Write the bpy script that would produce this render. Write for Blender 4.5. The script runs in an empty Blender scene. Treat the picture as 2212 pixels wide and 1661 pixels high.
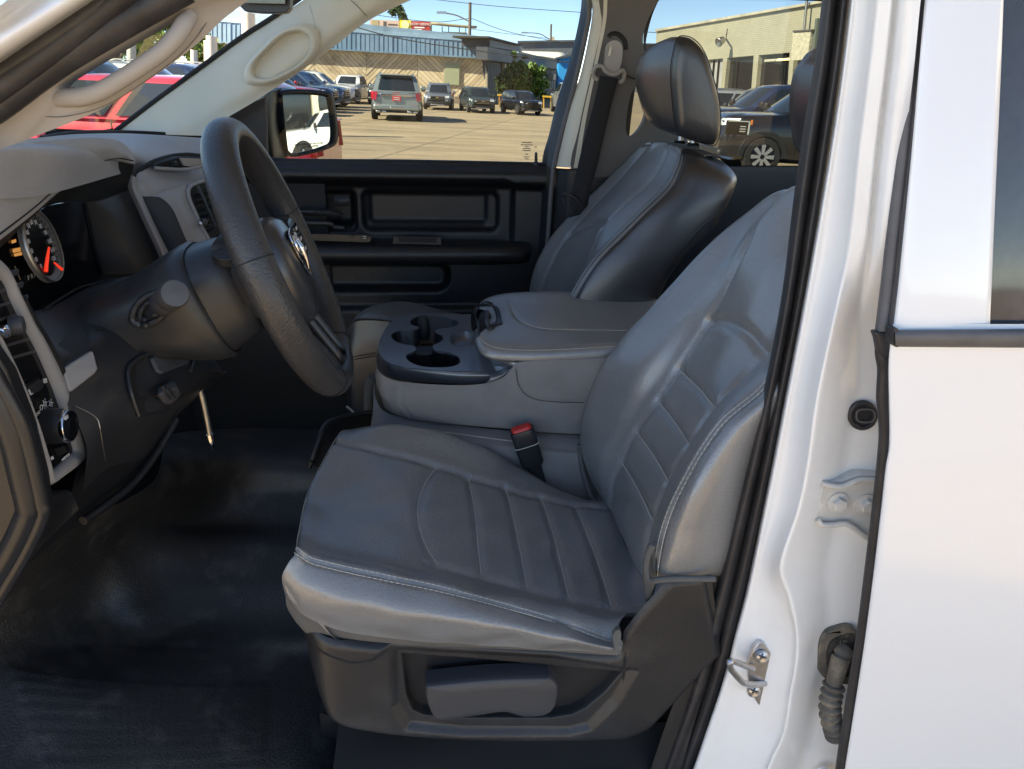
import bpy, bmesh, math, random
import numpy as np
from mathutils import Vector, Matrix
from mathutils.geometry import tessellate_polygon

random.seed(7)
rng = np.random.default_rng(7)
SC = bpy.context.scene
COL = SC.collection

# ------------------------------------------------------------------ camera
CAM = np.array([0.0, 0.0, 1.75])
FD, CU, CV = 1597.0, 1106.0, 830.5          # focal length and centre on a 2212 px wide picture
PITCH = math.radians(22.38)
ROLL = 0.025
YAW = math.radians(6.0)                     # heading of the pickup against the view
_f = np.array([0, math.cos(PITCH), -math.sin(PITCH)])
_u0 = np.array([0, math.sin(PITCH), math.cos(PITCH)])
_r0 = np.array([1.0, 0, 0])
_r = math.cos(ROLL) * _r0 + math.sin(ROLL) * _u0
_u = -math.sin(ROLL) * _r0 + math.cos(ROLL) * _u0
cd = bpy.data.cameras.new('camera')
cam = bpy.data.objects.new('camera', cd)
COL.objects.link(cam)
cam.matrix_world = Matrix(((_r[0], _u[0], -_f[0], CAM[0]), (_r[1], _u[1], -_f[1], CAM[1]),
                           (_r[2], _u[2], -_f[2], CAM[2]), (0, 0, 0, 1)))
cd.sensor_fit = 'HORIZONTAL'
cd.sensor_width = 36.0
cd.lens = 36.0 * FD / 2212.0
cd.clip_start = 0.02
cd.clip_end = 2000
SC.camera = cam

# ------------------------------------------------------------------ daylight
SUN_DIR = Vector((1.0, 0.42, -0.86)).normalized()      # the way the light travels
w = bpy.data.worlds.new('World')
SC.world = w
w.use_nodes = True
nt = w.node_tree
nt.nodes.clear()
wo = nt.nodes.new('ShaderNodeOutputWorld')
bg = nt.nodes.new('ShaderNodeBackground')
sky = nt.nodes.new('ShaderNodeTexSky')
sky.sky_type = 'NISHITA'
sky.sun_disc = False
sky.sun_elevation = math.asin(-SUN_DIR.z)
sky.sun_rotation = math.atan2(-SUN_DIR.x, -SUN_DIR.y)
sky.air_density = 1.0
sky.altitude = 6000
sky.dust_density = 0.2
sky.ozone_density = 2.6
bg.inputs['Strength'].default_value = 0.10
nt.links.new(sky.outputs[0], bg.inputs[0])
nt.links.new(bg.outputs[0], wo.inputs[0])
sl = bpy.data.lights.new('sun', 'SUN')
sl.energy = 4.2
sl.angle = math.radians(0.55)
sl.color = (1.0, 0.92, 0.80)
so = bpy.data.objects.new('sun', sl)
COL.objects.link(so)
so.rotation_euler = SUN_DIR.to_track_quat('-Z', 'Y').to_euler()
so.location = (-20, -8, 20)
SC.view_settings.view_transform = 'Standard'
SC.view_settings.look = 'None'
SC.view_settings.exposure = 2.48
SC.view_settings.use_white_balance = True
SC.view_settings.white_balance_temperature = 8700
SC.view_settings.white_balance_tint = 8
SC.view_settings.gamma = 1.0
SC.view_settings.use_curve_mapping = False
SC.cycles.max_bounces = 8
SC.cycles.diffuse_bounces = 4
SC.cycles.glossy_bounces = 4
SC.cycles.transparent_max_bounces = 16
SC.cycles.transmission_bounces = 4

# ------------------------------------------------------------------ pixel to place
_lat = np.array([-math.sin(YAW), math.cos(YAW), 0.0])      # across the pickup, towards its passenger side
_aft = np.array([math.cos(YAW), math.sin(YAW), 0.0])       # towards the tail of the pickup
_zz = np.array([0, 0, 1.0])


def ray(u, v):
    return _f * FD + _r * (u - CU) - _u * (v - CV)


def on(u, v, n, d):
    r = ray(u, v)
    return CAM + r * ((d - CAM @ n) / (r @ n))


def P(u, v, q):
    return on(u, v, _lat, q)                # on the lengthwise plane q metres across


def PW(u, v, Y):
    return on(u, v, np.array([0, 1.0, 0]), Y)


def PA(u, v, a):
    return on(u, v, _aft, a)                # on the crosswise plane a metres aft


def T(a, q, z):
    return _aft * a + _lat * q + _zz * z    # truck coordinates: aft, across, up


def Tinv(p):
    return float(p @ _aft), float(p @ _lat), float(p[2])


def pt(e):
    return e if isinstance(e, np.ndarray) else P(*e)


# ------------------------------------------------------------------ objects
def tag(o, label=None, cat=None, group=None, kind=None):
    if label: o['label'] = label
    if cat: o['category'] = cat
    if group: o['group'] = group
    if kind: o['kind'] = kind
    return o


def thing(name, label, cat, loc=(0, 0, 0), rot=(0, 0, 0), group=None):
    o = bpy.data.objects.new(name, None)
    COL.objects.link(o)
    o.location = Vector([float(c) for c in loc])
    o.rotation_euler = rot
    o.empty_display_size = 0.1
    return tag(o, label, cat, group)


def wmat(o):
    m = Matrix.LocRotScale(o.location, o.rotation_euler, o.scale)
    if o.parent is not None:
        m = wmat(o.parent) @ o.matrix_parent_inverse @ m
    return m


def link(name, me, parent=None, local=False, label=None):
    o = bpy.data.objects.new(name, me)
    COL.objects.link(o)
    if parent is not None:
        o.parent = parent
        if not local:
            o.matrix_parent_inverse = wmat(parent).inverted()
    if label: o['label'] = label
    return o


def mesh(name, vs, fs, m, parent=None, smooth=True, angle=None, local=False, label=None, mats=None, fm=None):
    me = bpy.data.meshes.new(name)
    me.from_pydata([tuple(float(c) for c in v) for v in vs], [], [tuple(int(i) for i in f) for f in fs])
    me.validate()
    for mm in (mats or [m]):
        me.materials.append(mm)
    if fm is not None:
        for p, k in zip(me.polygons, fm): p.material_index = k
    if smooth:
        me.shade_smooth()
        if angle is not None: me.set_sharp_from_angle(angle=math.radians(angle))
    return link(name, me, parent, local, label)


def fix(o):
    bm = bmesh.new()
    bm.from_mesh(o.data)
    bmesh.ops.remove_doubles(bm, verts=bm.verts, dist=1e-5)
    bmesh.ops.recalc_face_normals(bm, faces=bm.faces)
    bm.to_mesh(o.data)
    bm.free()
    return o


def bev(o, width, seg=2, angle=35):
    b = o.modifiers.new('bevel', 'BEVEL')
    b.width = width
    b.segments = seg
    b.limit_method = 'ANGLE'
    b.angle_limit = math.radians(angle)
    b.harden_normals = False
    return o


def solid(o, th, off=-1):
    s = o.modifiers.new('solid', 'SOLIDIFY')
    s.thickness = th
    s.offset = off
    return o


def cr(pts, t):
    """Catmull-Rom through pts (n, d) at parameters t in 0..n-1"""
    pts = np.asarray(pts, float)
    n = len(pts)
    t = np.clip(np.asarray(t, float), 0, n - 1 - 1e-9)
    if n == 2:
        return pts[0] + (pts[1] - pts[0]) * t[:, None]
    i = np.floor(t).astype(int)
    f = (t - i)[:, None]
    e = np.vstack([2 * pts[0] - pts[1], pts, 2 * pts[-1] - pts[-2]])
    p0, p1, p2, p3 = e[i], e[i + 1], e[i + 2], e[i + 3]
    return 0.5 * ((2 * p1) + (-p0 + p2) * f + (2 * p0 - 5 * p1 + 4 * p2 - p3) * f ** 2 + (-p0 + 3 * p1 - 3 * p2 + p3) * f ** 3)


def curve(pts, n):
    pts = [pt(p) for p in pts]
    return cr(pts, np.linspace(0, len(pts) - 1, n))


def closed(pts, n):
    pts = np.array([pt(p) for p in pts], float)
    e = np.vstack([pts[-2:], pts, pts[:3]])
    return cr(e, np.linspace(2, 2 + len(pts), n, endpoint=False))


class Net:
    """a smooth sheet through a net of control points (stations x across)"""

    def __init__(self, rows):
        self.c = np.array([[pt(e) for e in r] for r in rows], float)
        self.S, self.K = self.c.shape[:2]

    def ev(self, s, k):
        s = np.asarray(s, float).ravel()
        k = np.asarray(k, float).ravel()
        a = [cr(self.c[:, j], s) for j in range(self.K)]
        a = np.stack(a, 1)
        n = self.K
        k = np.clip(k, 0, n - 1 - 1e-9)
        i = np.floor(k).astype(int)
        f = (k - i)[:, None]
        e = np.concatenate([2 * a[:, :1] - a[:, 1:2], a, 2 * a[:, -1:] - a[:, -2:-1]], 1)
        r = np.arange(len(k))
        p0, p1, p2, p3 = e[r, i], e[r, i + 1], e[r, i + 2], e[r, i + 3]
        return 0.5 * ((2 * p1) + (-p0 + p2) * f + (2 * p0 - 5 * p1 + 4 * p2 - p3) * f ** 2 + (-p0 + 3 * p1 - 3 * p2 + p3) * f ** 3)

    def line(self, sk, n):
        c = cr(np.array(sk, float), np.linspace(0, len(sk) - 1, n))
        return self.ev(c[:, 0], c[:, 1])

    def grid(self, n, m):
        s, k = np.meshgrid(np.linspace(0, self.S - 1, n), np.linspace(0, self.K - 1, m), indexing='ij')
        return self.ev(s, k).reshape(n, m, 3)


def gnorm(g):
    a = np.gradient(g, axis=0)
    b = np.gradient(g, axis=1)
    c = np.cross(a, b)
    return c / (np.linalg.norm(c, axis=2, keepdims=True) + 1e-12)


def groove(g, lines, depth, width, towards=CAM, pucker=0.0):
    """press seams into a sheet; pucker pulls small folds across them"""
    nrm = gnorm(g)
    s = np.sign(((towards - g) * nrm).sum(2))
    if s.mean() < 0: nrm = -nrm
    flat = g.reshape(-1, 3)
    d = np.full(len(flat), 9.0)
    ph = np.zeros(len(flat))
    for L in lines:
        arc = np.concatenate([[0], np.cumsum(np.linalg.norm(np.diff(L, axis=0), axis=1))])
        lo, hi = L.min(0) - .05, L.max(0) + .05
        sel = np.where(((flat > lo) & (flat < hi)).all(1))[0]
        for i in range(0, len(sel), 15000):
            ix = sel[i:i + 15000]
            d2 = ((flat[ix][:, None, :] - L[None]) ** 2).sum(2)
            k = d2.argmin(1)
            dd = np.sqrt(d2[np.arange(len(ix)), k])
            m = dd < d[ix]
            d[ix[m]] = dd[m]
            ph[ix[m]] = arc[k[m]]
    h = -depth * np.exp(-(d / width) ** 2)
    if pucker:
        wob = np.sin(ph * 470 + 1.7 * np.sin(ph * 90)) * (.6 + .4 * np.sin(ph * 57))
        h = h + pucker * wob * np.exp(-(d / .011) ** 2)
    return g + nrm * h.reshape(g.shape[0], g.shape[1], 1)


def gfaces(n, m, wrap=False):
    f = []
    for i in range(n - 1):
        for j in range(m - 1 if not wrap else m):
            j2 = (j + 1) % m
            f.append((i * m + j, i * m + j2, (i + 1) * m + j2, (i + 1) * m + j))
    return f


def gmesh(name, g, m, parent=None, wrap=False, **kw):
    n, k = g.shape[:2]
    return fix(mesh(name, g.reshape(-1, 3), gfaces(n, k, wrap), m, parent, **kw))


def patch(name, rows, m, parent=None, n=24, k=24, th=0.0, off=-1, **kw):
    g = Net(rows).grid(n, k)
    f = gfaces(n, k)
    o = mesh(name, g.reshape(-1, 3), f, m, parent, **kw)
    # face the camera
    nr = gnorm(g)
    s = ((CAM - g) * nr).sum(2).mean()
    pn = o.data.polygons[len(f) // 2].normal
    c = o.data.polygons[len(f) // 2].center
    if Vector(CAM.tolist()).__sub__(c).dot(pn) < 0: o.data.flip_normals()
    if th: solid(o, th, off)
    return o


def tube(name, pts, r, m, parent=None, n=None, sides=10, cap=True, smooth_path=True, r2=None, up=None, local=False, label=None, closed_path=False):
    pts = [pt(p) for p in pts]
    if closed_path:
        path = closed(pts, n or len(pts) * 8)
    elif smooth_path and len(pts) > 2:
        path = cr(pts, np.linspace(0, len(pts) - 1, n or len(pts) * 6))
    else:
        path = np.array(pts, float)
    N = len(path)
    rr = np.interp(np.linspace(0, 1, N), np.linspace(0, 1, len(r)), r) if hasattr(r, '__len__') else np.full(N, r)
    r2_ = rr if r2 is None else (np.interp(np.linspace(0, 1, N), np.linspace(0, 1, len(r2)), r2) if hasattr(r2, '__len__') else np.full(N, r2))
    if closed_path:
        tan = np.roll(path, -1, 0) - np.roll(path, 1, 0)
    else:
        tan = np.gradient(path, axis=0)
    tan /= np.linalg.norm(tan, axis=1, keepdims=True) + 1e-12
    ref = np.array(up if up is not None else (0.31, 0.2, 0.93), float)
    a = np.cross(tan, ref)
    a /= np.linalg.norm(a, axis=1, keepdims=True) + 1e-12
    b = np.cross(a, tan)
    th = np.linspace(0, 2 * math.pi, sides, endpoint=False)
    g = path[:, None] + a[:, None] * (np.cos(th)[None, :, None] * rr[:, None, None]) + b[:, None] * (np.sin(th)[None, :, None] * r2_[:, None, None])
    vs = list(g.reshape(-1, 3))
    fs = gfaces(N, sides, True)
    if closed_path:
        for j in range(sides):
            j2 = (j + 1) % sides
            fs.append(((N - 1) * sides + j, (N - 1) * sides + j2, j2, j))
    elif cap:
        fs.append(tuple(range(sides)))
        fs.append(tuple((N - 1) * sides + j for j in range(sides - 1, -1, -1)))
    return fix(mesh(name, vs, fs, m, parent, angle=50, local=local, label=label))


def loft(name, loops, m, parent=None, cap=True, angle=40, local=False, label=None, smooth=True):
    k = len(loops[0])
    vs = [p for L in loops for p in L]
    fs = gfaces(len(loops), k, True)
    if cap:
        fs.append(tuple(range(k)))
        fs.append(tuple((len(loops) - 1) * k + j for j in range(k - 1, -1, -1)))
    return fix(mesh(name, vs, fs, m, parent, angle=angle, local=local, label=label, smooth=smooth))


def plate(name, loops, m, parent=None, th=0.01, back=None, bevel=0.0, seg=2, label=None, local=False, smooth=True):
    """a flat board: outer loop and holes of 3-D points, pushed back by th along 'back'"""
    L = [[Vector(pt(p).tolist()) for p in lp] for lp in loops]
    flat = [p for lp in L for p in lp]
    tris = tessellate_polygon(L)
    n = len(flat)
    if back is None:
        a, b, c = L[0][0], L[0][len(L[0]) // 3], L[0][2 * len(L[0]) // 3]
        nr = (b - a).cross(c - a).normalized()
        if not local and nr.dot(Vector(CAM.tolist()) - a) > 0: nr = -nr
        back = nr
    bk = Vector(tuple(float(c) for c in back)) * th
    vs = [tuple(p) for p in flat] + [tuple(p + bk) for p in flat]
    fs = [tuple(t) for t in tris] + [tuple(i + n for i in reversed(t)) for t in tris]
    o = 0
    for lp in L:
        k = len(lp)
        for i in range(k):
            j = (i + 1) % k
            fs.append((o + i, o + j, o + j + n, o + i + n))
        o += k
    ob = fix(mesh(name, vs, fs, m, parent, smooth=smooth, angle=32, label=label, local=local))
    if bevel: bev(ob, bevel, seg)
    return ob


def box(name, c, s, m, parent=None, bevel=0.0, rot=None, local=False, label=None, seg=2):
    c = np.array(c, float)
    h = np.array(s, float) / 2
    vs = [np.array([x, y, z]) * h for x in (-1, 1) for y in (-1, 1) for z in (-1, 1)]
    if rot is not None:
        R = np.array(rot)
        vs = [R @ v for v in vs]
    vs = [v + c for v in vs]
    fs = [(0, 1, 3, 2), (4, 6, 7, 5), (0, 4, 5, 1), (2, 3, 7, 6), (0, 2, 6, 4), (1, 5, 7, 3)]
    o = mesh(name, vs, fs, m, parent, smooth=bool(bevel), angle=30, local=local, label=label)
    if bevel: bev(o, bevel, seg)
    return o


TR = np.stack([_aft, _lat, _zz], 1)          # truck axes as a rotation


def tbox(name, a, q, z, m, parent=None, bevel=0.0, label=None):
    """box in truck coordinates given as ranges"""
    c = T((a[0] + a[1]) / 2, (q[0] + q[1]) / 2, (z[0] + z[1]) / 2)
    return box(name, c, (a[1] - a[0], q[1] - q[0], z[1] - z[0]), m, parent, bevel, TR, label=label)


def lathe(name, prof, m, parent, origin, axis, sides=24, local=False, angle=40, label=None, cap=True):
    """profile of (radius, height along axis)"""
    ax = np.array(axis, float)
    ax /= np.linalg.norm(ax)
    a = np.cross(ax, [0.3, 0.1, 0.9] if abs(ax[2]) < 0.9 else [1, 0, 0])
    a /= np.linalg.norm(a)
    b = np.cross(ax, a)
    th = np.linspace(0, 2 * math.pi, sides, endpoint=False)
    loops = [[np.array(origin) + ax * h + (a * math.cos(t) + b * math.sin(t)) * r for t in th] for r, h in prof]
    return loft(name, loops, m, parent, cap=cap, angle=angle, local=local, label=label)


def text(name, body, size, m, parent, origin, right, up, th=0.0006, align='CENTER', local=False, sx=1.0):
    c = bpy.data.curves.new(name, 'FONT')
    c.body = body
    c.size = size
    c.align_x = align
    c.align_y = 'CENTER'
    c.extrude = th
    c.resolution_u = 2
    tmp = bpy.data.objects.new('tmp', c)
    COL.objects.link(tmp)
    dg = bpy.context.evaluated_depsgraph_get()
    me = bpy.data.meshes.new_from_object(tmp.evaluated_get(dg))
    bpy.data.objects.remove(tmp)
    bpy.data.curves.remove(c)
    me.name = name
    x = np.array(right, float); x /= np.linalg.norm(x)
    y = np.array(up, float); y -= x * (x @ y); y /= np.linalg.norm(y)
    z = np.cross(x, y)
    M = Matrix(((x[0] * sx, y[0], z[0], origin[0]), (x[1] * sx, y[1], z[1], origin[1]), (x[2] * sx, y[2], z[2], origin[2]), (0, 0, 0, 1)))
    me.transform(M)
    me.materials.clear()
    me.materials.append(m)
    return link(name, me, parent, local)


# ------------------------------------------------------------------ materials
def mat(name, col, rough=0.5, metal=0.0, grain=None, var=None, coat=0.0, spec=0.5, emit=None, crough=0.04, cior=1.5, dust=None, rvar=0.0):
    """grain = (scale per metre, strength, kind)   var = (scale, amount)   dust = (colour, scale, amount)"""
    m = bpy.data.materials.new(name)
    m.use_nodes = True
    nt = m.node_tree
    N, Lk = nt.nodes, nt.links
    b = N['Principled BSDF']
    b.inputs['Base Color'].default_value = (*col, 1)
    b.inputs['Roughness'].default_value = rough
    b.inputs['Metallic'].default_value = metal
    b.inputs['Specular IOR Level'].default_value = spec
    if coat:
        b.inputs['Coat Weight'].default_value = coat
        b.inputs['Coat Roughness'].default_value = crough
        b.inputs['Coat IOR'].default_value = cior
    if emit:
        b.inputs['Emission Color'].default_value = (*emit[0], 1)
        b.inputs['Emission Strength'].default_value = emit[1]
    tc = N.new('ShaderNodeTexCoord')
    colsock = None
    if var:
        nz = N.new('ShaderNodeTexNoise')
        nz.inputs['Scale'].default_value = var[0]
        nz.inputs['Detail'].default_value = 5
        nz.inputs['Roughness'].default_value = 0.6
        Lk.new(tc.outputs['Object'], nz.inputs['Vector'])
        mx = N.new('ShaderNodeMix')
        mx.data_type = 'RGBA'
        mx.inputs[6].default_value = (*[c * (1 - var[1]) for c in col], 1)
        mx.inputs[7].default_value = (*[min(1, c * (1 + var[1])) for c in col], 1)
        mr = N.new('ShaderNodeMapRange')
        mr.inputs[1].default_value = 0.3
        mr.inputs[2].default_value = 0.7
        Lk.new(nz.outputs['Fac'], mr.inputs[0])
        Lk.new(mr.outputs[0], mx.inputs[0])
        colsock = mx.outputs[2]
        if rvar:
            m2 = N.new('ShaderNodeMapRange')
            m2.inputs[1].default_value = 0.3
            m2.inputs[2].default_value = 0.7
            m2.inputs[3].default_value = rough - rvar
            m2.inputs[4].default_value = rough + rvar
            Lk.new(nz.outputs['Fac'], m2.inputs[0])
            Lk.new(m2.outputs[0], b.inputs['Roughness'])
    if dust:
        nz2 = N.new('ShaderNodeTexNoise')
        nz2.inputs['Scale'].default_value = dust[1]
        nz2.inputs['Detail'].default_value = 8
        nz2.inputs['Roughness'].default_value = 0.68
        Lk.new(tc.outputs['Object'], nz2.inputs['Vector'])
        r = N.new('ShaderNodeMapRange')
        r.inputs[1].default_value = 0.52
        r.inputs[2].default_value = 0.72
        r.inputs[4].default_value = dust[2]
        Lk.new(nz2.outputs['Fac'], r.inputs[0])
        mx2 = N.new('ShaderNodeMix')
        mx2.data_type = 'RGBA'
        mx2.inputs[6].default_value = (*col, 1)
        if colsock: Lk.new(colsock, mx2.inputs[6])
        mx2.inputs[7].default_value = (*dust[0], 1)
        Lk.new(r.outputs[0], mx2.inputs[0])
        colsock = mx2.outputs[2]
    if colsock: Lk.new(colsock, b.inputs['Base Color'])
    if grain:
        kind = grain[2] if len(grain) > 2 else 'leather'
        if kind == 'leather':
            t = N.new('ShaderNodeTexVoronoi')
            t.feature = 'SMOOTH_F1'
            t.inputs['Scale'].default_value = grain[0]
            src = t.outputs['Distance']
            # warp the cells a little so that they do not look stamped
            wn = N.new('ShaderNodeTexNoise')
            wn.inputs['Scale'].default_value = grain[0] * 0.35
            va = N.new('ShaderNodeMixRGB')
            va.blend_type = 'LINEAR_LIGHT'
            va.inputs[0].default_value = 2.0 / grain[0]
            Lk.new(tc.outputs['Object'], wn.inputs['Vector'])
            Lk.new(tc.outputs['Object'], va.inputs[1])
            Lk.new(wn.outputs['Color'], va.inputs[2])
            Lk.new(va.outputs[0], t.inputs['Vector'])
        elif kind == 'weave':
            t = N.new('ShaderNodeTexWave')
            t.inputs['Scale'].default_value = grain[0]
            t.inputs['Distortion'].default_value = 1.5
            t.bands_direction = 'DIAGONAL'
            src = t.outputs['Fac']
            Lk.new(tc.outputs['Object'], t.inputs['Vector'])
        else:
            t = N.new('ShaderNodeTexNoise')
            t.inputs['Scale'].default_value = grain[0]
            t.inputs['Detail'].default_value = 6
            src = t.outputs['Fac']
            Lk.new(tc.outputs['Object'], t.inputs['Vector'])
        bp = N.new('ShaderNodeBump')
        bp.inputs['Strength'].default_value = grain[1]
        bp.inputs['Distance'].default_value = 0.6 / grain[0] if kind != 'noise' else 0.5 / grain[0]
        if kind == 'leather': bp.invert = True
        Lk.new(src, bp.inputs['Height'])
        Lk.new(bp.outputs['Normal'], b.inputs['Normal'])
    return m


def glass(name, tint=(1, 1, 1), refl=0.07, rough=0.0):
    """a thin pane: what lies behind shows through, with a faint mirror on top"""
    m = bpy.data.materials.new(name)
    m.use_nodes = True
    nt = m.node_tree
    nt.nodes.clear()
    o = nt.nodes.new('ShaderNodeOutputMaterial')
    mx = nt.nodes.new('ShaderNodeMixShader')
    tr = nt.nodes.new('ShaderNodeBsdfTransparent')
    gl = nt.nodes.new('ShaderNodeBsdfGlossy')
    lw = nt.nodes.new('ShaderNodeLayerWeight')
    mr = nt.nodes.new('ShaderNodeMapRange')
    tr.inputs[0].default_value = (*tint, 1)
    gl.inputs['Roughness'].default_value = rough
    lw.inputs[0].default_value = 0.35
    mr.inputs[3].default_value = refl * 0.4
    mr.inputs[4].default_value = min(1, refl * 5)
    nt.links.new(lw.outputs['Facing'], mr.inputs[0])
    nt.links.new(mr.outputs[0], mx.inputs[0])
    nt.links.new(tr.outputs[0], mx.inputs[1])
    nt.links.new(gl.outputs[0], mx.inputs[2])
    nt.links.new(mx.outputs[0], o.inputs[0])
    return m


LEATHER = mat('seat leather', (0.180, 0.178, 0.173), 0.45, grain=(380, 0.60), var=(9, 0.08), rvar=0.05, spec=.6, coat=.9, crough=.29, cior=1.75)
HEADSHADE = mat('black headrest vinyl and side shade', (0.022, 0.022, 0.024), 0.42, grain=(420, 0.4), var=(9, 0.1), spec=.6, coat=.7, crough=.30, cior=1.6)
HINGEM = mat('hinge paint', (0.56, 0.54, 0.50), 0.4, var=(40, .12), dust=((0.30, 0.23, 0.16), 40, 0.35))
LEATHER2 = mat('passenger seat leather', (0.150, 0.149, 0.146), 0.45, grain=(380, 0.6), var=(9, 0.10), spec=.6, coat=.7, crough=.33, cior=1.7)
SEATCLOTH = mat('seat fabric', (0.23, 0.215, 0.205), 0.85, grain=(700, 0.35, 'weave'), var=(14, 0.12), dust=((0.22, 0.19, 0.16), 7, 0.5), spec=0.2)
SEATCLOTH2 = mat('seat edge fabric', (0.115, 0.112, 0.105), 0.85, grain=(900, 0.3, 'weave'), var=(14, 0.12), spec=0.2)
THREAD = mat('thread', (0.50, 0.47, 0.41), 0.8)
PLASTIC = mat('black plastic', (0.011, 0.0115, 0.013), 0.40, grain=(500, 0.40), var=(6, 0.15))
PLASTIC2 = mat('dark grey plastic', (0.019, 0.0195, 0.021), 0.40, grain=(520, 0.35), var=(6, 0.15), dust=((0.10, 0.095, 0.09), 5, 0.35))
SMOOTHBLK = mat('smooth black plastic', (0.015, 0.0155, 0.018), 0.35)
GLOSSBLK = mat('gloss black plastic', (0.006, 0.006, 0.007), 0.12)
DARK = mat('dark void plastic', (0.008, 0.008, 0.009), 0.7)
DASHTOP = mat('dashboard vinyl', (0.40, 0.395, 0.40), 0.5, grain=(520, 0.4), var=(5, 0.08))
DASHMID = mat('dashboard satin plastic', (0.021, 0.0215, 0.024), 0.38, grain=(900, 0.12))
GREYTRIM = mat('grey dashboard trim', (0.30, 0.295, 0.30), 0.42, grain=(900, 0.12), var=(5, .06))
BEZEL = mat('grey bezel paint', (0.30, 0.29, 0.285), 0.45, grain=(1500, 0.08, 'noise'))
WHEELV = mat('steering wheel rubber', (0.036, 0.0355, 0.036), 0.36, grain=(420, 0.45), var=(12, 0.12))
BEIGE = mat('pale trim plastic', (0.62, 0.57, 0.46), 0.6, grain=(900, 0.12), var=(6, 0.04))
BEIGED = mat('taupe and shaded beige trim', (0.34, 0.31, 0.28), 0.6, grain=(900, 0.12), var=(6, 0.04))  # on the driver's pillar: the pale beige with its shade put into the colour
TRIMDK = mat('brown grey trim', (0.105, 0.098, 0.092), 0.65, grain=(900, 0.15), var=(6, 0.05))
WHITE = mat('white body paint', (0.80, 0.80, 0.80), 0.28, coat=0.8, var=(3, 0.015))
WHITEJ = mat('white jamb paint', (0.84, 0.83, 0.805), 0.34, coat=0.5, var=(4, 0.03), dust=((0.45, 0.38, 0.30), 9, 0.12))
RUBBER = mat('weather seal rubber', (0.030, 0.028, 0.029), 0.5, grain=(240, 0.15, 'noise'), var=(25, 0.3), dust=((0.10, 0.095, 0.09), 14, 0.35))
RUBBERL = mat('faded rubber', (0.11, 0.105, 0.105), 0.6, grain=(240, 0.12, 'noise'), var=(25, 0.15))
FLOORV = mat('black floor vinyl', (0.017, 0.0165, 0.016), 0.46, grain=(400, 0.55), var=(7, 0.3), dust=((0.12, 0.108, 0.095), 13, 0.45))
FLOORC = mat('dark carpet', (0.012, 0.0115, 0.011), 0.95, grain=(900, 0.8, 'noise'), dust=((0.02, 0.017, 0.012), 20, 0.4))
CHROME = mat('chrome', (0.75, 0.75, 0.76), 0.08, 1.0)
STEEL = mat('zinc steel', (0.55, 0.55, 0.56), 0.35, 1.0, var=(60, 0.15))
STEELD = mat('worn steel', (0.35, 0.33, 0.30), 0.4, 1.0, var=(60, 0.2))
REDP = mat('red plastic', (0.62, 0.025, 0.02), 0.4)
BELT = mat('belt webbing', (0.016, 0.0165, 0.019), 0.75, grain=(500, 0.5, 'weave'))
GLASS = glass('green window glass', (0.36, 0.42, 0.45), 0.035)
TINT = mat('tinted rear glass', (0.05, 0.053, 0.06), 0.05, var=(60, 0.12), dust=((0.14, 0.145, 0.16), 9, 0.3), spec=0.6)
ORANGE = mat('amber print', (0.45, 0.22, 0.08), 0.5, emit=((0.9, 0.45, 0.15), 0.10))
PRINT = mat('white print', (0.55, 0.55, 0.55), 0.5)
NEEDLE = mat('red needle', (0.75, 0.03, 0.015), 0.4, emit=((1.0, 0.06, 0.03), 0.12))
HANDLEG = mat('grey lever plastic', (0.042, 0.044, 0.049), 0.5, grain=(1500, 0.05, 'noise'))
TAN = mat('dusty boot rubber', (0.12, 0.105, 0.085), 0.8, grain=(200, 0.3, 'noise'), var=(30, 0.4), dust=((0.35, 0.27, 0.17), 30, 0.7))
MIRROR = mat('mirror silver', (0.86, 0.90, 0.88), 0.015, 1.0)
# ================================================================== the lot
TILT = 0.02
GN = np.array([TILT, 0, 1.0])


def gz(x, y):
    return -TILT * x


def PG(u, v):
    return on(u, v, GN, 0.0)


def concrete():
    m = bpy.data.materials.new('worn concrete')
    m.use_nodes = True
    nt = m.node_tree
    N, Lk = nt.nodes, nt.links
    b = N['Principled BSDF']
    b.inputs['Roughness'].default_value = 0.85
    tc = N.new('ShaderNodeTexCoord')

    def noise(scale, sx, sy, det=6):
        mp = N.new('ShaderNodeMapping')
        mp.inputs['Scale'].default_value = (sx, sy, 1)
        n = N.new('ShaderNodeTexNoise')
        n.inputs['Scale'].default_value = scale
        n.inputs['Detail'].default_value = det
        n.inputs['Roughness'].default_value = 0.65
        Lk.new(tc.outputs['Object'], mp.inputs[0])
        Lk.new(mp.outputs[0], n.inputs['Vector'])
        return n.outputs['Fac']

    def ramp(src, stops):
        r = N.new('ShaderNodeValToRGB')
        while len(r.color_ramp.elements) < len(stops): r.color_ramp.elements.new(0.5)
        for e, (p, c) in zip(r.color_ramp.elements, stops):
            e.position = p
            e.color = (*c, 1)
        Lk.new(src, r.inputs[0])
        return r.outputs[0]

    base = ramp(noise(0.35, 0.5, 1.6), [(0.3, (0.26, 0.20, 0.13)), (0.5, (0.325, 0.25, 0.165)), (0.7, (0.385, 0.305, 0.205))])
    stain = ramp(noise(0.8, 0.35, 1.8), [(0.45, (1, 1, 1)), (0.66, (0.62, 0.60, 0.58))])
    fine = ramp(noise(9, 1, 1), [(0.3, (0.86, 0.86, 0.86)), (0.7, (1.08, 1.08, 1.08))])
    cur = base
    for s in (stain, fine):
        mx = N.new('ShaderNodeMix')
        mx.data_type = 'RGBA'
        mx.blend_type = 'MULTIPLY'
        mx.inputs[0].default_value = 1
        Lk.new(cur, mx.inputs[6])
        Lk.new(s, mx.inputs[7])
        cur = mx.outputs[2]
    Lk.new(cur, b.inputs['Base Color'])
    return m


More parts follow.
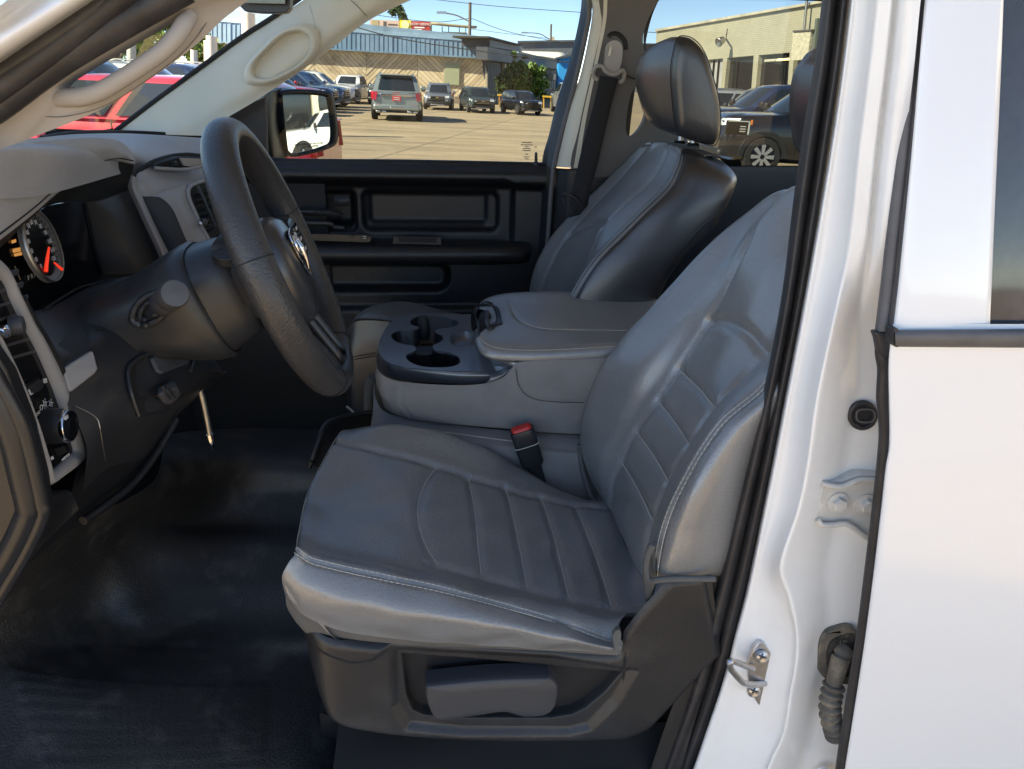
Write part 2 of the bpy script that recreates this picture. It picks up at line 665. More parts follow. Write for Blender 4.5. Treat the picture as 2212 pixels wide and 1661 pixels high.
CONC = concrete()
g = mesh('ground', [(-400, -300, 8), (400, -300, -8), (400, 600, -8), (-400, 600, 8)], [(0, 1, 2, 3)], CONC, smooth=False)
tag(g, kind='structure')
JOINT = mat('joint filler', (0.17, 0.135, 0.10), 0.9, var=(3, 0.4))
jv, jf = [], []
for i in range(-6, 9):                       # saw cuts between the slabs, a little uneven
    x = i * 4.6 + 1.3
    for (p, q_, wd) in (((x - 6, 6), (x + 1.5, 60), 0.014),):
        k = len(jv)
        jv += [(p[0] - wd, p[1], gz(p[0] - wd, 0) + .004), (p[0] + wd, p[1], gz(p[0] + wd, 0) + .004),
               (q_[0] + wd, q_[1], gz(q_[0] + wd, 0) + .004), (q_[0] - wd, q_[1], gz(q_[0] - wd, 0) + .004)]
        jf.append((k, k + 1, k + 2, k + 3))
o = mesh('slab_joints', jv, jf, JOINT, smooth=False)
tag(o, kind='structure')


# ================================================================== the shop behind the cars
BW = 58.0
PLANKM = [mat('weathered siding %d' % i, c, 0.85, var=(1.6, 0.16), dust=((0.09, 0.075, 0.06), 1.3, d))
          for i, (c, d) in enumerate((((0.62, 0.49, 0.33), 0.35), ((0.68, 0.55, 0.38), 0.2), ((0.54, 0.42, 0.28), 0.55), ((0.62, 0.50, 0.35), 0.75)))]
BLUEM = [mat('blue roof sheet %d' % i, c, 0.45, var=(1.2, 0.10)) for i, c in enumerate(((0.17, 0.28, 0.40), (0.19, 0.30, 0.42), (0.155, 0.265, 0.38)))]
BLUEC = mat('blue roof cap', (0.15, 0.24, 0.33), 0.5, var=(1, 0.25))
shop = thing('shop_building', 'low shop with a blue ribbed metal fascia over chevron plank siding', 'building', PW(900, 235, BW))


def wp(u, v, Y=BW):
    return PW(u, v, Y)


# wall line: base and fascia heights as pictures of (u, v)
def lerpv(u, a, b):
    return a[1] + (b[1] - a[1]) * (u - a[0]) / (b[0] - a[0])


FB = lambda u: lerpv(u, (726, 107), (1052, 126.5))        # underside of the fascia
FT = lambda u: lerpv(u, (730, 66), (1058, 92))            # top of its ribbed part
BS = lambda u: lerpv(u, (793, 214), (1084, 229))          # foot of the wall
RT = lambda u: lerpv(u, (770, 50), (1058, 80))            # roof edge
plate('back_wall', [[wp(420, BS(420) + 3), wp(420, FB(420) - 4), wp(1051, FB(1051) - 4), wp(1051, BS(1051) + 3)]], mat('siding gap', (.10, .08, .06), .9), shop, th=8.0, back=(0, 1, 0), smooth=False)
# chevron planks: each panel is cut into slanted boards
panels = [(445, 560, 1), (560, 680, -1), (680, 791, 1), (791, 902, -1), (902, 978, 1), (978, 1051, -1)]
ppm = (wp(900, 200)[0] - wp(800, 200)[0]) / 100.0
pl_i = 0


def clip(poly, n, d):
    out = []
    for i in range(len(poly)):
        a, b = poly[i], poly[(i + 1) % len(poly)]
        da, db = n[0] * a[0] + n[1] * a[1] - d, n[0] * b[0] + n[1] * b[1] - d
        if da <= 0: out.append(a)
        if da * db < 0:
            t = da / (da - db)
            out.append((a[0] + (b[0] - a[0]) * t, a[1] + (b[1] - a[1]) * t))
    return out


for (ua, ub, sgn) in panels:
    wcell = 7.6
    s2 = math.sqrt(.5)
    nn = (s2 * -sgn, s2)
    quad = [(ua + .3, FB(ua) - 1), (ub - .3, FB(ub) - 1), (ub - .3, BS(ub)), (ua + .3, BS(ua))]
    ds = [nn[0] * a + nn[1] * b for a, b in quad]
    d = min(ds)
    while d < max(ds):
        c = clip(clip(quad, nn, d + wcell - .75), (-nn[0], -nn[1]), -d)
        d += wcell
        if len(c) < 3: continue
        pr = random.uniform(0.02, 0.05)
        plate('plank', [[wp(a, b, BW - pr) for a, b in c]], random.choice(PLANKM), shop, th=pr - .004, back=(0, 1, 0), smooth=False)
# fascia of standing-seam sheets
u = 424.0
while u < 1055:
    u2 = min(u + 9.9, 1057.5)
    pr = 0.45 + random.uniform(0, 0.03)
    plate('metal_panel', [[wp(u + .35, FT(u)), wp(u2 - .35, FT(u2)), wp(u2 - .35, FB(u2)), wp(u + .35, FB(u))]], random.choice(BLUEM), shop, th=0.35, back=(0, 1, 0), smooth=False).location.y -= pr
    o = plate('roof_seam', [[wp(u - .45, FT(u)), wp(u + .45, FT(u)), wp(u + .45, FB(u)), wp(u - .45, FB(u))]], BLUEC, shop, th=0.3, back=(0, 1, 0), smooth=False)
    for vtx in o.data.vertices: vtx.co.y -= 0.50
    u = u2
plate('fascia_trim', [[wp(424, FB(424) - 2.2, BW - .56), wp(1058, FB(1058) - 2.2, BW - .56), wp(1058, FB(1058) + 1.2, BW - .56), wp(424, FB(424) + 1.2, BW - .56)]], BLUEC, shop, th=.5, back=(0, 1, 0), smooth=False)
plate('roof_cap', [[wp(424, RT(424), BW - .3), wp(1059, RT(1059), BW - .3), wp(1059, FT(1059) + .8, BW - .52), wp(424, FT(424) + .8, BW - .52)]], BLUEC, shop, th=7, back=(0, 1, 0), smooth=False)
SHUT = mat('pale green shutter', (0.33, 0.35, 0.23), 0.6, var=(0.6, 0.06))
TANF = mat('tan frame', (0.45, 0.38, 0.27), 0.7)
f_ = plate('window_frame', [[wp(959, 134), wp(996, 136), wp(995, 186), wp(957, 183)]], TANF, shop, th=.1, back=(0, 1, 0), smooth=False)
for vtx in f_.data.vertices: vtx.co.y -= .14
f2 = plate('shutter', [[wp(962, 137), wp(993, 139), wp(992, 184), wp(960, 181)]], SHUT, f_, th=.04, back=(0, 1, 0), smooth=False)
for vtx in f2.data.vertices: vtx.co.y -= .19
plate('corner_board', [[wp(1048, FB(1048)), wp(1053, FB(1053)), wp(1053, 228), wp(1048, 227)]], TANF, shop, th=.2, back=(0, 1, 0), smooth=False).location.y -= .08

KERB = mat('stained kerb concrete', (0.24, 0.19, 0.15), 0.9, var=(1.2, 0.35), dust=((0.07, 0.055, 0.045), 2, .5))
for i, (a, b, h) in enumerate(((770, 860, 13), (975, 1010, 15), (1082, 1112, 11))):
    ob = plate('low_wall', [[wp(a, BS(a) - h, BW - 1.2), wp(b, BS(b) - h, BW - 1.2), wp(b, BS(b) + 5, BW - 1.2), wp(a, BS(a) + 5, BW - 1.2)]], KERB, None, th=.5, back=(0, 1, 0), smooth=False)
    tag(ob, ['stained low concrete wall behind the silver suv', 'stained low concrete wall between the grey and the green suv',
             'low concrete wall under the yellow rail'][i], 'wall')

# ---- dark wing running away to the right
DKW = mat('charcoal cladding', (0.055, 0.065, 0.085), 0.6, var=(1, 0.2))
DKF = mat('charcoal fascia', (0.075, 0.08, 0.10), 0.55, var=(1, 0.15))
PALE = mat('pale post paint', (0.55, 0.47, 0.34), 0.7, var=(2, 0.1))
BLUEW = mat('bright blue paint', (0.01, 0.32, 0.74), 0.5)
a0 = wp(1053, 220)
a1 = PW(1216, 200, 98.0)
wd_ = np.array([a1[0] - a0[0], a1[1] - a0[1], 0]); wd_ /= np.linalg.norm(wd_)
wn = np.array([wd_[1], -wd_[0], 0.0])
wdist = float(wn @ a0)
wing = thing('dark_wing', 'charcoal clad building running back behind the green shrubs', 'building', a0)


def ww(u, v, out=0.0):
    return on(u, v, wn, wdist + out)


plate('side_wall', [[ww(1053, 128), ww(1216, 150), ww(1216, 204), ww(1053, 230)]], DKW, wing, th=3, back=-wn, smooth=False)
# vertical cladding boards
for i in range(34):
    t0 = 1054 + i * 4.75
    if t0 > 1212: break
    plate('cladding_board', [[ww(t0, 128 + (t0 - 1053) * .135, .05), ww(t0 + 4.0, 128 + (t0 - 1049) * .135, .05), ww(t0 + 4.0, 229 - (t0 - 1049) * .15, .05), ww(t0, 229 - (t0 - 1053) * .15, .05)]], DKW, wing, th=.05, back=-wn, smooth=False)
plate('fascia', [[ww(1053, 101, .8), ww(1214, 131, .8), ww(1214, 151, .8), ww(1053, 129, .8)]], DKF, wing, th=.8, back=-wn, smooth=False)
plate('fascia', [[ww(1058, 80, .6), ww(1125, 98, .6), ww(1125, 112, .6), ww(1058, 101, .6)]], DKF, wing, th=2.0, back=-wn, smooth=False)
plate('roof_overhang', [[ww(1056, 78, .9), ww(1126, 96, .9), ww(1126, 99, .9), ww(1056, 82, .9)]], mat('roof edge', (.05, .045, .04), .8), wing, th=2.5, back=-wn, smooth=False)
for i, (ua, va, vb) in enumerate(((1090, 137, 162), (1100, 138, 166), (1124, 141, 174), (1141, 144, 180), (1152, 146, 186), (1161, 148, 188))):
    plate('wall_post', [[ww(ua, va, .3), ww(ua + 4.5, va + .6, .3), ww(ua + 4.5, vb + 10, .3), ww(ua, vb + 10, .3)]], PALE, wing, th=.2, back=-wn, smooth=False)
plate('notice_board', [[ww(1171, 155, .15), ww(1178, 156, .15), ww(1178, 168, .15), ww(1171, 167, .15)]], mat('notice white', (.5, .52, .55), .6), wing, th=.06, back=-wn, smooth=False)
acu = plate('air_conditioner', [[ww(1196, 160, .7), ww(1209, 161, .7), ww(1208, 173, .7), ww(1195, 172, .7)]], mat('unit beige', (.55, .45, .32), .6), wing, th=.6, back=-wn, smooth=False)
plate('lamp_housing', [[ww(1138, 120, 1.2), ww(1145, 121, 1.2), ww(1144, 127, 1.2), ww(1140, 127, 1.2)]], DARK, wing, th=.35, back=-wn, smooth=False)

annex = thing('blue_annex', 'narrow bright blue wall at the end of the charcoal building', 'building', PW(1212, 200, 76))
plate('wall', [[PW(1208, 126, 76), PW(1232, 120, 76), PW(1232, 203, 76), PW(1203, 203, 76)]], BLUEW, annex, th=4, back=(0, 1, 0), smooth=False)
plate('flat_roof', [[PW(1200, 124, 75.6), PW(1236, 116, 75.6), PW(1236, 121, 75.6), PW(1200, 128, 75.6)]], DKF, annex, th=4.6, back=(0, 1, 0), smooth=False)

hall = thing('grey_hall', 'dark grey flat hall with a white awning behind the charcoal building', 'building', PW(1180, 150, 125))
plate('wall', [[PW(1120, 90, 125), PW(1240, 88, 125), PW(1240, 190, 125), PW(1120, 190, 125)]], mat('hall wall', (.10, .115, .14), .7, var=(.4, .15)), hall, th=12, back=(0, 1, 0), smooth=False)
plate('roof_edge', [[PW(1118, 88, 124.6), PW(1242, 86, 124.6), PW(1242, 90, 124.6), PW(1118, 92, 124.6)]], DKF, hall, th=13, back=(0, 1, 0), smooth=False)
AWN = mat('white awning sheet', (.75, .72, .66), .6)
patch('awning', [[PW(1128, 110, 123.5), PW(1170, 111, 123.5), PW(1226, 113, 123.5)], [PW(1160, 118, 121), PW(1190, 123, 121), PW(1216, 127, 121)]], AWN, hall, 4, 6, th=.15)
tb = thing('tan_block', 'distant tan block with a rooftop vent', 'building', PW(1215, 90, 170))
plate('wall', [[PW(1186, 86, 170), PW(1240, 87, 170), PW(1240, 180, 170), PW(1186, 180, 170)]], TANF, tb, th=14, back=(0, 1, 0), smooth=False)
plate('roof_vent', [[PW(1192, 79, 169.5), PW(1198, 79, 169.5), PW(1198, 88, 169.5), PW(1192, 88, 169.5)]], TANF, tb, th=1, back=(0, 1, 0), smooth=False)

YEL = mat('yellow rail paint', (.62, .36, .05), .6)
for i, (a, b, v0) in enumerate(((1074, 1112, 203), (1172, 1192, 206))):
    rl = thing('guard_rail', ['yellow rail left of the black parked suv', 'short yellow rail right of the black parked suv'][i], 'rail', PW(a, v0, 55))
    plate('rail', [[PW(a, v0, 55), PW(b, v0 + 1.4, 55), PW(b, v0 + 5.2, 55), PW(a, v0 + 3.8, 55)]], YEL, rl, th=.12, back=(0, 1, 0), smooth=False)
    for t in (.12, .88):
        uu = a + (b - a) * t
        plate('rail_post', [[PW(uu - 1.2, v0 + 3, 55.13), PW(uu + 1.2, v0 + 3, 55.13), PW(uu + 1.2, v0 + 27, 55.13), PW(uu - 1.2, v0 + 27, 55.13)]], YEL, rl, th=.12, back=(0, 1, 0), smooth=False)

# ---- hoardings, canopy, poles, wires
BD = 150.0


def board(name, label, q4, m, marks):
    t = thing(name, label, 'billboard', PW(q4[0][0], q4[2][1], BD))
    plate('panel', [[PW(a, b, BD) for a, b in q4]], m, t, th=.8, back=(0, 1, 0), smooth=False)
    for k in (.2, .8):
        uu = q4[0][0] + (q4[1][0] - q4[0][0]) * k
        plate('support_post', [[PW(uu - 1, q4[2][1] - 1, BD + .3), PW(uu + 1, q4[2][1] - 1, BD + .3), PW(uu + 1, 200, BD + .3), PW(uu - 1, 200, BD + .3)]], DARK, t, th=.4, back=(0, 1, 0), smooth=False)
    for nm, q_, mm in marks:
        o = plate(nm, [[PW(a, b, BD - .06) for a, b in q_]], mm, t, th=.05, back=(0, 1, 0), smooth=False)
    return t


PINK = mat('pink hoarding', (.66, .46, .40), .7)
YELH = mat('yellow hoarding', (.80, .66, .03), .6)
REDH = mat('red hoarding', (.46, .045, .05), .6)
HW = mat('hoarding white', (.8, .76, .74), .7)
HK = mat('hoarding black', (.10, .09, .09), .7)
rect = lambda a, b, c, d, s=.045: [(a, b), (c, b + (c - a) * s), (c, d + (c - a) * s), (a, d)]
board('billboard', 'pale pink billboard left of the yellow one', rect(799, 42, 862, 57), PINK,
      [('picture', rect(803, 43, 818, 56), mat('picture tan', (.45, .36, .2), .7)), ('print_bar', rect(828, 46, 834, 56), HK), ('print_bar', rect(838, 51, 858, 54), HK)])
t = board('billboard', 'yellow billboard between the pink and the red one', rect(863, 43, 887.5, 60), YELH, [])
lathe('round_mark', [(0.01, 0), (.75, .0), (.75, .05)], mat('mark cream', (.85, .74, .42), .6), t, PW(875, 53, BD - .12), (0, 1, 0), 20, cap=False)
tr_ = board('billboard', 'red billboard with white now hiring lettering', rect(888.5, 45, 929, 64), REDH,
            [('print_bar', rect(895, 57.5, 917, 60.2), HW), ('print_bar', rect(895, 62, 911, 64.2), HW)])
text('lettering', 'NOW HIRING', .62, HW, tr_, PW(908, 52.2, BD - .12), PW(928, 53, BD) - PW(889, 52, BD), (0, 0, 1), th=.02)
plate('frame_edge', [[PW(929.3, 47, BD - .1), PW(932.5, 47, BD - .1), PW(932.5, 66.5, BD - .1), PW(929.3, 66.5, BD - .1)]], HK, tr_, th=.5, back=(0, 1, 0), smooth=False)

can = thing('canopy', 'thin flat station canopy rising behind the blue roof', 'canopy', PW(980, 100, 100))
patch('canopy_roof', [[PW(930, 52, 96), PW(980, 57, 96), PW(1030, 61, 96)], [PW(932, 54, 104), PW(980, 58.5, 104), PW(1026, 62, 104)]], mat('canopy sheet', (.34, .30, .20), .6), can, 3, 6, th=.25)
for uu in (955, 969, 992, 1006):
    plate('post', [[PW(uu - .8, 57, 99), PW(uu + .8, 57, 99), PW(uu + .8, 200, 99), PW(uu - .8, 200, 99)]], HK, can, th=.2, back=(0, 1, 0), smooth=False)
plate('roof_box', [[PW(955, 68, 98), PW(1007, 70, 98), PW(1007, 100, 98), PW(955, 100, 98)]], mat('box grey', (.40, .40, .36), .7), can, th=3, back=(0, 1, 0), smooth=False)

WOODP = mat('pole timber', (.16, .13, .11), .85, var=(1, .2))
for i, (pts_, arm, Y, lab) in enumerate((
        (((1015.5, 5), (1012.5, 230)), ((1013, 46), (985, 33), (954, 27)), 85, 'tall timber pole with a street lamp arm left of the far pole'),
        (((1190.5, 52), (1186, 230)), ((1187, 85), (1165, 73), (1133, 70.5)), 130, 'far timber pole with a street lamp arm near the window edge'))):
    t = thing('utility_pole', lab, 'pole', PG(*pts_[1]))
    tube('pole', [PW(*pts_[0], Y), PW(*pts_[1], Y)], [.16, .2], WOODP, t, sides=8)
    tube('lamp_arm', [PW(a, b, Y) for a, b in arm], .07, STEEL, t, sides=6)
    box('lamp_head', PW(*arm[2], Y), (1.0, .35, .22), STEEL, t)
WIRE = mat('cable', (.04, .04, .045), .7)
for i, (a, b, c, Y, r, lab) in enumerate((
        ((730, 48), (900, 90), (1240, 137), 54, .035, 'thick black cable sagging across the blue fascia'),
        ((780, 28), (930, 47), (1013, 40), 85, .03, 'thin wire from the left to the tall pole'),
        ((1014, 38), (1100, 69), (1240, 97), 100, .035, 'thin wire dropping right from the tall pole'),
        ((930, -2), (1080, 14), (1260, 27), 80, .03, 'highest thin wire across the sky'),
        ((1013, 62), (1090, 72), (1187, 83), 110, .03, 'thin wire between the two poles'))):
    tag(tube('overhead_wire', [PW(*a, Y), PW(*b, Y), PW(*c, Y)], r, WIRE, None, n=16, sides=5), lab, 'wire')
tag(tube('overhead_wire', [PW(1395, 69, 90), PW(1600, 82, 90), PW(1800, 90, 90)], .035, WIRE, None, n=12, sides=5), 'single wire in the rear window sky above the cream building', 'wire')

# ---- cream brick building seen through the rear window
c0 = PW(1418, 66, 55.0)
c1 = PW(1778, 3.4, 34.5)
cd_ = np.array([c1[0] - c0[0], c1[1] - c0[1], 0]); cd_ /= np.linalg.norm(cd_)
cn = np.array([cd_[1], -cd_[0], 0.0])
if cn @ (CAM - c0) < 0: cn = -cn
cdist = float(cn @ c0)


def cw(u, v, out=0.0):
    return on(u, v, cn, cdist + out)


def brickmat():
    m = mat('cream painted brick', (.40, .375, .285), .7, var=(.7, .08))
    nt = m.node_tree
    b = nt.nodes['Principled BSDF']
    src = b.inputs['Base Color'].links[0].from_socket
    tc = nt.nodes.new('ShaderNodeTexCoord')
    sx = nt.nodes.new('ShaderNodeSeparateXYZ')
    cb = nt.nodes.new('ShaderNodeCombineXYZ')
    br = nt.nodes.new('ShaderNodeTexBrick')
    br.inputs['Scale'].default_value = 1
    br.inputs['Brick Width'].default_value = .24
    br.inputs['Row Height'].default_value = .085
    br.inputs['Mortar Size'].default_value = .012
    br.inputs['Color1'].default_value = (1, 1, 1, 1)
    br.inputs['Color2'].default_value = (.93, .92, .9, 1)
    br.inputs['Mortar'].default_value = (.74, .72, .68, 1)
    nt.links.new(tc.outputs['Object'], sx.inputs[0])
    nt.links.new(sx.outputs['Y'], cb.inputs['X'])
    nt.links.new(sx.outputs['Z'], cb.inputs['Y'])
    nt.links.new(cb.outputs[0], br.inputs['Vector'])
    mx = nt.nodes.new('ShaderNodeMix')
    mx.data_type = 'RGBA'
    mx.blend_type = 'MULTIPLY'
    mx.inputs[0].default_value = 1
    nt.links.new(src, mx.inputs[6])
    nt.links.new(br.outputs[0], mx.inputs[7])
    nt.links.new(mx.outputs[2], b.inputs['Base Color'])
    bp = nt.nodes.new('ShaderNodeBump')
    bp.inputs['Strength'].default_value = .4
    bp.inputs['Distance'].default_value = .02
    nt.links.new(br.outputs['Fac'], bp.inputs['Height'])
    bp.invert = True
    nt.links.new(bp.outputs[0], b.inputs['Normal'])
    return m


BRICK = brickmat()
CREAM = mat('cream paint', (.42, .39, .31), .65)
cb_ = thing('brick_building', 'cream painted brick building with dark shop windows seen through the rear window', 'building', c0)
RL = lambda u: lerpv(u, (1418, 66), (1778, 3.4))
WT = lambda u: lerpv(u, (1571, 124), (1706, 112))
holes = [(1530, 1562), (1571, 1628), (1639, 1706), (1716, 1790)]
outer = [cw(1418, RL(1418)), cw(2100, RL(2100)), cw(2100, 260), cw(1412, 240)]
plate('wall', [outer] + [[cw(a, WT(a) + 1), cw(b, WT(b) + 1), cw(b - 6, 205), cw(a - 8, 205)] for a, b in holes], BRICK, cb_, th=.4, back=-cn, smooth=False)
plate('coping', [[cw(1415, RL(1415) - 3.5, .15), cw(2100, RL(2100) - 4, .15), cw(2100, RL(2100) + 2.5, .15), cw(1415, RL(1415) + 1.5, .15)]], mat('coping stone', (.42, .38, .30), .8, var=(.8, .3)), cb_, th=.7, back=-cn, smooth=False)
plate('end_wall', [[c0 - cn * .4, c0 - cn * 12 + cd_ * 0, np.array([*(c0 - cn * 12)[:2], -1]), np.array([*(c0 - cn * .4)[:2], -1])]], BRICK, cb_, th=.3, back=cd_, smooth=False)
SHOPG = mat('dark shop glass', (.02, .022, .026), .06, spec=.7)
for i, (a, b) in enumerate(holes):
    m_ = SHOPG if i else mat('blind behind glass', (.40, .40, .40), .3, var=(1.5, .15))
    w_ = plate('window', [[cw(a - 1, WT(a), -.2), cw(b + 1, WT(b), -.2), cw(b - 5, 206, -.2), cw(a - 9, 206, -.2)]], m_, cb_, th=.05, back=-cn, smooth=False)
    for fr in ((.38,) if i == 1 else (.80, .86) if i == 2 else (.33, .66)):
        uu = a + (b - a) * fr
        plate('mullion', [[cw(uu, WT(uu) + 1, -.1), cw(uu + 1.6, WT(uu) + 1, -.1), cw(uu - 5, 205, -.1), cw(uu - 6.6, 205, -.1)]], DARK, w_, th=.08, back=-cn, smooth=False)
LAMPM = mat('lit tube lamp', (.8, .6, .3), .5, emit=((1.0, .70, .32), 1.4))
pa_, pb_ = cw(1679, 129.5, -.12), cw(1705, 127.5, -.12)
tube('tube_lamp', [pa_, pb_], .05, LAMPM, cb_, sides=6)
tube('tube_lamp', [cw(1653, 131.5, -.12), cw(1677, 130, -.12)], .06, mat('lamp fitting', (.55, .5, .4), .5), cb_, sides=6)
fl = plate('upright_panel', [[cw(1713, 68, .5), cw(1752, 65, .5), cw(1744, 128, .5), cw(1708, 131, .5)]], mat('pebble panel', (.50, .46, .35), .8, grain=(14, .8, 'noise'), var=(6, .25)), cb_, th=.45, back=-cn, smooth=False)
plate('panel_cap', [[cw(1712, 66, .56), cw(1753, 63, .56), cw(1752.5, 66, .56), cw(1712, 69, .56)]], HK, cb_, th=.5, back=-cn, smooth=False)
tube('conduit', [cw(1744, -8, .3), cw(1737, 66, .3)], .06, STEELD, cb_, sides=8)
plate('steel_post', [[cw(1761, 40, .4), cw(1766, 39, .4), cw(1758, 112, .4), cw(1753, 113, .4)]], mat('green grey steel', (.12, .14, .12), .5), cb_, th=.2, back=-cn, smooth=False)
fx = lathe('flood_lamp', [(.02, 0), (.16, .02), (.24, .38), (.22, .40), (.02, .30)], STEELD, cb_, cw(1563, 85, .55), (-.8, -.5, -.45), 16)
tube('lamp_bracket', [cw(1568, 84, .02), cw(1566, 84, .5)], .05, STEELD, cb_, sides=6)
tube('lamp_cable', [cw(1571, 62, .03), cw(1568, 84, .03)], .02, WIRE, cb_, sides=5)
far = thing('far_shed', 'dark far shed left of the cream brick building', 'building', PW(1400, 120, 90))
plate('wall', [[PW(1380, 96, 90), PW(1430, 97, 90), PW(1430, 200, 90), PW(1380, 200, 90)]], DKF, far, th=8, back=(0, 1, 0), smooth=False)
plate('roof_edge', [[PW(1378, 93, 89.6), PW(1432, 94, 89.6), PW(1432, 97, 89.6), PW(1378, 96, 89.6)]], DKW, far, th=9, back=(0, 1, 0), smooth=False)

# ================================================================== greenery
LEAF = [mat('leaf %d' % i, c, .6, var=(3, .25)) for i, c in enumerate(((.07, .13, .025), (.11, .19, .04), (.05, .085, .03)))]
BARK = mat('bark', (.11, .08, .055), .9, var=(4, .3))


def crown(name, parent, blobs, n, size, m):
    vs, fs = [], []
    for _ in range(n):
        c, r = blobs[int(rng.integers(len(blobs)))]
        d = rng.normal(size=3)
        d /= np.linalg.norm(d)
        p = np.array(c) + d * np.array(r) * (rng.random() ** .45)
        a = rng.normal(size=3); a /= np.linalg.norm(a)
        b = np.cross(a, rng.normal(size=3)); b /= np.linalg.norm(b)
        s = size * rng.uniform(.6, 1.4)
        k = len(vs)
        vs += [p - a * s, p + b * s * .45, p + a * s, p - b * s * .45]
        fs.append((k, k + 1, k + 2, k + 3))
    return mesh(name, vs, fs, m, parent, smooth=False)


def tree(label, base, h, cr_, n=2600, size=.28, m=0, cat='tree', name='tree'):
    t = thing(name, label, cat, base)
    top = base + np.array([.3, 0, h * .75])
    tube('trunk', [base, base + np.array([.1, .1, h * .4]), top], [.05 * h ** .7, .02 * h ** .7, .01 * h], BARK, t, sides=8)
    blobs = []
    for i in range(9):
        a = rng.uniform(0, 6.28)
        rr = cr_ * rng.uniform(.2, .75)
        z = h * rng.uniform(.42, .92)
        c = base + np.array([math.cos(a) * rr, math.sin(a) * rr, z])
        blobs.append((c, np.array([.5, .5, .42]) * cr_ * rng.uniform(.7, 1.1)))
        tube('limb', [base + np.array([.1, .1, h * .38]), (base + c) / 2 + np.array([0, 0, h * .2]), c], [.02 * h ** .7, .01 * h ** .7, .01], BARK, t, sides=5)
    crown('crown', t, blobs, n, size, LEAF[m])
    return t


tree('green tree seen through the grab handle opening', PG(322, 205), 6.2, 2.5, 2600, .22, 0)
tree('yellow green tree left of the tall tree in the windscreen', PG(262, 210), 4.6, 3.6, 2200, .22, 1)
tree('small tree top above the pink billboard', PW(868, 120, 156), 9.2, 2.0, 800, .4, 2)
tree('small tree at the right of the windscreen', PG(432, 200), 4.6, 1.9, 1200, .2, 0)
for i, (u_, v_, h, r_, n_, lab) in enumerate(((1088, 226, 2.4, .9, 900, 'dark shrub at the left against the charcoal wall'),
                                             (1112, 226, 2.7, 1.25, 1700, 'broad green shrub before the pale posts'),
                                             (1107, 224, 3.7, 0.35, 350, 'thin upright shoot rising out of the shrubs'),
                                             (1142, 228, 3.0, 1.3, 1700, 'tall feathery shrub behind the black suv'),
                                             (1164, 230, 2.0, .9, 700, 'low yellow green shrub right of the black suv'))):
    tree(lab, PW(u_, v_, 56.5 + i * .8), h, r_, n_, .16, (2, 0, 1, 1, 1)[i], 'shrub', 'shrub')

for i, (u0, v0, u1, v1, Y, r, lab) in enumerate(((284, 78, 284, 240, 30, .16, 'pale post left of the tree in the windscreen'),
                                                  (345, 45, 349, 150, 50, .13, 'thin leaning pole over the tree'),
                                                  (457, 78, 459, 200, 26, .17, 'grey post in the windscreen before the blue roof'),
                                                  (448, 88, 449, 200, 29, .12, 'second grey post just left of the post before the blue roof'),
                                                  (536, 28, 540, 180, 22, .18, 'pale post near the pillar in the windscreen'),
                                                  (419, 108, 421, 200, 30, .12, 'low grey post in the middle of the windscreen'),
                                                  (240, 105, 241, 200, 40, .1, 'orange banded short post far left in the windscreen'))):
    t = tube('post', [PW(u0, v0, Y), PW(u1, v1, Y)], r, mat('post orange', (.6, .33, .08), .6) if i == 6 else mat('post grey %d' % i, (.42, .40, .36), .6, var=(2, .1)), None, sides=10)
    tag(t, lab, 'post')

# ================================================================== vehicles
CARGLASS = mat('car glass', (.018, .024, .030), .05, spec=.9)
TYRE = mat('tyre', (.018, .018, .019), .8)
ALLOY = mat('alloy', (.52, .53, .55), .3, .9)
CLEAR = mat('lamp lens', (.62, .64, .66), .12, coat=.6)
REDL = mat('red lamp', (.42, .012, .012), .15, coat=.8)
AMBER = mat('amber lamp', (.85, .22, .02), .2, coat=.5)
TRIMB = mat('black car trim', (.018, .018, .019), .5)
PLATEW = mat('plate white', (.6, .6, .6), .5)
PLATER = mat('plate red', (.66, .07, .07), .5)
GOLD = mat('gold emblem', (.72, .48, .12), .25, .8)


def paint(name, c, metal=.3, rough=.32):
    return mat('paint ' + name, c, rough, metal, coat=1.0)


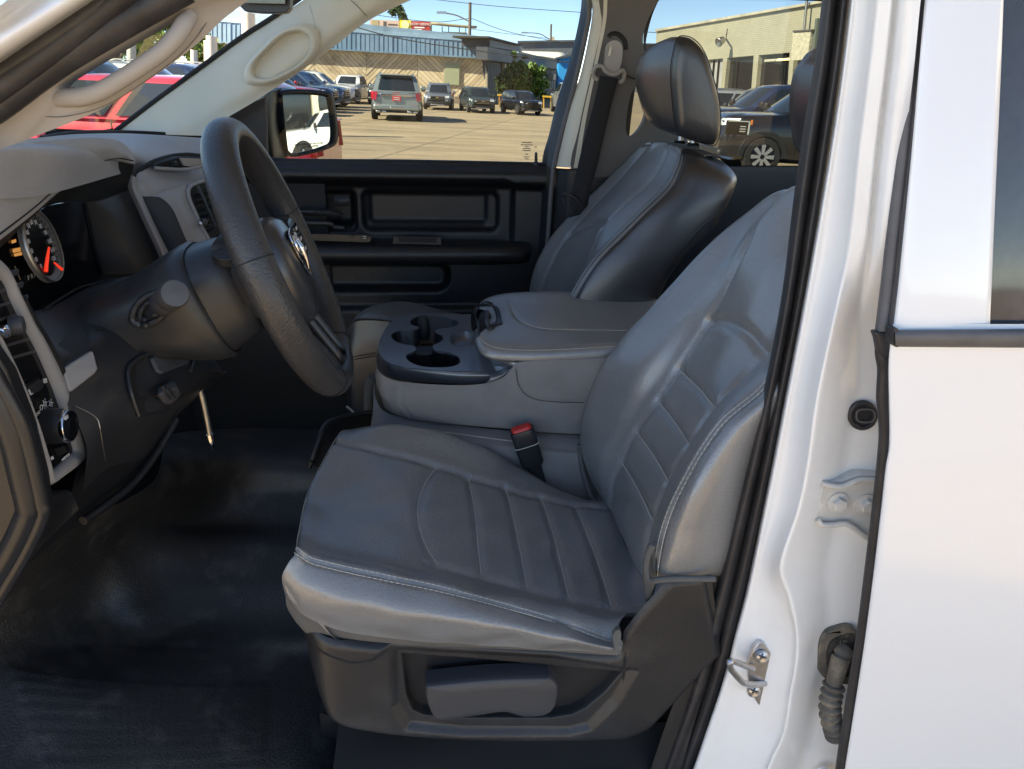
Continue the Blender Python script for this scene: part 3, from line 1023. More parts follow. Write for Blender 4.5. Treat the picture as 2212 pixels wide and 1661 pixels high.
def vehicle(name, label, cat, pos, head, pm, kind='suv', scale=1.0, L=4.95, W=1.98, H=1.76, belt=1.12, hood=1.08, wr=.38, group=None,
            rim=None, bumper=None, chrome=True, front='bar', rear='tall', rails=True, ground=None, flare=False, detail=True, emblem=None):
    z0 = gz(*pos) if ground is None else ground
    t = thing(name, label, cat, (pos[0], pos[1], z0), (0, math.atan(TILT) * math.cos(0), head), group)
    t.rotation_euler = (Matrix.Rotation(math.atan(TILT), 3, 'Y') @ Matrix.Rotation(head, 3, 'Z')).to_euler()
    t.scale = (scale,) * 3
    rim = rim or ALLOY
    bumper = bumper or TRIMB
    h, w2 = L / 2, W / 2
    pick = kind == 'pickup'
    cowl = h - 1.25 if not pick else h - 1.45
    xr0 = -h + .12 if not pick else cowl - 2.25
    st = [(-h, .86, .50, belt - .22), (-h + .06, .94, .42, belt - .08), (-h + .3, .99, .34, belt - (.02 if not pick else .02)),
          (xr0 + .1 if pick else -h + .9, 1, .30, belt), (0, 1, .28, belt - .01), (cowl - .1, 1, .29, belt - .01),
          (cowl + .25, .995, .30, hood + .02), (h - .55, .985, .30, hood - .01), (h - .22, .95, .32, hood - .06), (h - .05, .86, .38, hood - .16), (h, .78, .46, hood - .30)]
    loops = []
    for (x, f, zb, zt) in st:
        w_ = w2 * f
        lp = [(-w_ * .86, zb), (-w_ * .985, zb + .10), (-w_, .62), (-w_ * 1.005, zt - .30), (-w_ * .975, zt - .09), (-w_ * .90, zt - .01), (-w_ * .45, zt + .025),
              (w_ * .45, zt + .025), (w_ * .90, zt - .01), (w_ * .975, zt - .09), (w_ * 1.005, zt - .30), (w_, .62), (w_ * .985, zb + .10), (w_ * .86, zb)]
        loops.append([np.array([x, a, b]) for a, b in lp])
    loft('body', loops, pm, t, local=True, angle=38)
    # cabin
    xf0, xf1 = cowl + .18, cowl - .62
    xr1 = -h + .55 if not pick else xr0 + .18
    wb, wt = w2 * .955, w2 * .76
    zb = belt - .03

    def outl(tt, ins=0.0, grow=0.0):
        e = tt
        xf = xf0 + (xf1 - xf0) * e - ins * 2.2 + grow
        xr = xr0 + (xr1 - xr0) * e + ins * 2.2 - grow
        ww_ = wb + (wt - wb) * (e ** 1.15) - ins + grow
        z = zb + (H - zb) * tt
        xm = (xf + xr) / 2
        return [np.array(p) for p in ((xf - .16, -ww_, z), (xf - .04, -ww_ * .62, z), (xf, 0, z), (xf - .04, ww_ * .62, z), (xf - .16, ww_, z), (xm, ww_ * 1.01, z),
                                      (xr + .08, ww_, z), (xr + .02, ww_ * .62, z), (xr, 0, z), (xr + .02, -ww_ * .62, z), (xr + .08, -ww_, z), (xm, -ww_ * 1.01, z))]
    lv = [outl(0), outl(.3), outl(.6), outl(.85), outl(.95, .03), outl(1.0, .12), [p + np.array([0, 0, .012]) for p in outl(1.0, .42)]]
    loft('cabin', lv, pm, t, local=True, angle=50)

    TT = (.09, .3, .6, .845)

    def side_at(tt, kf, km, kr, f):
        o_ = outl(tt, 0, .014)
        return o_[kf] + (o_[km] - o_[kf]) * (2 * f) if f < .5 else o_[km] + (o_[kr] - o_[km]) * (2 * f - 1)
    G = .008
    # windscreen and rear window follow the bow of the outline
    for nm, ids in (('windshield', (0, 1, 2, 3, 4)), ('rear_window', (6, 7, 8, 9, 10))):
        rows = []
        for tt in TT:
            o_ = outl(tt, 0, G)
            r = [o_[i].copy() for i in ids]
            r[0][1] *= .90
            r[4][1] *= .90
            rows.append(r)
        mesh(nm, [p for r in rows for p in r], gfaces(4, 5), CARGLASS, t, local=True, angle=60)
    ncab = ((.07, .44), (.50, .93)) if pick else ((.06, .36), (.40, .70), (.74, .96))
    for s, (kf, kr) in ((1, (4, 6)), (-1, (0, 10))):
        km = 5 if s > 0 else 11
        for (f0, f1) in ncab:
            fs_ = [f0, .5, f1] if f0 < .5 < f1 else [f0, (f0 + f1) / 2, f1]
            mesh('side_window', [side_at(tt, kf, km, kr, f) for tt in TT for f in fs_], gfaces(4, 3), CARGLASS, t, local=True, angle=60)
    # wheels
    for s in (1, -1):
        for x in (h - .92, -h + (.95 if not pick else 1.25)):
            y = s * (w2 - .088)
            wv = lathe('wheel', [(wr * .55, -.11), (wr * .93, -.12), (wr, -.07), (wr, .07), (wr * .93, .125), (wr * .66, .13), (wr * .64, .10), (wr * .1, .09)], TYRE, t, (x, y, wr), (0, s, 0), 20, local=True)
            vs, fs = [], []
            if detail:
                for k in range(8):
                    a = k * math.pi / 4
                    c, s_ = math.cos(a), math.sin(a)
                    i0 = len(vs)
                    for (r_, wd) in ((.05, .030), (wr * .61, .042)):
                        for sg in (-1, 1):
                            vs.append((x + c * r_ - s_ * wd * sg, y + s * .128, wr + s_ * r_ + c * wd * sg))
                    fs.append((i0, i0 + 1, i0 + 3, i0 + 2))
                rm = mesh('rim', vs, fs, rim, t, local=True, smooth=False)
                rm.parent = wv
                solid(rm, .03, 0)
            else:
                rm = lathe('rim', [(wr * .6, .0), (wr * .6, .02), (.05, .03)], rim, t, (x, y + s * .11, wr), (0, s, 0), 16, local=True)
                rm.parent = wv
            # arch
            ar = []
            for k in range(13):
                a = math.pi * k / 12
                ar.append((math.cos(a), math.sin(a)))
            ro, ri = wr * 1.28, wr * 1.03
            ys = s * (w2 * 1.003 + (.035 if flare else .004))
            vs = [(x + c * ro, ys, wr + s_ * ro) for c, s_ in ar] + [(x + c * ri, ys - s * .0, wr + s_ * ri) for c, s_ in ar] + [(x + c * ri, ys - s * .2, wr + s_ * ri) for c, s_ in ar] + [(x + c * ro * 1.02, ys - s * .06, wr + s_ * ro * 1.02) for c, s_ in ar]
            fs = []
            for k in range(12):
                fs += [(k, k + 1, 13 + k + 1, 13 + k), (13 + k, 13 + k + 1, 26 + k + 1, 26 + k), (k, k + 1, 39 + k + 1, 39 + k)]
            fix(mesh('wheel_arch', vs, fs, TRIMB, t, local=True, smooth=False))
            mesh('arch_well', [(x, s * w2 * 1.007, wr)] + [(x + c * ri, s * w2 * 1.007, wr + s_ * ri) for c, s_ in ar] + [(x - ri, s * w2 * 1.007, .3), (x + ri, s * w2 * 1.007, .3)], [(0, i, i + 1) for i in range(1, 13)], DARK, t, local=True, smooth=False)
    # front
    nz = hood - .20
    for s in (1, -1):
        rows = [[(h - .10, s * w2 * .52, nz + .07), (h - .13, s * w2 * .80, nz + .085), (h - .36, s * w2 * .985, nz + .10)], [(h + .015, s * w2 * .52, nz - .07), (h - .035, s * w2 * .80, nz - .06), (h - .30, s * w2 * .995, nz - .01)]]
        mesh('headlight', [p for r in rows for p in r], gfaces(2, 3), CLEAR, t, local=True, smooth=False).modifiers.new('s', 'SOLIDIFY').thickness = .03
        box('side_mirror', (cowl - .12, s * (w2 + .12), belt + .10), (.12, .24, .18), pm if not pick else TRIMB, t, .04, local=True)
        if rails: mesh_rail(t, s, xf1, xr1, wt, H, chrome)
        for x in (cowl - 1.05, cowl - 2.0):
            box('door_handle', (x, s * w2 * 1.0, belt - .16), (.2, .05, .035), TRIMB if pick else pm, t, .01, local=True)
        for x in (cowl - .18, cowl - 1.2, cowl - 2.12):
            box('door_seam', (x, s * w2 * .999, (.42 + belt) / 2), (.012, .014, belt - .48), DARK, t, local=True)
        if rear == 'tall':
            rows = [[(-h + .16, s * w2 * .985, belt - .02), (-h + .02, s * w2 * .90, belt - .02), (-h - .012, s * w2 * .74, belt - .03)], [(-h + .20, s * w2 * 1.0, belt - .24), (-h + .0, s * w2 * .95, belt - .34), (-h - .03, s * w2 * .80, belt - .34)]]
        else:
            rows = [[(-h + .12, s * w2 * .99, belt - .06), (-h - .01, s * w2 * .95, belt - .06), (-h - .014, s * w2 * .82, belt - .06)], [(-h + .12, s * w2 * 1.0, belt - .50), (-h - .01, s * w2 * .96, belt - .50), (-h - .014, s * w2 * .82, belt - .50)]]
        mesh('taillight', [p for r in rows for p in r], gfaces(2, 3), REDL, t, local=True, smooth=False).modifiers.new('s', 'SOLIDIFY').thickness = .03
    gr = box('grille', (h - .02, 0, nz - .10), (.10, W * .50, .30), TRIMB, t, .04, local=True)
    for k in range(3):
        o_ = box('grille_bar', (h + .035, 0, nz - .19 + k * .09), (.02, W * .47, .018), CHROME if chrome else TRIMB, t, local=True)
        o_.parent = gr
    if chrome:
        o_ = box('grille_surround', (h + .03, 0, nz + .045), (.03, W * .60, .03), CHROME, t, .01, local=True)
        o_.parent = gr
    if emblem is not None:
        o_ = box('emblem', (h + .055, 0, nz - .04), (.02, .22, .075), emblem, t, .01, local=True)
        o_.parent = gr
    box('front_bumper', (h - .10, 0, .44), (.30, W * .90, .22), bumper, t, .07, local=True)
    box('skid_plate', (h + .02, 0, .37), (.10, W * .50, .07), STEEL, t, .02, local=True)
    box('rear_bumper', (-h + .06, 0, .52), (.24, W * .92, .22), bumper if pick else pm, t, .06, local=True)
    return t


def mesh_rail(t, s, xf1, xr1, wt, H, chrome):
    pts_ = [np.array(p) for p in ((xf1 - .30, s * wt * .86, H - .015), (xf1 - .5, s * wt * .88, H + .04), (xr1 + .45, s * wt * .88, H + .04), (xr1 + .2, s * wt * .86, H - .015))]
    tube('roof_rail', pts_, .022, TRIMB if not chrome else STEEL, t, sides=6, local=True, smooth_path=False)


def ang(d):
    return math.radians(d)


WHITEP = paint('white', (.74, .74, .73), 0)
SILVP = paint('silver green', (.30, .35, .35), .55)
GREYP = paint('grey', (.22, .24, .27), .5)
GREENP = paint('dark green', (.045, .065, .06), .4)
BLACKP = paint('black', (.006, .0065, .009), 0, .25)
NAVYP = paint('navy', (.02, .035, .085), .3)
BLUEP = paint('mid blue', (.03, .08, .20), .4)
REDPT = paint('red', (.42, .022, .04), .2)
SILV2 = paint('silver', (.45, .47, .50), .5)

pg = PG(858, 262)
sv = vehicle('parked_suv', 'silver green suv seen from behind with a red dealer plate', 'suv', (pg[0] - .35, pg[1] + 2.43), ang(98), SILVP, W=2.0, H=1.74, scale=1.0)
# its tail, fitted with more care
h = 4.95 / 2
box('tailgate_bar', (-h - .02, 0, .98), (.05, 1.25, .09), CHROME, sv, .015, local=True)
pr_ = box('license_plate', (-h - .035, 0, .86), (.03, .34, .19), PLATER, sv, .008, local=True)
text('lettering', 'GMC', .13, REDP, sv, (-h - .05, 0, 1.06), (0, -1, 0), (0, 0, 1), th=.004, local=True)
for k_ in range(2):
    o_ = box('plate_print', (-h - .053, 0, .89 - .07 * k_), (.004, .24, .03), PLATEW, sv, local=True)
    o_.parent = pr_
for s in (1, -1):
    box('reflector', (-h - .02, s * .72, .60), (.04, .20, .045), REDL, sv, .01, local=True)
    box('exhaust_shroud', (-h + .02, s * .62, .36), (.12, .42, .10), STEEL, sv, .03, local=True)
    lathe('tailpipe', [(.06, 0), (.06, .16), (.045, .16), (.045, .02)], DARK, sv, (-h - .04, s * .62, .37), (1, 0, 0), 12, local=True)
box('bumper_bright', (-h - .05, 0, .50), (.05, .52, .07), CHROME, sv, .02, local=True)
box('diffuser', (-h + .05, 0, .38), (.15, 1.0, .12), TRIMB, sv, .03, local=True)
box('rear_wiper', (-h + .20, .12, 1.19), (.02, .45, .02), TRIMB, sv, local=True)
box('spoiler', (-h + .50, 0, 1.73), (.28, 1.40, .05), SILVP, sv, .02, local=True)

def facing(label, u, v, pxw, turn, pm, name='parked_suv', cat='suv', **kw):
    p = PG(u, v)
    depth = float((p - CAM) @ _f)
    W_ = kw.get('W', 1.98)
    sc_ = pxw * depth / FD / W_
    L_ = kw.get('L', 4.95)
    hd = ang(-90 + turn)
    c = (p[0] - math.cos(hd) * L_ / 2 * sc_, p[1] - math.sin(hd) * L_ / 2 * sc_)
    return vehicle(name, label, cat, c, hd, pm, scale=sc_, **kw)


facing('white pickup facing out by the chevron wall', 738, 224, 61, -4, WHITEP, 'parked_pickup', 'pickup', kind='pickup', L=5.8, W=2.05, H=1.95, belt=1.32, hood=1.28, wr=.42, rails=False, emblem=None)
facing('black suv half hidden behind the silver green one', 822, 228, 62, -6, BLACKP, H=1.92, belt=1.2, hood=1.15)
facing('grey suv with a gold bow tie emblem on its grille', 945, 238, 60, 3, GREYP, emblem=GOLD, H=1.78)
facing('dark green suv with a wide chrome grille', 1043, 245, 58, 14, GREENP, emblem=CHROME, H=1.76)
facing('black boxy suv before the shrubs', 1150, 250, 52, 24, BLACKP, H=1.82, belt=1.2, hood=1.18, chrome=False)
p = PG(1192, 248)
vehicle('parked_pickup', 'silver pickup tail cut off by the window edge', 'pickup', (p[0] + 1.3, p[1] + 3.3), ang(96), SILV2, 'pickup', .92, L=5.8, W=2.03, H=1.9, belt=1.3, hood=1.25, wr=.41, rails=False, rear='side', bumper=CHROME)

rowc = [(WHITEP, 'white'), (BLUEP, 'mid blue'), (NAVYP, 'navy'), (REDPT, 'red'), (BLUEP, 'blue'), (SILV2, 'silver'), (NAVYP, 'dark navy'), (WHITEP, 'white'), (BLUEP, 'bright blue')]
rank = ['farthest', 'second farthest', 'third farthest', 'fourth farthest', 'fifth farthest', 'sixth farthest', 'third nearest', 'second nearest', 'nearest']
for i, (pm, cn_) in enumerate(rowc):
    Y = 42.5 - i * 3.05
    vehicle('parked_suv', '%s suv, %s in the side row with noses to the right' % (cn_, rank[i]), 'suv', (-8.7 + i * .13 - 2.5, Y), ang(0 + random.uniform(-2, 2)), pm, H=1.74 + random.uniform(-.05, .08), group='suvs in the left hand row')
vehicle('parked_crossover', 'red crossover just beyond the passenger mirror', 'crossover', (-4.6, 9.3), ang(183), REDPT, L=4.6, W=1.86, H=1.62, belt=1.20, hood=1.08, wr=.35, rails=False)
vehicle('parked_pickup', 'white pickup behind the red crossover in the windscreen', 'pickup', (-9.6, 14.2), ang(178), WHITEP, 'pickup', L=5.8, W=2.03, H=1.92, belt=1.3, hood=1.25, rails=False)

bt = vehicle('parked_pickup', 'black pickup with a bright angular headlight and black spoked wheel', 'pickup', (5.35 + 2.0, 18.1), ang(181), BLACKP, 'pickup', 1.0, L=5.85, W=2.08, H=1.92, belt=1.32, hood=1.28, wr=.42, rails=False, flare=True, rear='side', chrome=False)
nt_ = vehicle('parked_pickup', 'navy pickup with a bonnet side badge behind the black pickup', 'pickup', (7.65, 22.2), ang(184), NAVYP, 'pickup', 1.0, L=5.85, W=2.08, H=1.94, belt=1.32, hood=1.28, wr=.42, rails=False, rear='side')
text('side_badge', 'Z71', .22, mat('badge red', (.6, .1, .1), .4), nt_, (5.85 / 2 - 1.32, 1.055, 1.17), (-1, 0, 0), (0, 0, 1), th=.006, local=True)
box('badge_plate', (5.85 / 2 - 1.32, 1.044, 1.17), (.48, .012, .13), PLATEW, nt_, local=True)
vehicle('parked_suv', 'black suv with a pale roof behind the navy pickup', 'suv', (8.6, 27.5), ang(184), BLACKP, H=1.86)
vehicle('parked_suv', 'silver suv seen through the small pillar opening', 'suv', (8.4, 33.5), ang(186), SILV2, H=1.72)
vehicle('parked_suv', 'blue suv at the top of the small pillar opening', 'suv', (9.4, 40.0), ang(186), BLUEP, H=1.76)
# front corner of the black pickup: its lamp and arch are close enough to read
h = 5.85 / 2
LED = mat('daylight lamp strip', (.5, .52, .50), .2)
hl = box('headlight_housing', (h - .30, 1.02, 1.00), (.52, .10, .30), GLOSSBLK, bt, .03, local=True)
for nm, c, s_ in (('light_strip', (h - .30, 1.075, 1.135), (.46, .02, .022)), ('light_strip', (h - .53, 1.075, 1.0), (.03, .02, .26)), ('light_bar', (h - .40, 1.075, .93), (.12, .02, .02)), ('light_bar', (h - .40, 1.075, .98), (.12, .02, .02)), ('light_bar', (h - .40, 1.075, 1.03), (.12, .02, .02))):
    o_ = box(nm, c, s_, LED, bt, local=True)
    o_.parent = hl
box('corner_lamp', (h - .575, 1.07, 1.12), (.035, .03, .10), AMBER, bt, local=True)
# ---- an unseen panel on a post, added to shade the pickup
SHOW = mat('shade panel paint', (.70, .69, .66), .6, var=(.5, .04))
_sh = Vector((.5, 1.25, 1.45)) - SUN_DIR * 17.0
cp = thing('added_shade_panel', 'tall blank panel on a post, unseen, added to shade the open pickup', 'sign', (_sh.x, _sh.y, 0))
_sd = np.array([SUN_DIR.x, SUN_DIR.y, 0]); _sd /= np.linalg.norm(_sd)
_sp = np.array([-_sd[1], _sd[0], 0])
_sR = np.stack([_sd, _sp, _zz], 1)
box('upright_panel', _sh, (.35, 4.6, 5.4), SHOW, cp, rot=_sR)
box('post', (_sh.x, _sh.y, (_sh.z - 2.6) / 2), (.5, .5, _sh.z - 2.6), STEELD, cp, rot=_sR)
# ---- white pickup and shop front that the passenger mirror shows
MX, MY = 12.0, 4.9
mb = thing('mirror_shop_building', 'cream shop front with an orange band seen in the passenger mirror', 'building', (MX + 6, 8, gz(MX + 6, 0)))
z_ = gz(MX + 6, 0)
MCR = mat('mirror shop cream', (.62, .58, .46), .65)
box('wall', (MX + 10, 8, z_ + 4.6), (8, 26, 1.6), MCR, mb)
box('base_wall', (MX + 10, 8, z_ + .4), (8, 26, .8), MCR, mb)
box('roof', (MX + 8.6, 8, z_ + 5.9), (11, 27, 1.2), MCR, mb)
box('orange_band', (MX + 5.85, 8, z_ + 3.95), (.12, 26, .25), mat('orange band', (.50, .16, .05), .6), mb)
for k in range(9):
    y = -3.4 + k * 2.9
    box('window', (MX + 6.1, y, z_ + 2.35), (.1, 2.85, 3.1), SHOPG, mb)
    if k % 3 == 1: box('column', (MX + 5.8, y - 1.45, z_ + 2.4), (.4, .45, 4.6), MCR, mb)
    else: box('mullion', (MX + 6.0, y - 1.45, z_ + 2.35), (.15, .10, 3.1), PALE, mb)
vehicle('parked_pickup', 'white crew cab pickup seen only in the passenger door mirror', 'pickup', (MX + 1.0, MY + 1.7), ang(-90), WHITEP, 'pickup', L=5.9, W=2.05, H=1.96, belt=1.34, hood=1.30, wr=.42, rails=False)
# ================================================================== the open pickup: shell
A_ = lambda x, y, q: (x * .26855, y * .26855, q)
cab = thing('pickup_cab', 'white pickup cab standing open around the grey seats', 'pickup cab', T(0.1, 1.38, 0.5))

# panels that close the cab
tbox('roof_panel', (-.36, 1.62), (.82, 2.08), (2.10, 2.13), WHITE, cab, .01)
tbox('headliner', (-.36, 1.58), (.86, 2.06), (2.055, 2.09), BEIGE, cab, .01)
tbox('floor_pan', (-1.05, 1.6), (.72, 2.1), (.70, .74), DARK, cab)
tbox('firewall', (-1.12, -1.05), (.70, 2.1), (.70, 1.52), DARK, cab)
tbox('dash_core', (-1.03, -.80), (.76, 2.04), (1.02, 1.56), DARK, cab)
tbox('kick_wall', (-1.1, -.30), (2.07, 2.10), (.70, 1.5), DARK, cab)
tbox('back_wall', (1.56, 1.60), (.72, 2.08), (.70, 1.55), TRIMDK, cab)
for k_, (q0, q1) in enumerate(((.74, .90), (1.90, 2.06))):
    tbox('rear_pillar', (1.50, 1.62), (q0, q1), (1.5, 2.1), TRIMDK, cab)
tbox('sill', (-.75, .28), (.66, .76), (.62, .80), WHITEJ, cab, .02)
tbox('body_side', (.50, 1.7), (.76, .80), (.55, 1.50), WHITEJ, cab)
tbox('body_side', (-1.1, 1.7), (2.175, 2.20), (.60, 1.46), WHITEJ, cab)

# windscreen: a raked sheet from the cowl to the header
ga = [P(150, 286, 1.45), P(253, 284, 1.98)]
bx = T(-.80, .70, 1.62), T(-.80, 2.02, 1.62)
tx_ = T(-.36, .74, 2.08), T(-.36, 2.00, 2.08)
wsg = patch('windshield', [[bx[0], (bx[0] + bx[1]) / 2 - _aft * .10, bx[1]], [(bx[0] + tx_[0]) / 2, (bx[0] + bx[1] + tx_[0] + tx_[1]) / 4 - _aft * .09, (bx[1] + tx_[1]) / 2], [tx_[0], (tx_[0] + tx_[1]) / 2 - _aft * .07, tx_[1]]], glass('windscreen glass', (.62, .72, .74), .05), cab, 8, 12)
patch('windshield_band', [[(90, 296, 1.4), (135, 290, 1.55), (200, 289, 1.7), (250, 288, 1.99)], [(100, 286, 1.4), (140, 281, 1.55), (200, 284, 1.72), (243, 281, 2.0)], [(95, 276, 1.42), (150, 279, 1.57), (215, 281, 1.74), (246, 276, 2.0)]], DARK, cab, 4, 10)

# ---- driver's windscreen pillar: white flange, double seal, beige trim darkened for its shade, with the grab handle
patch('pillar_flange', [[(-60, 185, .735), (0, 139, .735), (212, -2, .745), (300, -60, .75)], [(-60, 168, .700), (0, 121, .700), (190, -8, .71), (260, -60, .72)], [(-60, 125, .69), (0, 82, .69), (120, 0, .70), (200, -60, .71)], [(-60, 95, .715), (0, 50, .712), (70, 0, .72), (150, -60, .73)], [(-60, 55, .68), (0, 12, .68), (40, -20, .69), (90, -60, .70)]], WHITE, cab, 24, 30)
tube('door_seal', [(-70, 240, .735), (0, 190, .735), (110, 110, .74), (215, 30, .745), (330, -60, .75)], .0105, RUBBER, cab, n=30, sides=12)
tube('door_seal', [(-70, 266, .745), (0, 222, .745), (120, 134, .75), (250, 56, .755), (400, -28, .76)], .0135, RUBBER, cab, n=30, sides=12)
tube('door_seal', [(-70, 205, .735), (0, 160, .735), (110, 84, .738), (200, 22, .742), (300, -60, .75)], .0085, RUBBER, cab, n=30, sides=12)
# trim ring around the see-through gap
out_ = [A_(-250, 1090, .752), A_(0, 905, .752), A_(300, 700, .752), A_(700, 470, .755), A_(1150, 200, .76), A_(1480, 0, .765), A_(1800, -120, .77),
        A_(2100, -90, .80), A_(1960, 30, .80), A_(1800, 150, .795), A_(1600, 340, .79), A_(1400, 500, .785), A_(1100, 705, .78), A_(800, 885, .775), A_(500, 1012, .77), A_(280, 1095, .77), A_(95, 1166, .765), A_(-250, 1260, .76)]
inn_ = [A_(452, 700, .76), A_(470, 672, .76), A_(520, 630, .76), A_(700, 520, .762), A_(1000, 345, .765), A_(1260, 195, .768), A_(1370, 140, .77),
        A_(1440, 125, .772), A_(1436, 170, .774), A_(1400, 250, .775), A_(1330, 330, .775), A_(1230, 410, .775), A_(1050, 530, .772), A_(880, 630, .77), A_(700, 700, .766), A_(600, 716, .765), A_(520, 718, .762), A_(460, 715, .76)]
o_c, i_c = closed(out_, 72), closed(inn_, 72)
rows = []
for f in np.linspace(0, 1, 6): rows.append(o_c * (1 - f) + i_c * f)
rows.append(i_c + _lat * .03)
vs = [p for r in rows for p in r]
gmesh('pillar_trim', np.array(rows), BEIGED, cab, wrap=True)
gh = tube('grab_handle', [A_(395, 830, .775), A_(440, 800, .772), A_(520, 785, .766), A_(650, 778, .760), A_(800, 735, .757), A_(960, 645, .757), A_(1150, 522, .758), A_(1310, 405, .760), A_(1420, 290, .763), A_(1485, 190, .768), A_(1530, 120, .776)], [.0055, .0078, .0085, .0085, .0080, .0075, .0075, .0075, .0078, .0080, .007], BEIGED, cab, n=44, sides=14)
tube('trim_seam', [A_(160, 842, .762), A_(260, 895, .764), A_(350, 933, .766), A_(480, 941, .767), A_(640, 915, .768), A_(800, 868, .769), A_(950, 795, .771), A_(1100, 700, .774), A_(1260, 590, .777), A_(1400, 482, .78), A_(1530, 360, .783), A_(1640, 215, .787), A_(1690, 100, .79), A_(1680, 0, .792)], .0004, TRIMDK, cab, n=60, sides=5)

# ---- passenger's windscreen pillar
ptr = patch('pillar_trim', [
    [(253, 285, 2.0), (300, 288, 1.975), (360, 291, 1.95), (437, 293, 1.94)],
    [(340, 216, 2.0), (385, 238, 1.97), (430, 255, 1.945), (478, 262, 1.94)],
    [(430, 154, 2.0), (468, 178, 1.965), (505, 208, 1.94), (548, 220, 1.945)],
    [(520, 88, 2.0), (552, 112, 1.955), (600, 150, 1.935), (640, 160, 1.95)],
    [(590, 43, 2.0), (628, 60, 1.955), (680, 90, 1.935), (722, 100, 1.95)],
    [(655, 0, 2.0), (700, 15, 1.955), (758, 35, 1.935), (800, 42, 1.95)],
    [(740, -60, 2.0), (790, -45, 1.955), (850, -25, 1.935), (900, -6, 1.95)]], BEIGE, cab, 40, 30)
tube('windshield_edge', [(243, 288, 2.0), (330, 222, 2.0), (430, 148, 2.0), (520, 82, 2.0), (590, 37, 2.0), (670, -20, 2.0)], .006, DARK, cab, n=24, sides=6)
B_ = lambda x, y, q: (540 + .342 * x, .342 * y, q)
# hollow of its grab handle
hp_out = closed([B_(8, 470, 1.93), B_(20, 400, 1.93), B_(90, 320, 1.93), B_(190, 225, 1.93), B_(280, 188, 1.93), B_(350, 195, 1.93), B_(392, 240, 1.93), B_(388, 320, 1.93), B_(330, 395, 1.93), B_(230, 460, 1.93), B_(130, 500, 1.93), B_(40, 502, 1.93)], 60)
hp_c = hp_out.mean(0)
hp_mid = hp_out * .94 + hp_c * .06 - 0
hp_rows = [hp_out + (hp_out - hp_c) * .24 - _lat * .001, hp_out + (hp_out - hp_c) * .12 - _lat * .010, hp_out - _lat * .013, hp_mid - _lat * .008, hp_out * .90 + hp_c * .10 + _lat * .012, hp_out * .84 + hp_c * .16 + _lat * .035, hp_out * .3 + hp_c * .7 + _lat * .045, hp_out * .001 + hp_c * .999 + _lat * .046]
gmesh('grab_handle', np.array(hp_rows), BEIGE, cab, wrap=True)
tube('trim_seam', [B_(375, 30, 1.93), B_(400, 110, 1.93), B_(415, 200, 1.93), B_(400, 290, 1.93), B_(350, 370, 1.93), B_(270, 450, 1.925), B_(170, 510, 1.93), B_(80, 525, 1.93), B_(0, 505, 1.93)], .0006, BEIGED, cab, n=40, sides=5)
tube('trim_seam', [B_(635, 0, 1.93), B_(680, 40, 1.93), B_(740, 105, 1.935)], .0008, TRIMDK, cab, n=10, sides=5)
# sun visor end / mirror foot at the top edge
mir = thing('inside_mirror', 'black lower edge of the inside mirror at the top of the windscreen', 'mirror', P(570, 10, 1.42))
plate('mirror_housing', [[(514, 9, 1.42), (528, 24, 1.42), (560, 27, 1.42), (600, 28, 1.42), (618, 26, 1.42), (625, 18, 1.42), (630, -40, 1.42), (505, -40, 1.42)]], SMOOTHBLK, mir, th=.03, bevel=.006)
plate('mirror_glass', [[(528, 6, 1.4), (615, 8, 1.4), (616, -38, 1.4), (520, -38, 1.4)]], mat('mirror back sheen', (.22, .24, .2), .3), mir, th=.005)

# ---- passenger's centre pillar
C3 = lambda x, y, q: (1188 + .2686 * x, .2686 * y, q)
tube('window_seal', [(1274, -40, 2.0), (1273, 20, 2.0), (1270, 50, 2.0), (1248, 155, 2.0), (1220, 262, 2.0), (1196, 364, 2.0), (1186, 480, 2.0), (1178, 620, 2.0)], .0065, RUBBERL, cab, n=40, sides=8)
patch('pillar_trim', [
    [(1276, -40, 2.0), (1284, -40, 1.975), (1297, -40, 1.96), (1312, -40, 1.955)],
    [(1277, 0, 2.0), (1284, 0, 1.975), (1297, 2, 1.96), (1312, 4, 1.955)],
    [(1278, 42, 2.0), (1283, 44, 1.975), (1294, 50, 1.96), (1308, 54, 1.955)],
    [(1256, 152, 2.0), (1264, 150, 1.975), (1275, 150, 1.96), (1288, 150, 1.955)],
    [(1224, 255, 2.0), (1236, 255, 1.975), (1250, 256, 1.96), (1266, 258, 1.955)],
    [(1201, 360, 2.0), (1214, 361, 1.975), (1230, 362, 1.96), (1250, 363, 1.955)]], BEIGE, cab, 30, 12)
pouter = [(1238, 372, 1.957), (1250, 280, 1.957), (1272, 180, 1.957), (1288, 110, 1.957), (1300, 50, 1.957), (1305, -40, 1.957), (1450, -40, 1.957), (1424, 0, 1.957), (1406, 30, 1.957), (1394, 58, 1.957), (1389, 82, 1.957), (1391, 105, 1.957), (1403, 128, 1.957), (1430, 150, 1.957), (1460, 220, 1.957), (1475, 280, 1.957), (1480, 340, 1.957), (1345, 378, 1.957)]
phole = [tuple(x) + (1.957,) for x in ((1376, 185), (1383, 183), (1390, 187), (1396, 197), (1397, 228), (1392, 258), (1381, 279), (1368, 293), (1360, 295), (1354, 289), (1352, 269), (1357, 228), (1365, 199))]
plate('pillar_cover', [list(closed(pouter, 70)), list(closed(phole, 40))], TRIMDK, cab, th=.022, bevel=.006, seg=3)
tube('pillar_seam', [C3(600, 600, 1.954), C3(680, 635, 1.954), C3(760, 645, 1.954)], .0012, DARK, cab, n=12, sides=5)
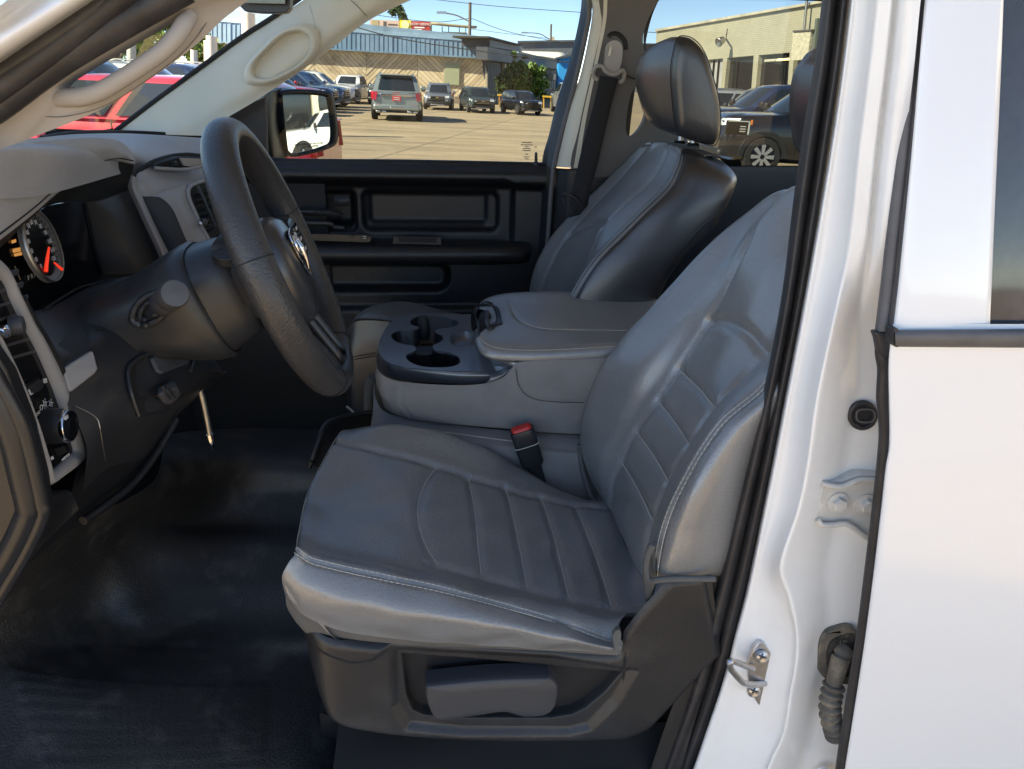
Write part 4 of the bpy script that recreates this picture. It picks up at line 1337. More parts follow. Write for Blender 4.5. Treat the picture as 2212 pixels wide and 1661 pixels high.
patch('pillar_lower', [[(1192, 362, 2.02), (1215, 364, 1.98), (1250, 364, 1.96), (1400, 364, 1.96)], [(1184, 480, 2.02), (1210, 480, 1.98), (1250, 480, 1.96), (1400, 480, 1.96)], [(1172, 680, 2.02), (1200, 680, 1.98), (1250, 680, 1.96), (1400, 680, 1.96)]], PLASTIC, cab, 8, 12)
tube('pillar_seam', [(1196, 364, 1.985), (1225, 366, 1.96), (1260, 367, 1.95)], .002, DARK, cab, sides=5)

# ---- the passenger's shoulder belt
sb = thing('seat_belt', 'black shoulder belt hanging from the anchor on the passenger pillar', 'seat belt', P(1310, 150, 1.93))
bl = [(1297, 163, 1.935), (1282, 228, 1.93), (1255, 330, 1.92), (1231, 440, 1.90), (1228, 470, 1.90)]
br_ = [(1336, 170, 1.935), (1320, 228, 1.93), (1295, 336, 1.92), (1274, 419, 1.90), (1268, 460, 1.90)]
o = patch('webbing', [[a, b] for a, b in zip(bl, br_)], BELT, sb, 30, 4)
solid(o, .0015)
ac = plate('anchor_cover', [list(closed([C3(450, 470, 1.935), C3(455, 400, 1.935), C3(470, 350, 1.935), C3(505, 325, 1.935), C3(545, 328, 1.935), C3(575, 355, 1.935), C3(585, 420, 1.935), C3(575, 500, 1.935), C3(552, 570, 1.935), C3(515, 590, 1.935), C3(470, 580, 1.935), C3(445, 530, 1.935)], 40))], BEIGED, sb, th=.03, bevel=.008, seg=3)
tube('cover_slot', [C3(492, 372, 1.932), C3(484, 415, 1.932), C3(478, 450, 1.932)], .0035, BEIGE, sb, n=8, sides=8)
tube('belt_guide', [C3(385, 640, 1.94), C3(355, 615, 1.94), C3(350, 570, 1.935), C3(375, 535, 1.93), C3(420, 535, 1.93), C3(450, 575, 1.928), C3(500, 600, 1.928), C3(545, 590, 1.928), C3(580, 565, 1.93), C3(598, 590, 1.935), C3(590, 640, 1.94), C3(560, 665, 1.945)], .0052, BEIGED, sb, n=50, sides=10)
tube('adjuster_slot', [C3(470, 300, 1.958), C3(500, 272, 1.958), C3(550, 278, 1.958), C3(600, 330, 1.958), C3(610, 400, 1.958)], .006, DARK, sb, n=16, sides=6)
tube('lower_guide', [(1219, 440, 1.90), (1216, 425, 1.90), (1222, 418, 1.895), (1240, 426, 1.89), (1252, 438, 1.89)], .004, PLASTIC2, sb, n=18, sides=8)

# ---- driver's door opening: seal and white jamb
sealp = [((1777, -60), (1842, -60)), ((1775, 0), (1838, 0)), ((1757, 150), (1820, 150)), ((1738, 260), (1803, 270)), ((1714, 430), (1776, 440)), ((1688, 640), (1741, 640)), ((1650, 840), (1702, 840)), ((1600, 1050), (1662, 1050)), ((1542, 1280), (1614, 1280)), ((1490, 1480), (1562, 1480)), ((1425, 1661), (1500, 1661)), ((1395, 1740), (1470, 1740))]
rows = []
for (a, b) in sealp:
    r = []
    for f, dq in ((0, .022), (.10, .0), (.28, -.011), (.46, -.004), (.52, .006), (.58, -.002), (.78, -.010), (.94, .0), (1.0, .02)):
        r.append((a[0] + (b[0] - a[0]) * f, a[1] + (b[1] - a[1]) * f, .785 + dq))
    rows.append(r)
patch('door_seal', rows, RUBBER, cab, 90, 34)
jv_ = [-60, 0, 150, 325, 540, 702, 860, 995, 1100, 1222, 1290, 1358, 1427, 1495, 1580, 1640, 1740]
kL = np.interp(jv_, [s[1][1] for s in sealp], [s[1][0] for s in sealp]) - 3
ridge = [1894, 1890, 1873, 1850, 1826, 1795, 1762, 1743, 1722, 1684, 1702, 1716, 1716, 1704, 1690, 1664, 1620]
redge = [1985, 1975, 1960, 1940, 1920, 1905, 1925, 1905, 1892, 1874, 1862, 1850, 1838, 1826, 1812, 1800, 1780]
rows = []
for v, l, rd, re in zip(jv_, kL, ridge, redge):
    up = v < 690
    m1 = l + (rd - l) * .30
    m2 = l + (rd - l) * .62
    n1 = rd + (re - rd) * .10
    n2 = rd + (re - rd) * .42
    n3 = rd + (re - rd) * .52
    n4 = rd + (re - rd) * .66
    if up:
        r = [(l, v, .782), (l + 5, v, .756), (m1, v, .754), (m2, v, .745), (rd - 6, v, .733), (rd + 4, v, .722), (n1 + 8, v, .718), (n2, v, .714), (n3, v, .722), (n4, v, .708), (re - 10, v, .700), (re + 14, v, .70)]
    else:
        r = [(l, v, .782), (l + 5, v, .757), (m1, v, .753), (m2, v, .742), (rd - 8, v, .727), (rd + 4, v, .716), (n1 + 8, v, .722), (n2 - 4, v, .738), (n3, v, .745), (n4, v, .746), (re - 10, v, .744), (re + 20, v, .742)]
    rows.append(r)
jn = Net(rows)
gj = jn.grid(150, 70)
# small pressings and a dimple
for (u_, v_, q_, rad, hgt) in ((1790, 993, .744, .006, .003), (1745, 1395, .742, .02, -.003), (1600, 1440, .76, .02, .006), (1776, 1100, .744, .05, -.002), (1641, 1345, .742, .0035, -.0012), (1660, 1362, .742, .0035, -.0012), (1596, 1555, .748, .0035, -.0012), (1612, 1570, .746, .0035, -.0012), (1838, 820, .744, .012, .002), (1800, 640, .718, .004, .001)):
    c_ = P(u_, v_, q_)
    d_ = np.linalg.norm(gj - c_, axis=2)
    gj = gj - _lat * (hgt * np.exp(-(d_ / rad) ** 2))[..., None]
jo = gmesh('door_pillar', gj, WHITEJ, cab)
tube('rubber_plug_lip', [P(1863 + 27 * math.cos(t), 897 + 27 * math.sin(t), .742) for t in np.linspace(0, 6.283, 24, endpoint=False)], .0032, RUBBER, cab, closed_path=True, n=48, sides=8)
pgp = plate('rubber_plug', [[P(1863 + 27 * math.cos(t), 897 + 27 * math.sin(t), .742) for t in np.linspace(0, 6.283, 32, endpoint=False)]], RUBBER, cab, th=.008)
tube('plug_ring', [P(1870 + 20 * np.sign(math.cos(t)) * abs(math.cos(t)) ** .7, 898 + 14 * np.sign(math.sin(t)) * abs(math.sin(t)) ** .7, .739) for t in np.linspace(0, 6.283, 28, endpoint=False)], .0012, RUBBERL, cab, closed_path=True, n=56, sides=6)

# striker
stp = plate('door_striker', [[(1640, 1388, .742), (1650, 1390, .742), (1668, 1414, .742), (1672, 1428, .742), (1672, 1462, .742), (1662, 1506, .742), (1648, 1530, .742), (1638, 1522, .742), (1622, 1496, .742), (1617, 1466, .742), (1618, 1428, .742), (1628, 1402, .742)]], STEEL, cab, th=.006, bevel=.0012)
tube('striker_loop', [(1626, 1444, .738), (1605, 1436, .722), (1582, 1428, .706), (1576, 1432, .704), (1580, 1446, .706), (1600, 1470, .714), (1612, 1477, .722), (1634, 1479, .734), (1652, 1476, .742)], .0042, STEEL, stp, n=50, sides=12)
for (u_, v_) in ((1645, 1418), (1628, 1492)):
    sc = lathe('screw', [(.0001, .004), (.0055, .005), (.009, .003), (.0095, .0), (.0095, -.002)], STEEL, stp, P(u_, v_, .739), -_lat, 20)
    for k_ in range(2):
        tube('screw_slot', [P(u_, v_, .7338) + (_aft * math.cos(1.2 + k_ * 1.57) + _zz * math.sin(1.2 + k_ * 1.57)) * s_ for s_ in (-.0045, .0045)], .0009, DARK, None, sides=4).parent = stp

# hinge of the rear door
hgp = plate('hinge', [[(1773, 1040, .732), (1800, 1040, .732), (1824, 1037, .732), (1842, 1030, .732), (1856, 1025, .732), (1900, 1026, .732), (1890, 1180, .732), (1869, 1167, .732), (1846, 1148, .732), (1826, 1136, .732), (1800, 1138, .732), (1778, 1142, .732), (1767, 1132, .732), (1763, 1112, .732), (1764, 1101, .732), (1773, 1097, .732), (1777, 1089, .732), (1768, 1082, .732)]], HINGEM, cab, th=.016, bevel=.002, seg=3)
tube('hinge_flange', [(1774, 1043, .728), (1800, 1050, .726), (1822, 1050, .726), (1842, 1042, .726), (1860, 1036, .728), (1890, 1037, .728)], .0036, HINGEM, hgp, n=30, sides=8)
tube('hinge_flange', [(1767, 1122, .728), (1776, 1133, .726), (1800, 1134, .726), (1826, 1131, .726), (1846, 1142, .726), (1870, 1160, .728)], .0036, HINGEM, hgp, n=30, sides=8)
for (u_, v_) in ((1808, 1084), (1868, 1087)):
    c_ = P(u_, v_, .732)
    lathe('washer', [(.0135, -.001), (.0135, .003), (.009, .0035)], HINGEM, hgp, c_, -_lat, 24)
    lathe('bolt', [(.0088, .002), (.0088, .0095), (.0078, .0112), (.0001, .0114)], HINGEM, hgp, c_ , -_lat, 6, angle=20)
tube('hinge_rust', [(1766, 1044, .738), (1762, 1075, .738), (1757, 1100, .738), (1759, 1130, .738)], .0040, mat('rust stain', (.20, .13, .08), .9, var=(90, .4)), hgp, n=14, sides=6)

# wiring boot low on the pillar
gb = plate('wiring_grommet', [list(closed([(1768, 1430, .737), (1770, 1395, .737), (1778, 1374, .737), (1800, 1363, .737), (1850, 1361, .737), (1850, 1470, .737), (1800, 1475, .737), (1782, 1466, .737), (1769, 1450, .737)], 40))], TAN, cab, th=.012, bevel=.004, seg=3)
plate('grommet_hollow', [list(closed([(1786, 1425, .7345), (1790, 1396, .7345), (1808, 1379, .7345), (1850, 1376, .7345), (1850, 1455, .7345), (1806, 1460, .7345), (1790, 1450, .7345)], 30))], mat('grommet dirt', (.04, .035, .03), .95, var=(60, .5), dust=((.25, .19, .12), 50, .6)), gb, th=.002)
text('moulded_mark', 'UP', .0085, TAN, gb, P(1822, 1388, .7325), _aft, _zz, th=.0008)
tube('wiring_sleeve', [(1830, 1402, .728), (1818, 1415, .724), (1808, 1450, .72), (1800, 1480, .716)], [.010, .012, .011, .010], TAN, cab, n=20, sides=14)
bp_ = curve([(1802, 1478, .716), (1794, 1510, .712), (1794, 1545, .708), (1802, 1575, .705), (1806, 1590, .704)], 80)
tube('wiring_bellows', list(bp_), .0125 + .0026 * np.sin(np.linspace(0, 2 * math.pi * 8.5, 80)), TAN, cab, smooth_path=False, sides=18)

# ---- lower left: the front edge of the door opening
tube('door_seal', [(-40, 760, .70), (0, 829, .70), (44, 911, .70), (67, 985, .70), (88, 1081, .70), (92, 1112, .70), (62, 1180, .70), (25, 1245, .70), (-30, 1335, .70)], .0075, SMOOTHBLK, cab, n=60, sides=10)
tube('door_seal', [(-60, 790, .70), (-10, 858, .70), (26, 940, .70), (47, 1026, .70), (62, 1090, .70), (60, 1112, .70), (36, 1165, .70), (0, 1228, .70), (-60, 1325, .70)], .0125, SMOOTHBLK, cab, n=60, sides=12)
plate('kick_panel', [[(-60, 700, .712), (10, 800, .712), (60, 930, .712), (88, 1040, .712), (98, 1110, .712), (70, 1190, .712), (20, 1275, .712), (-60, 1400, .712)]], SMOOTHBLK, cab, th=.02, bevel=.004)

# ---- floor
fr = [
    [(-60, 1740, .70), (200, 1740, .72), (450, 1740, .75), (720, 1740, .80)],
    [(-60, 1600, .77), (200, 1600, .79), (450, 1605, .82), (730, 1630, .86)],
    [(-60, 1480, .83), (180, 1480, .86), (430, 1490, .90), (730, 1520, .93)],
    [(-60, 1400, .86), (150, 1415, .93), (400, 1415, .98), (740, 1430, 1.0)],
    [(-40, 1330, .88), (160, 1375, .97), (390, 1392, 1.01), (740, 1375, 1.03)],
    [(0, 1270, .89), (190, 1320, 1.02), (405, 1345, 1.06), (740, 1330, 1.08)],
    [(60, 1200, .90), (225, 1235, 1.06), (420, 1255, 1.12), (740, 1250, 1.13)],
    [(120, 1150, .93), (255, 1175, 1.09), (440, 1190, 1.17), (740, 1190, 1.18)],
    [(185, 1110, .97), (290, 1140, 1.12), (450, 1160, 1.21), (740, 1165, 1.22)],
    [(260, 1085, 1.03), (350, 1110, 1.18), (480, 1130, 1.28), (740, 1125, 1.29)],
    [(330, 1040, 1.10), (400, 1060, 1.22), (520, 1070, 1.33), (740, 1065, 1.35)],
    [(350, 985, 1.18), (430, 985, 1.28), (550, 988, 1.38), (740, 996, 1.40)],
    [(350, 940, 1.35), (430, 930, 1.48), (560, 925, 1.6), (740, 930, 1.62)]]
gf = Net(fr).grid(150, 110)
# soft folds in the vinyl
c1_ = curve([(230, 1160, 1.06), (262, 1200, 1.06), (290, 1260, 1.06), (305, 1310, 1.05)], 40)
d_ = np.sqrt(((gf.reshape(-1, 1, 3) - c1_[None]) ** 2).sum(2)).min(1).reshape(gf.shape[:2])
gf = gf - _lat * (.028 * np.exp(-(d_ / .030) ** 2))[..., None] + _zz * (.012 * np.exp(-(d_ / .03) ** 2))[..., None]
c2_ = curve([(110, 1300, .93), (150, 1345, .94), (185, 1390, .94)], 30)
d_ = np.sqrt(((gf.reshape(-1, 1, 3) - c2_[None]) ** 2).sum(2)).min(1).reshape(gf.shape[:2])
gf = gf + _zz * (.022 * np.exp(-(d_ / .02) ** 2))[..., None]
# shallow moulded ribs of the heel area
for k_ in range(9):
    a_ = curve([(30 + k_ * 8, 1440 + k_ * 24, .86 - k_ * .015), (210, 1466 + k_ * 25, .87 - k_ * .015), (420, 1448 + k_ * 27, .90 - k_ * .015), (560, 1425 + k_ * 28, .93 - k_ * .015)], 40)
    d_ = np.sqrt(((gf.reshape(-1, 1, 3)[:, :, [0, 1]] - a_[None][:, :, [0, 1]]) ** 2).sum(2)).min(1).reshape(gf.shape[:2])
    gf = gf + _zz * (.0035 * np.exp(-(d_ / .006) ** 2))[..., None]
fo = gmesh('floor_covering', gf, FLOORV, cab)
patch('carpet', [[(735, 1540, .87), (850, 1550, .86), (1100, 1560, .84), (1500, 1560, .84)], [(722, 1640, .812), (850, 1640, .80), (1100, 1640, .80), (1500, 1640, .80)], [(705, 1760, .75), (850, 1760, .74), (1100, 1760, .74), (1500, 1760, .74)]], FLOORC, cab, 10, 20)
patch('sill_trim', [[(1540, 1240, .80), (1575, 1240, .795)], [(1500, 1400, .79), (1545, 1400, .785)], [(1440, 1560, .785), (1500, 1560, .78)], [(1380, 1740, .78), (1450, 1740, .775)]], PLASTIC2, cab, 16, 6)
tube('brake_pedal_rod', [(428, 829, 1.12), (441, 875, 1.12), (454, 941, 1.12)], .0045, STEELD, cab, n=12, sides=8)
tube('brake_pedal_rod_end', [(453, 938, 1.12), (457, 955, 1.12), (459, 970, 1.12)], [.0055, .006, .003], CHROME, cab, n=8, sides=8)
tube('pedal_pin', [(420, 831, 1.11), (433, 827, 1.11), (447, 822, 1.11)], .0032, CHROME, cab, n=6, sides=8)
tube('floor_tray_rim', [(668, 1010, 1.20), (675, 990, 1.20), (689, 948, 1.22), (698, 926, 1.24), (712, 911, 1.27), (751, 899, 1.32), (812, 889, 1.38)], .0052, PLASTIC2, cab, n=40, sides=10)
patch('floor_tray', [[(672, 1000, 1.20), (690, 952, 1.22), (701, 929, 1.24), (714, 915, 1.27), (752, 904, 1.32), (815, 893, 1.38)], [(690, 1010, 1.21), (704, 965, 1.23), (715, 945, 1.25), (730, 935, 1.28), (765, 930, 1.33), (815, 925, 1.38)], [(740, 1010, 1.22), (745, 985, 1.24), (750, 970, 1.26), (760, 960, 1.29), (780, 955, 1.33), (815, 950, 1.38)]], DARK, cab, 10, 30)
tube('tray_seam', [(725, 952, 1.24), (750, 946, 1.27), (775, 943, 1.30)], .001, RUBBERL, cab, sides=5)

# ================================================================== passenger front door
pd = thing('passenger_door', 'closed passenger front door with black trim, seen across the cab', 'car door', T(-.3, 2.06, 1.0))
QD = 2.06


def rrect(x, z, x0, x1, z0, z1, r):
    cx, cz = (x0 + x1) / 2, (z0 + z1) / 2
    dx, dz = np.abs(x - cx) - (x1 - x0) / 2 + r, np.abs(z - cz) - (z1 - z0) / 2 + r
    return np.minimum(np.maximum(dx, dz), 0) + np.hypot(np.maximum(dx, 0), np.maximum(dz, 0)) - r


def sstep(d, w):
    t = np.clip(.5 - d / (2 * w), 0, 1)
    return t * t * (3 - 2 * t)


D7 = lambda x, y: Tinv(P(540 + .3174 * x, 345.6 + .3174 * y, QD))


def az(cx, cy):
    a, q, z = D7(cx, cy)
    return a, z


aL, zT = az(60, 8)
aR, _z = az(2010, 20)
_a, zB = az(800, 1130)
n_, m_ = 150, 240
AA, ZZ = np.meshgrid(np.linspace(aL - .25, aR, m_), np.linspace(zB - .45, zT, n_))
dep = np.full(AA.shape, 0.0)          # + is towards the driver
# rounded top rail
dep += .045 * sstep(zT - .055 - ZZ, .012) - .03 * np.exp(-((zT - ZZ) / .012) ** 2)
x0, z1 = az(150, 122); x1, _q = az(1795, 126)
_q, z0 = az(1700, 552)
dep -= .028 * sstep(rrect(AA, ZZ, x0 - .3, x1, z0 - .02, z1, .03), .009)
x0, z1 = az(758, 222); x1, z0 = az(1690, 492)
dep -= .022 * sstep(rrect(AA, ZZ, x0, x1, z0, z1, .02), .007)
x0, z1 = az(800, 236); x1, z0 = az(1615, 450)
dep -= .014 * sstep(rrect(AA, ZZ, x0, x1, z0, z1, .012), .008)
x0, z1 = az(120, 218); x1, z0 = az(722, 495)
dep -= .014 * sstep(rrect(AA, ZZ, x0, x1, z0, z1, .012), .004)
x0, z1 = az(100, 232); x1, z0 = az(690, 460)
dep -= .05 * sstep(rrect(AA, ZZ, x0, x1, z0, z1, .012), .006)
# lower pocket
x0, z1 = az(-300, 705); x1, z0 = az(1345, 880)
dep -= .030 * sstep(rrect(AA, ZZ, x0, x1, z0, z1, .03), .012)
_q, zl = az(900, 1000)
dep += .02 * sstep(ZZ - zl, .006)
pts3 = _aft * AA[..., None] + _lat * (QD - dep)[..., None] + _zz * ZZ[..., None]
gmesh('door_panel', pts3, PLASTIC, pd)


def armr(a):
    _, zt = az(1000, 545)
    _, zb2 = az(1000, 665)
    return zt, zb2


zt, zb2 = armr(0)
aE, _q = az(1895, 600)
loops = []
for (a, k) in ((aL - .25, 1), (aL, 1), (aE - .10, 1), (aE - .03, .93), (aE - .006, .75), (aE, .5)):
    dp = .105 * k
    zt_, zb_ = zt - (1 - k) * .015, zb2 + (1 - k) * .02
    loops.append([T(a, QD + .0, zt_ + .0), T(a, QD - dp * .80, zt_ + .001), T(a, QD - dp * .96, zt_ - .008), T(a, QD - dp, zt_ - .022), T(a, QD - dp * .93, zb_ + .012), T(a, QD - dp * .8, zb_), T(a, QD, zb_)])
loft('armrest', loops, PLASTIC, pd, angle=50)
D7p = lambda x, y, q: (540 + .3174 * x, 345.6 + .3174 * y, q)
hb = plate('pull_cup_frame', [[D7p(975, 522, 1.99), D7p(1300, 528, 1.99), D7p(1303, 577, 1.99), D7p(970, 568, 1.99)]], PLASTIC2, pd, th=.004, bevel=.001)
plate('pull_cup', [[D7p(1008, 527, 1.988), D7p(1268, 533, 1.988), D7p(1270, 565, 1.988), D7p(1010, 558, 1.988)]], DARK, pd, th=.002)
plate('switch_plate', [[D7p(300, 500, 2.0), D7p(800, 510, 2.0), D7p(828, 530, 2.0), D7p(820, 556, 2.0), D7p(780, 562, 2.0), D7p(300, 545, 2.0)]], SMOOTHBLK, pd, th=.004, bevel=.001)
sw = plate('window_switch', [[D7p(680, 510, 1.995), D7p(712, 513, 1.995), D7p(700, 528, 1.995), D7p(672, 524, 1.995)]], PLASTIC2, pd, th=.005, bevel=.001)
lk = plate('lock_switch', [[D7p(760, 512, 1.995), D7p(800, 513, 1.995), D7p(798, 540, 1.995), D7p(758, 536, 1.995)]], SMOOTHBLK, pd, th=.005, bevel=.001)
for k_ in range(2):
    o_ = plate('switch_mark', [[D7p(768, 516 + 14 * k_, 1.993), D7p(792, 517 + 14 * k_, 1.993), D7p(792, 521 + 14 * k_, 1.993), D7p(768, 520 + 14 * k_, 1.993)]], PRINT, pd, th=.0005)
# pull handle and lever inside the recess
tube('pull_handle', [D7p(330, 352, 2.045), D7p(450, 356, 2.035), D7p(560, 362, 2.035), D7p(620, 376, 2.05)], [.012, .013, .013, .012], PLASTIC2, pd, n=24, sides=10, r2=[.009] * 4)
patch('release_lever', [[D7p(570, 240, 2.06), D7p(620, 238, 2.05), D7p(672, 242, 2.05)], [D7p(575, 275, 2.05), D7p(620, 278, 2.035), D7p(680, 275, 2.04)], [D7p(580, 310, 2.06), D7p(620, 314, 2.05), D7p(680, 312, 2.05)]], HANDLEG, pd, 10, 12, th=.006)
tube('lower_lip', [D7p(300, 425, 2.05), D7p(420, 428, 2.045), D7p(545, 432, 2.045), D7p(570, 455, 2.05), D7p(640, 460, 2.055)], .007, PLASTIC2, pd, n=24, sides=8)
# sill, lock pin, glass, frame
tube('window_sill', [(430, 338, 2.075), (600, 352, 2.075), (880, 355, 2.075), (1178, 361, 2.075)], .013, PLASTIC, pd, n=30, sides=12)
tube('lock_pin', [(1158, 352, 2.06), (1158, 340, 2.06), (1158, 329, 2.06)], [.0042, .0045, .0035], SMOOTHBLK, pd, n=8, sides=10)
lathe('lock_pin_collar', [(.010, 0), (.010, .006), (.006, .009)], PLASTIC2, pd, P(1158, 357, 2.06), (0, 0, 1), 16)
plate('window_glass', [[(430, 356, 2.10), (560, 200, 2.10), (700, 60, 2.09), (820, -60, 2.08), (1290, -60, 2.08), (1262, 60, 2.08), (1235, 160, 2.09), (1170, 360, 2.10)]], GLASS, pd, th=.0, smooth=False)
patch('window_frame', [[(1256, -40, 2.07), (1263, -40, 2.05), (1276, -40, 2.03)], [(1254, 25, 2.07), (1262, 28, 2.05), (1272, 34, 2.03)], [(1231, 129, 2.07), (1238, 135, 2.05), (1250, 150, 2.03)], [(1204, 215, 2.07), (1212, 225, 2.05), (1226, 255, 2.03)], [(1186, 290, 2.07), (1194, 300, 2.05), (1202, 355, 2.03)], [(1170, 355, 2.07), (1180, 365, 2.05), (1196, 370, 2.03)], [(1160, 500, 2.07), (1172, 500, 2.05), (1188, 500, 2.03)], [(1146, 680, 2.07), (1160, 680, 2.05), (1176, 680, 2.03)]], SMOOTHBLK, pd, 40, 8)
patch('corner_cover', [[(450, 268, 2.06), (520, 235, 2.06), (572, 210, 2.06)], [(470, 310, 2.06), (520, 310, 2.06), (574, 310, 2.06)], [(480, 350, 2.06), (520, 352, 2.06), (578, 352, 2.06)]], SMOOTHBLK, pd, 6, 6)
tube('division_bar', [(573, 205, 2.07), (575, 280, 2.07), (578, 352, 2.07)], .004, RUBBERL, pd, sides=6)
# etched maker's marks near the rear corner: reversed lines too small to read
ETCH = mat('etched mark', (.10, .10, .11), .6)
for k_, (w_, v_) in enumerate(((22, 307), (26, 312), (9, 316), (18, 320), (16, 324), (7, 332), (14, 338), (8, 342))):
    plate('etched_line', [[(1138 - w_ / 2, v_, 2.094), (1138 + w_ / 2, v_ + .3, 2.094), (1138 + w_ / 2, v_ + 2, 2.094), (1138 - w_ / 2, v_ + 1.7, 2.094)]], ETCH, pd, th=.0004, smooth=False)
tube('etched_ring', [P(1157 + 2.2 * math.cos(t), 317 + 2.2 * math.sin(t), 2.094) for t in np.linspace(0, 6.28, 12, endpoint=False)], .0006, ETCH, pd, closed_path=True, n=24, sides=4)

# rear passenger door behind the seat
rd_ = thing('passenger_rear_door', 'closed passenger rear door behind the passenger seat', 'car door', T(.7, 2.06, 1.0))
patch('door_panel', [[(1380, 358, 2.05), (1500, 361, 2.05), (1640, 361, 2.05), (1860, 362, 2.05)], [(1380, 366, 2.02), (1500, 369, 2.02), (1640, 369, 2.02), (1860, 370, 2.02)], [(1380, 386, 2.01), (1500, 389, 2.01), (1640, 389, 2.01), (1860, 390, 2.01)], [(1380, 700, 2.01), (1500, 700, 2.01), (1640, 700, 2.01), (1860, 700, 2.01)]], PLASTIC, rd_, 20, 12)
plate('window_glass', [[(1345, 370, 2.09), (1355, 180, 2.09), (1400, -60, 2.08), (1850, -60, 2.08), (1850, 370, 2.09)]], glass('rear door glass', (.24, .285, .305), .04), rd_, th=.0, smooth=False)
patch('window_frame', [[(1424, -2, 2.04), (1560, -5, 2.04), (1730, 1, 2.04), (1850, 6, 2.04)], [(1424, -60, 2.02), (1560, -60, 2.02), (1730, -60, 2.02), (1850, -60, 2.02)]], SMOOTHBLK, rd_, 6, 12, th=.02)
patch('window_frame', [[(1408, -2, 2.03), (1424, -2, 2.05)], [(1396, 40, 2.03), (1408, 36, 2.05)], [(1390, 80, 2.03), (1396, 85, 2.05)], [(1392, 115, 2.03), (1396, 112, 2.05)]], DARK, rd_, 12, 4)
patch('window_frame', [[(1352, 170, 2.04), (1375, 170, 2.06)], [(1350, 260, 2.04), (1364, 250, 2.06)], [(1345, 330, 2.04), (1356, 330, 2.06)]], DARK, rd_, 8, 4)

# ---- passenger door mirror
E5 = lambda x, y, q: (583.2 + .10404 * x, 183.6 + .10404 * y, q)
mr = thing('door_mirror', 'black passenger door mirror showing a white pickup and a shop', 'mirror', P(665, 262, 2.33))
QM = 2.33
mo = closed([E5(200, 260, QM), E5(215, 160, QM), E5(280, 110, QM), E5(500, 82, QM), E5(800, 90, QM), E5(1080, 110, QM), E5(1250, 150, QM), E5(1320, 240, QM), E5(1370, 500, QM), E5(1410, 800, QM), E5(1420, 1060, QM), E5(1390, 1210, QM), E5(1270, 1310, QM), E5(1000, 1400, QM), E5(700, 1470, QM), E5(480, 1500, QM), E5(350, 1440, QM), E5(300, 1300, QM), E5(240, 700, QM)], 80)
mi = closed([E5(258, 280, QM), E5(270, 225, QM), E5(330, 205, QM), E5(600, 196, QM), E5(900, 208, QM), E5(1110, 232, QM), E5(1175, 260, QM), E5(1195, 330, QM), E5(1240, 650, QM), E5(1262, 900, QM), E5(1258, 1110, QM), E5(1225, 1200, QM), E5(1120, 1255, QM), E5(900, 1330, QM), E5(620, 1400, QM), E5(460, 1412, QM), E5(395, 1370, QM), E5(360, 1280, QM), E5(290, 600, QM)], 80)
mc = P(665, 262, QM)
patch('mirror_arm', [[(578, 205, 2.16), (592, 196, 2.2), (608, 190, 2.3)], [(576, 270, 2.14), (590, 268, 2.17), (606, 265, 2.3)], [(578, 345, 2.14), (600, 346, 2.17), (625, 338, 2.3)]], SMOOTHBLK, mr, 10, 8)
# the silvered glass, slightly domed, aimed at the lot behind
_view = mc - CAM; _view /= np.linalg.norm(_view)
TARGET = np.array([MX, MY, 1.35])
_out = TARGET - mc; _out /= np.linalg.norm(_out)
mn = _out - _view; mn /= np.linalg.norm(mn)
md = mn @ mc


def onmir(p, d=0.0):
    return CAM + (p - CAM) * ((md + d - CAM @ mn) / ((p - CAM) @ mn))


mo_ = np.array([onmir(p) for p in mo])
mi_ = np.array([onmir(p) for p in mi])
mrows = [mo_ - mn * .13 + (mc - mo_) * .35, mo_ - mn * .11 + (mc - mo_) * .12, mo_ - mn * .06, mo_ - mn * .005, mo_ * .85 + mi_ * .15 + mn * .004, mo_ * .5 + mi_ * .5 + mn * .006, mo_ * .15 + mi_ * .85 + mn * .004, mi_ + mn * .001, mi_ - mn * .006]
gmesh('mirror_housing', np.array(mrows), SMOOTHBLK, mr, wrap=True)
rr_ = [1.02, .8, .6, .4, .2]
vs = [mc + (p - mc) * f for f in rr_ for p in mi_] + [mc.copy()]
R_M = 3.2
vs = [p + mn * (-(np.linalg.norm(p - mc) ** 2) / (2 * R_M)) for p in vs]
k_ = len(mi_)
fs = gfaces(len(rr_), k_, True) + [((len(rr_) - 1) * k_ + j, (len(rr_) - 1) * k_ + (j + 1) % k_, len(vs) - 1) for j in range(k_)]
mg = mesh('mirror_glass', vs, fs, MIRROR, mr)
fix(mg)
cright = np.cross(mn, -_zz); cright /= np.linalg.norm(cright)
cright = np.cross(_zz, mn); cright /= np.linalg.norm(cright)
for s_, (x, y) in (('OBJECTS IN MIRROR ARE CLOSER', (820, 1225)), ('THAN THEY APPEAR', (830, 1278))):
    tp = P(*E5(x, y, QM))
    tp = onmir(tp, .0006)
    text('mirror_legend', s_, .0075, ETCH, mr, tp, cright, np.cross(mn, cright) * 1.0, th=.0001)
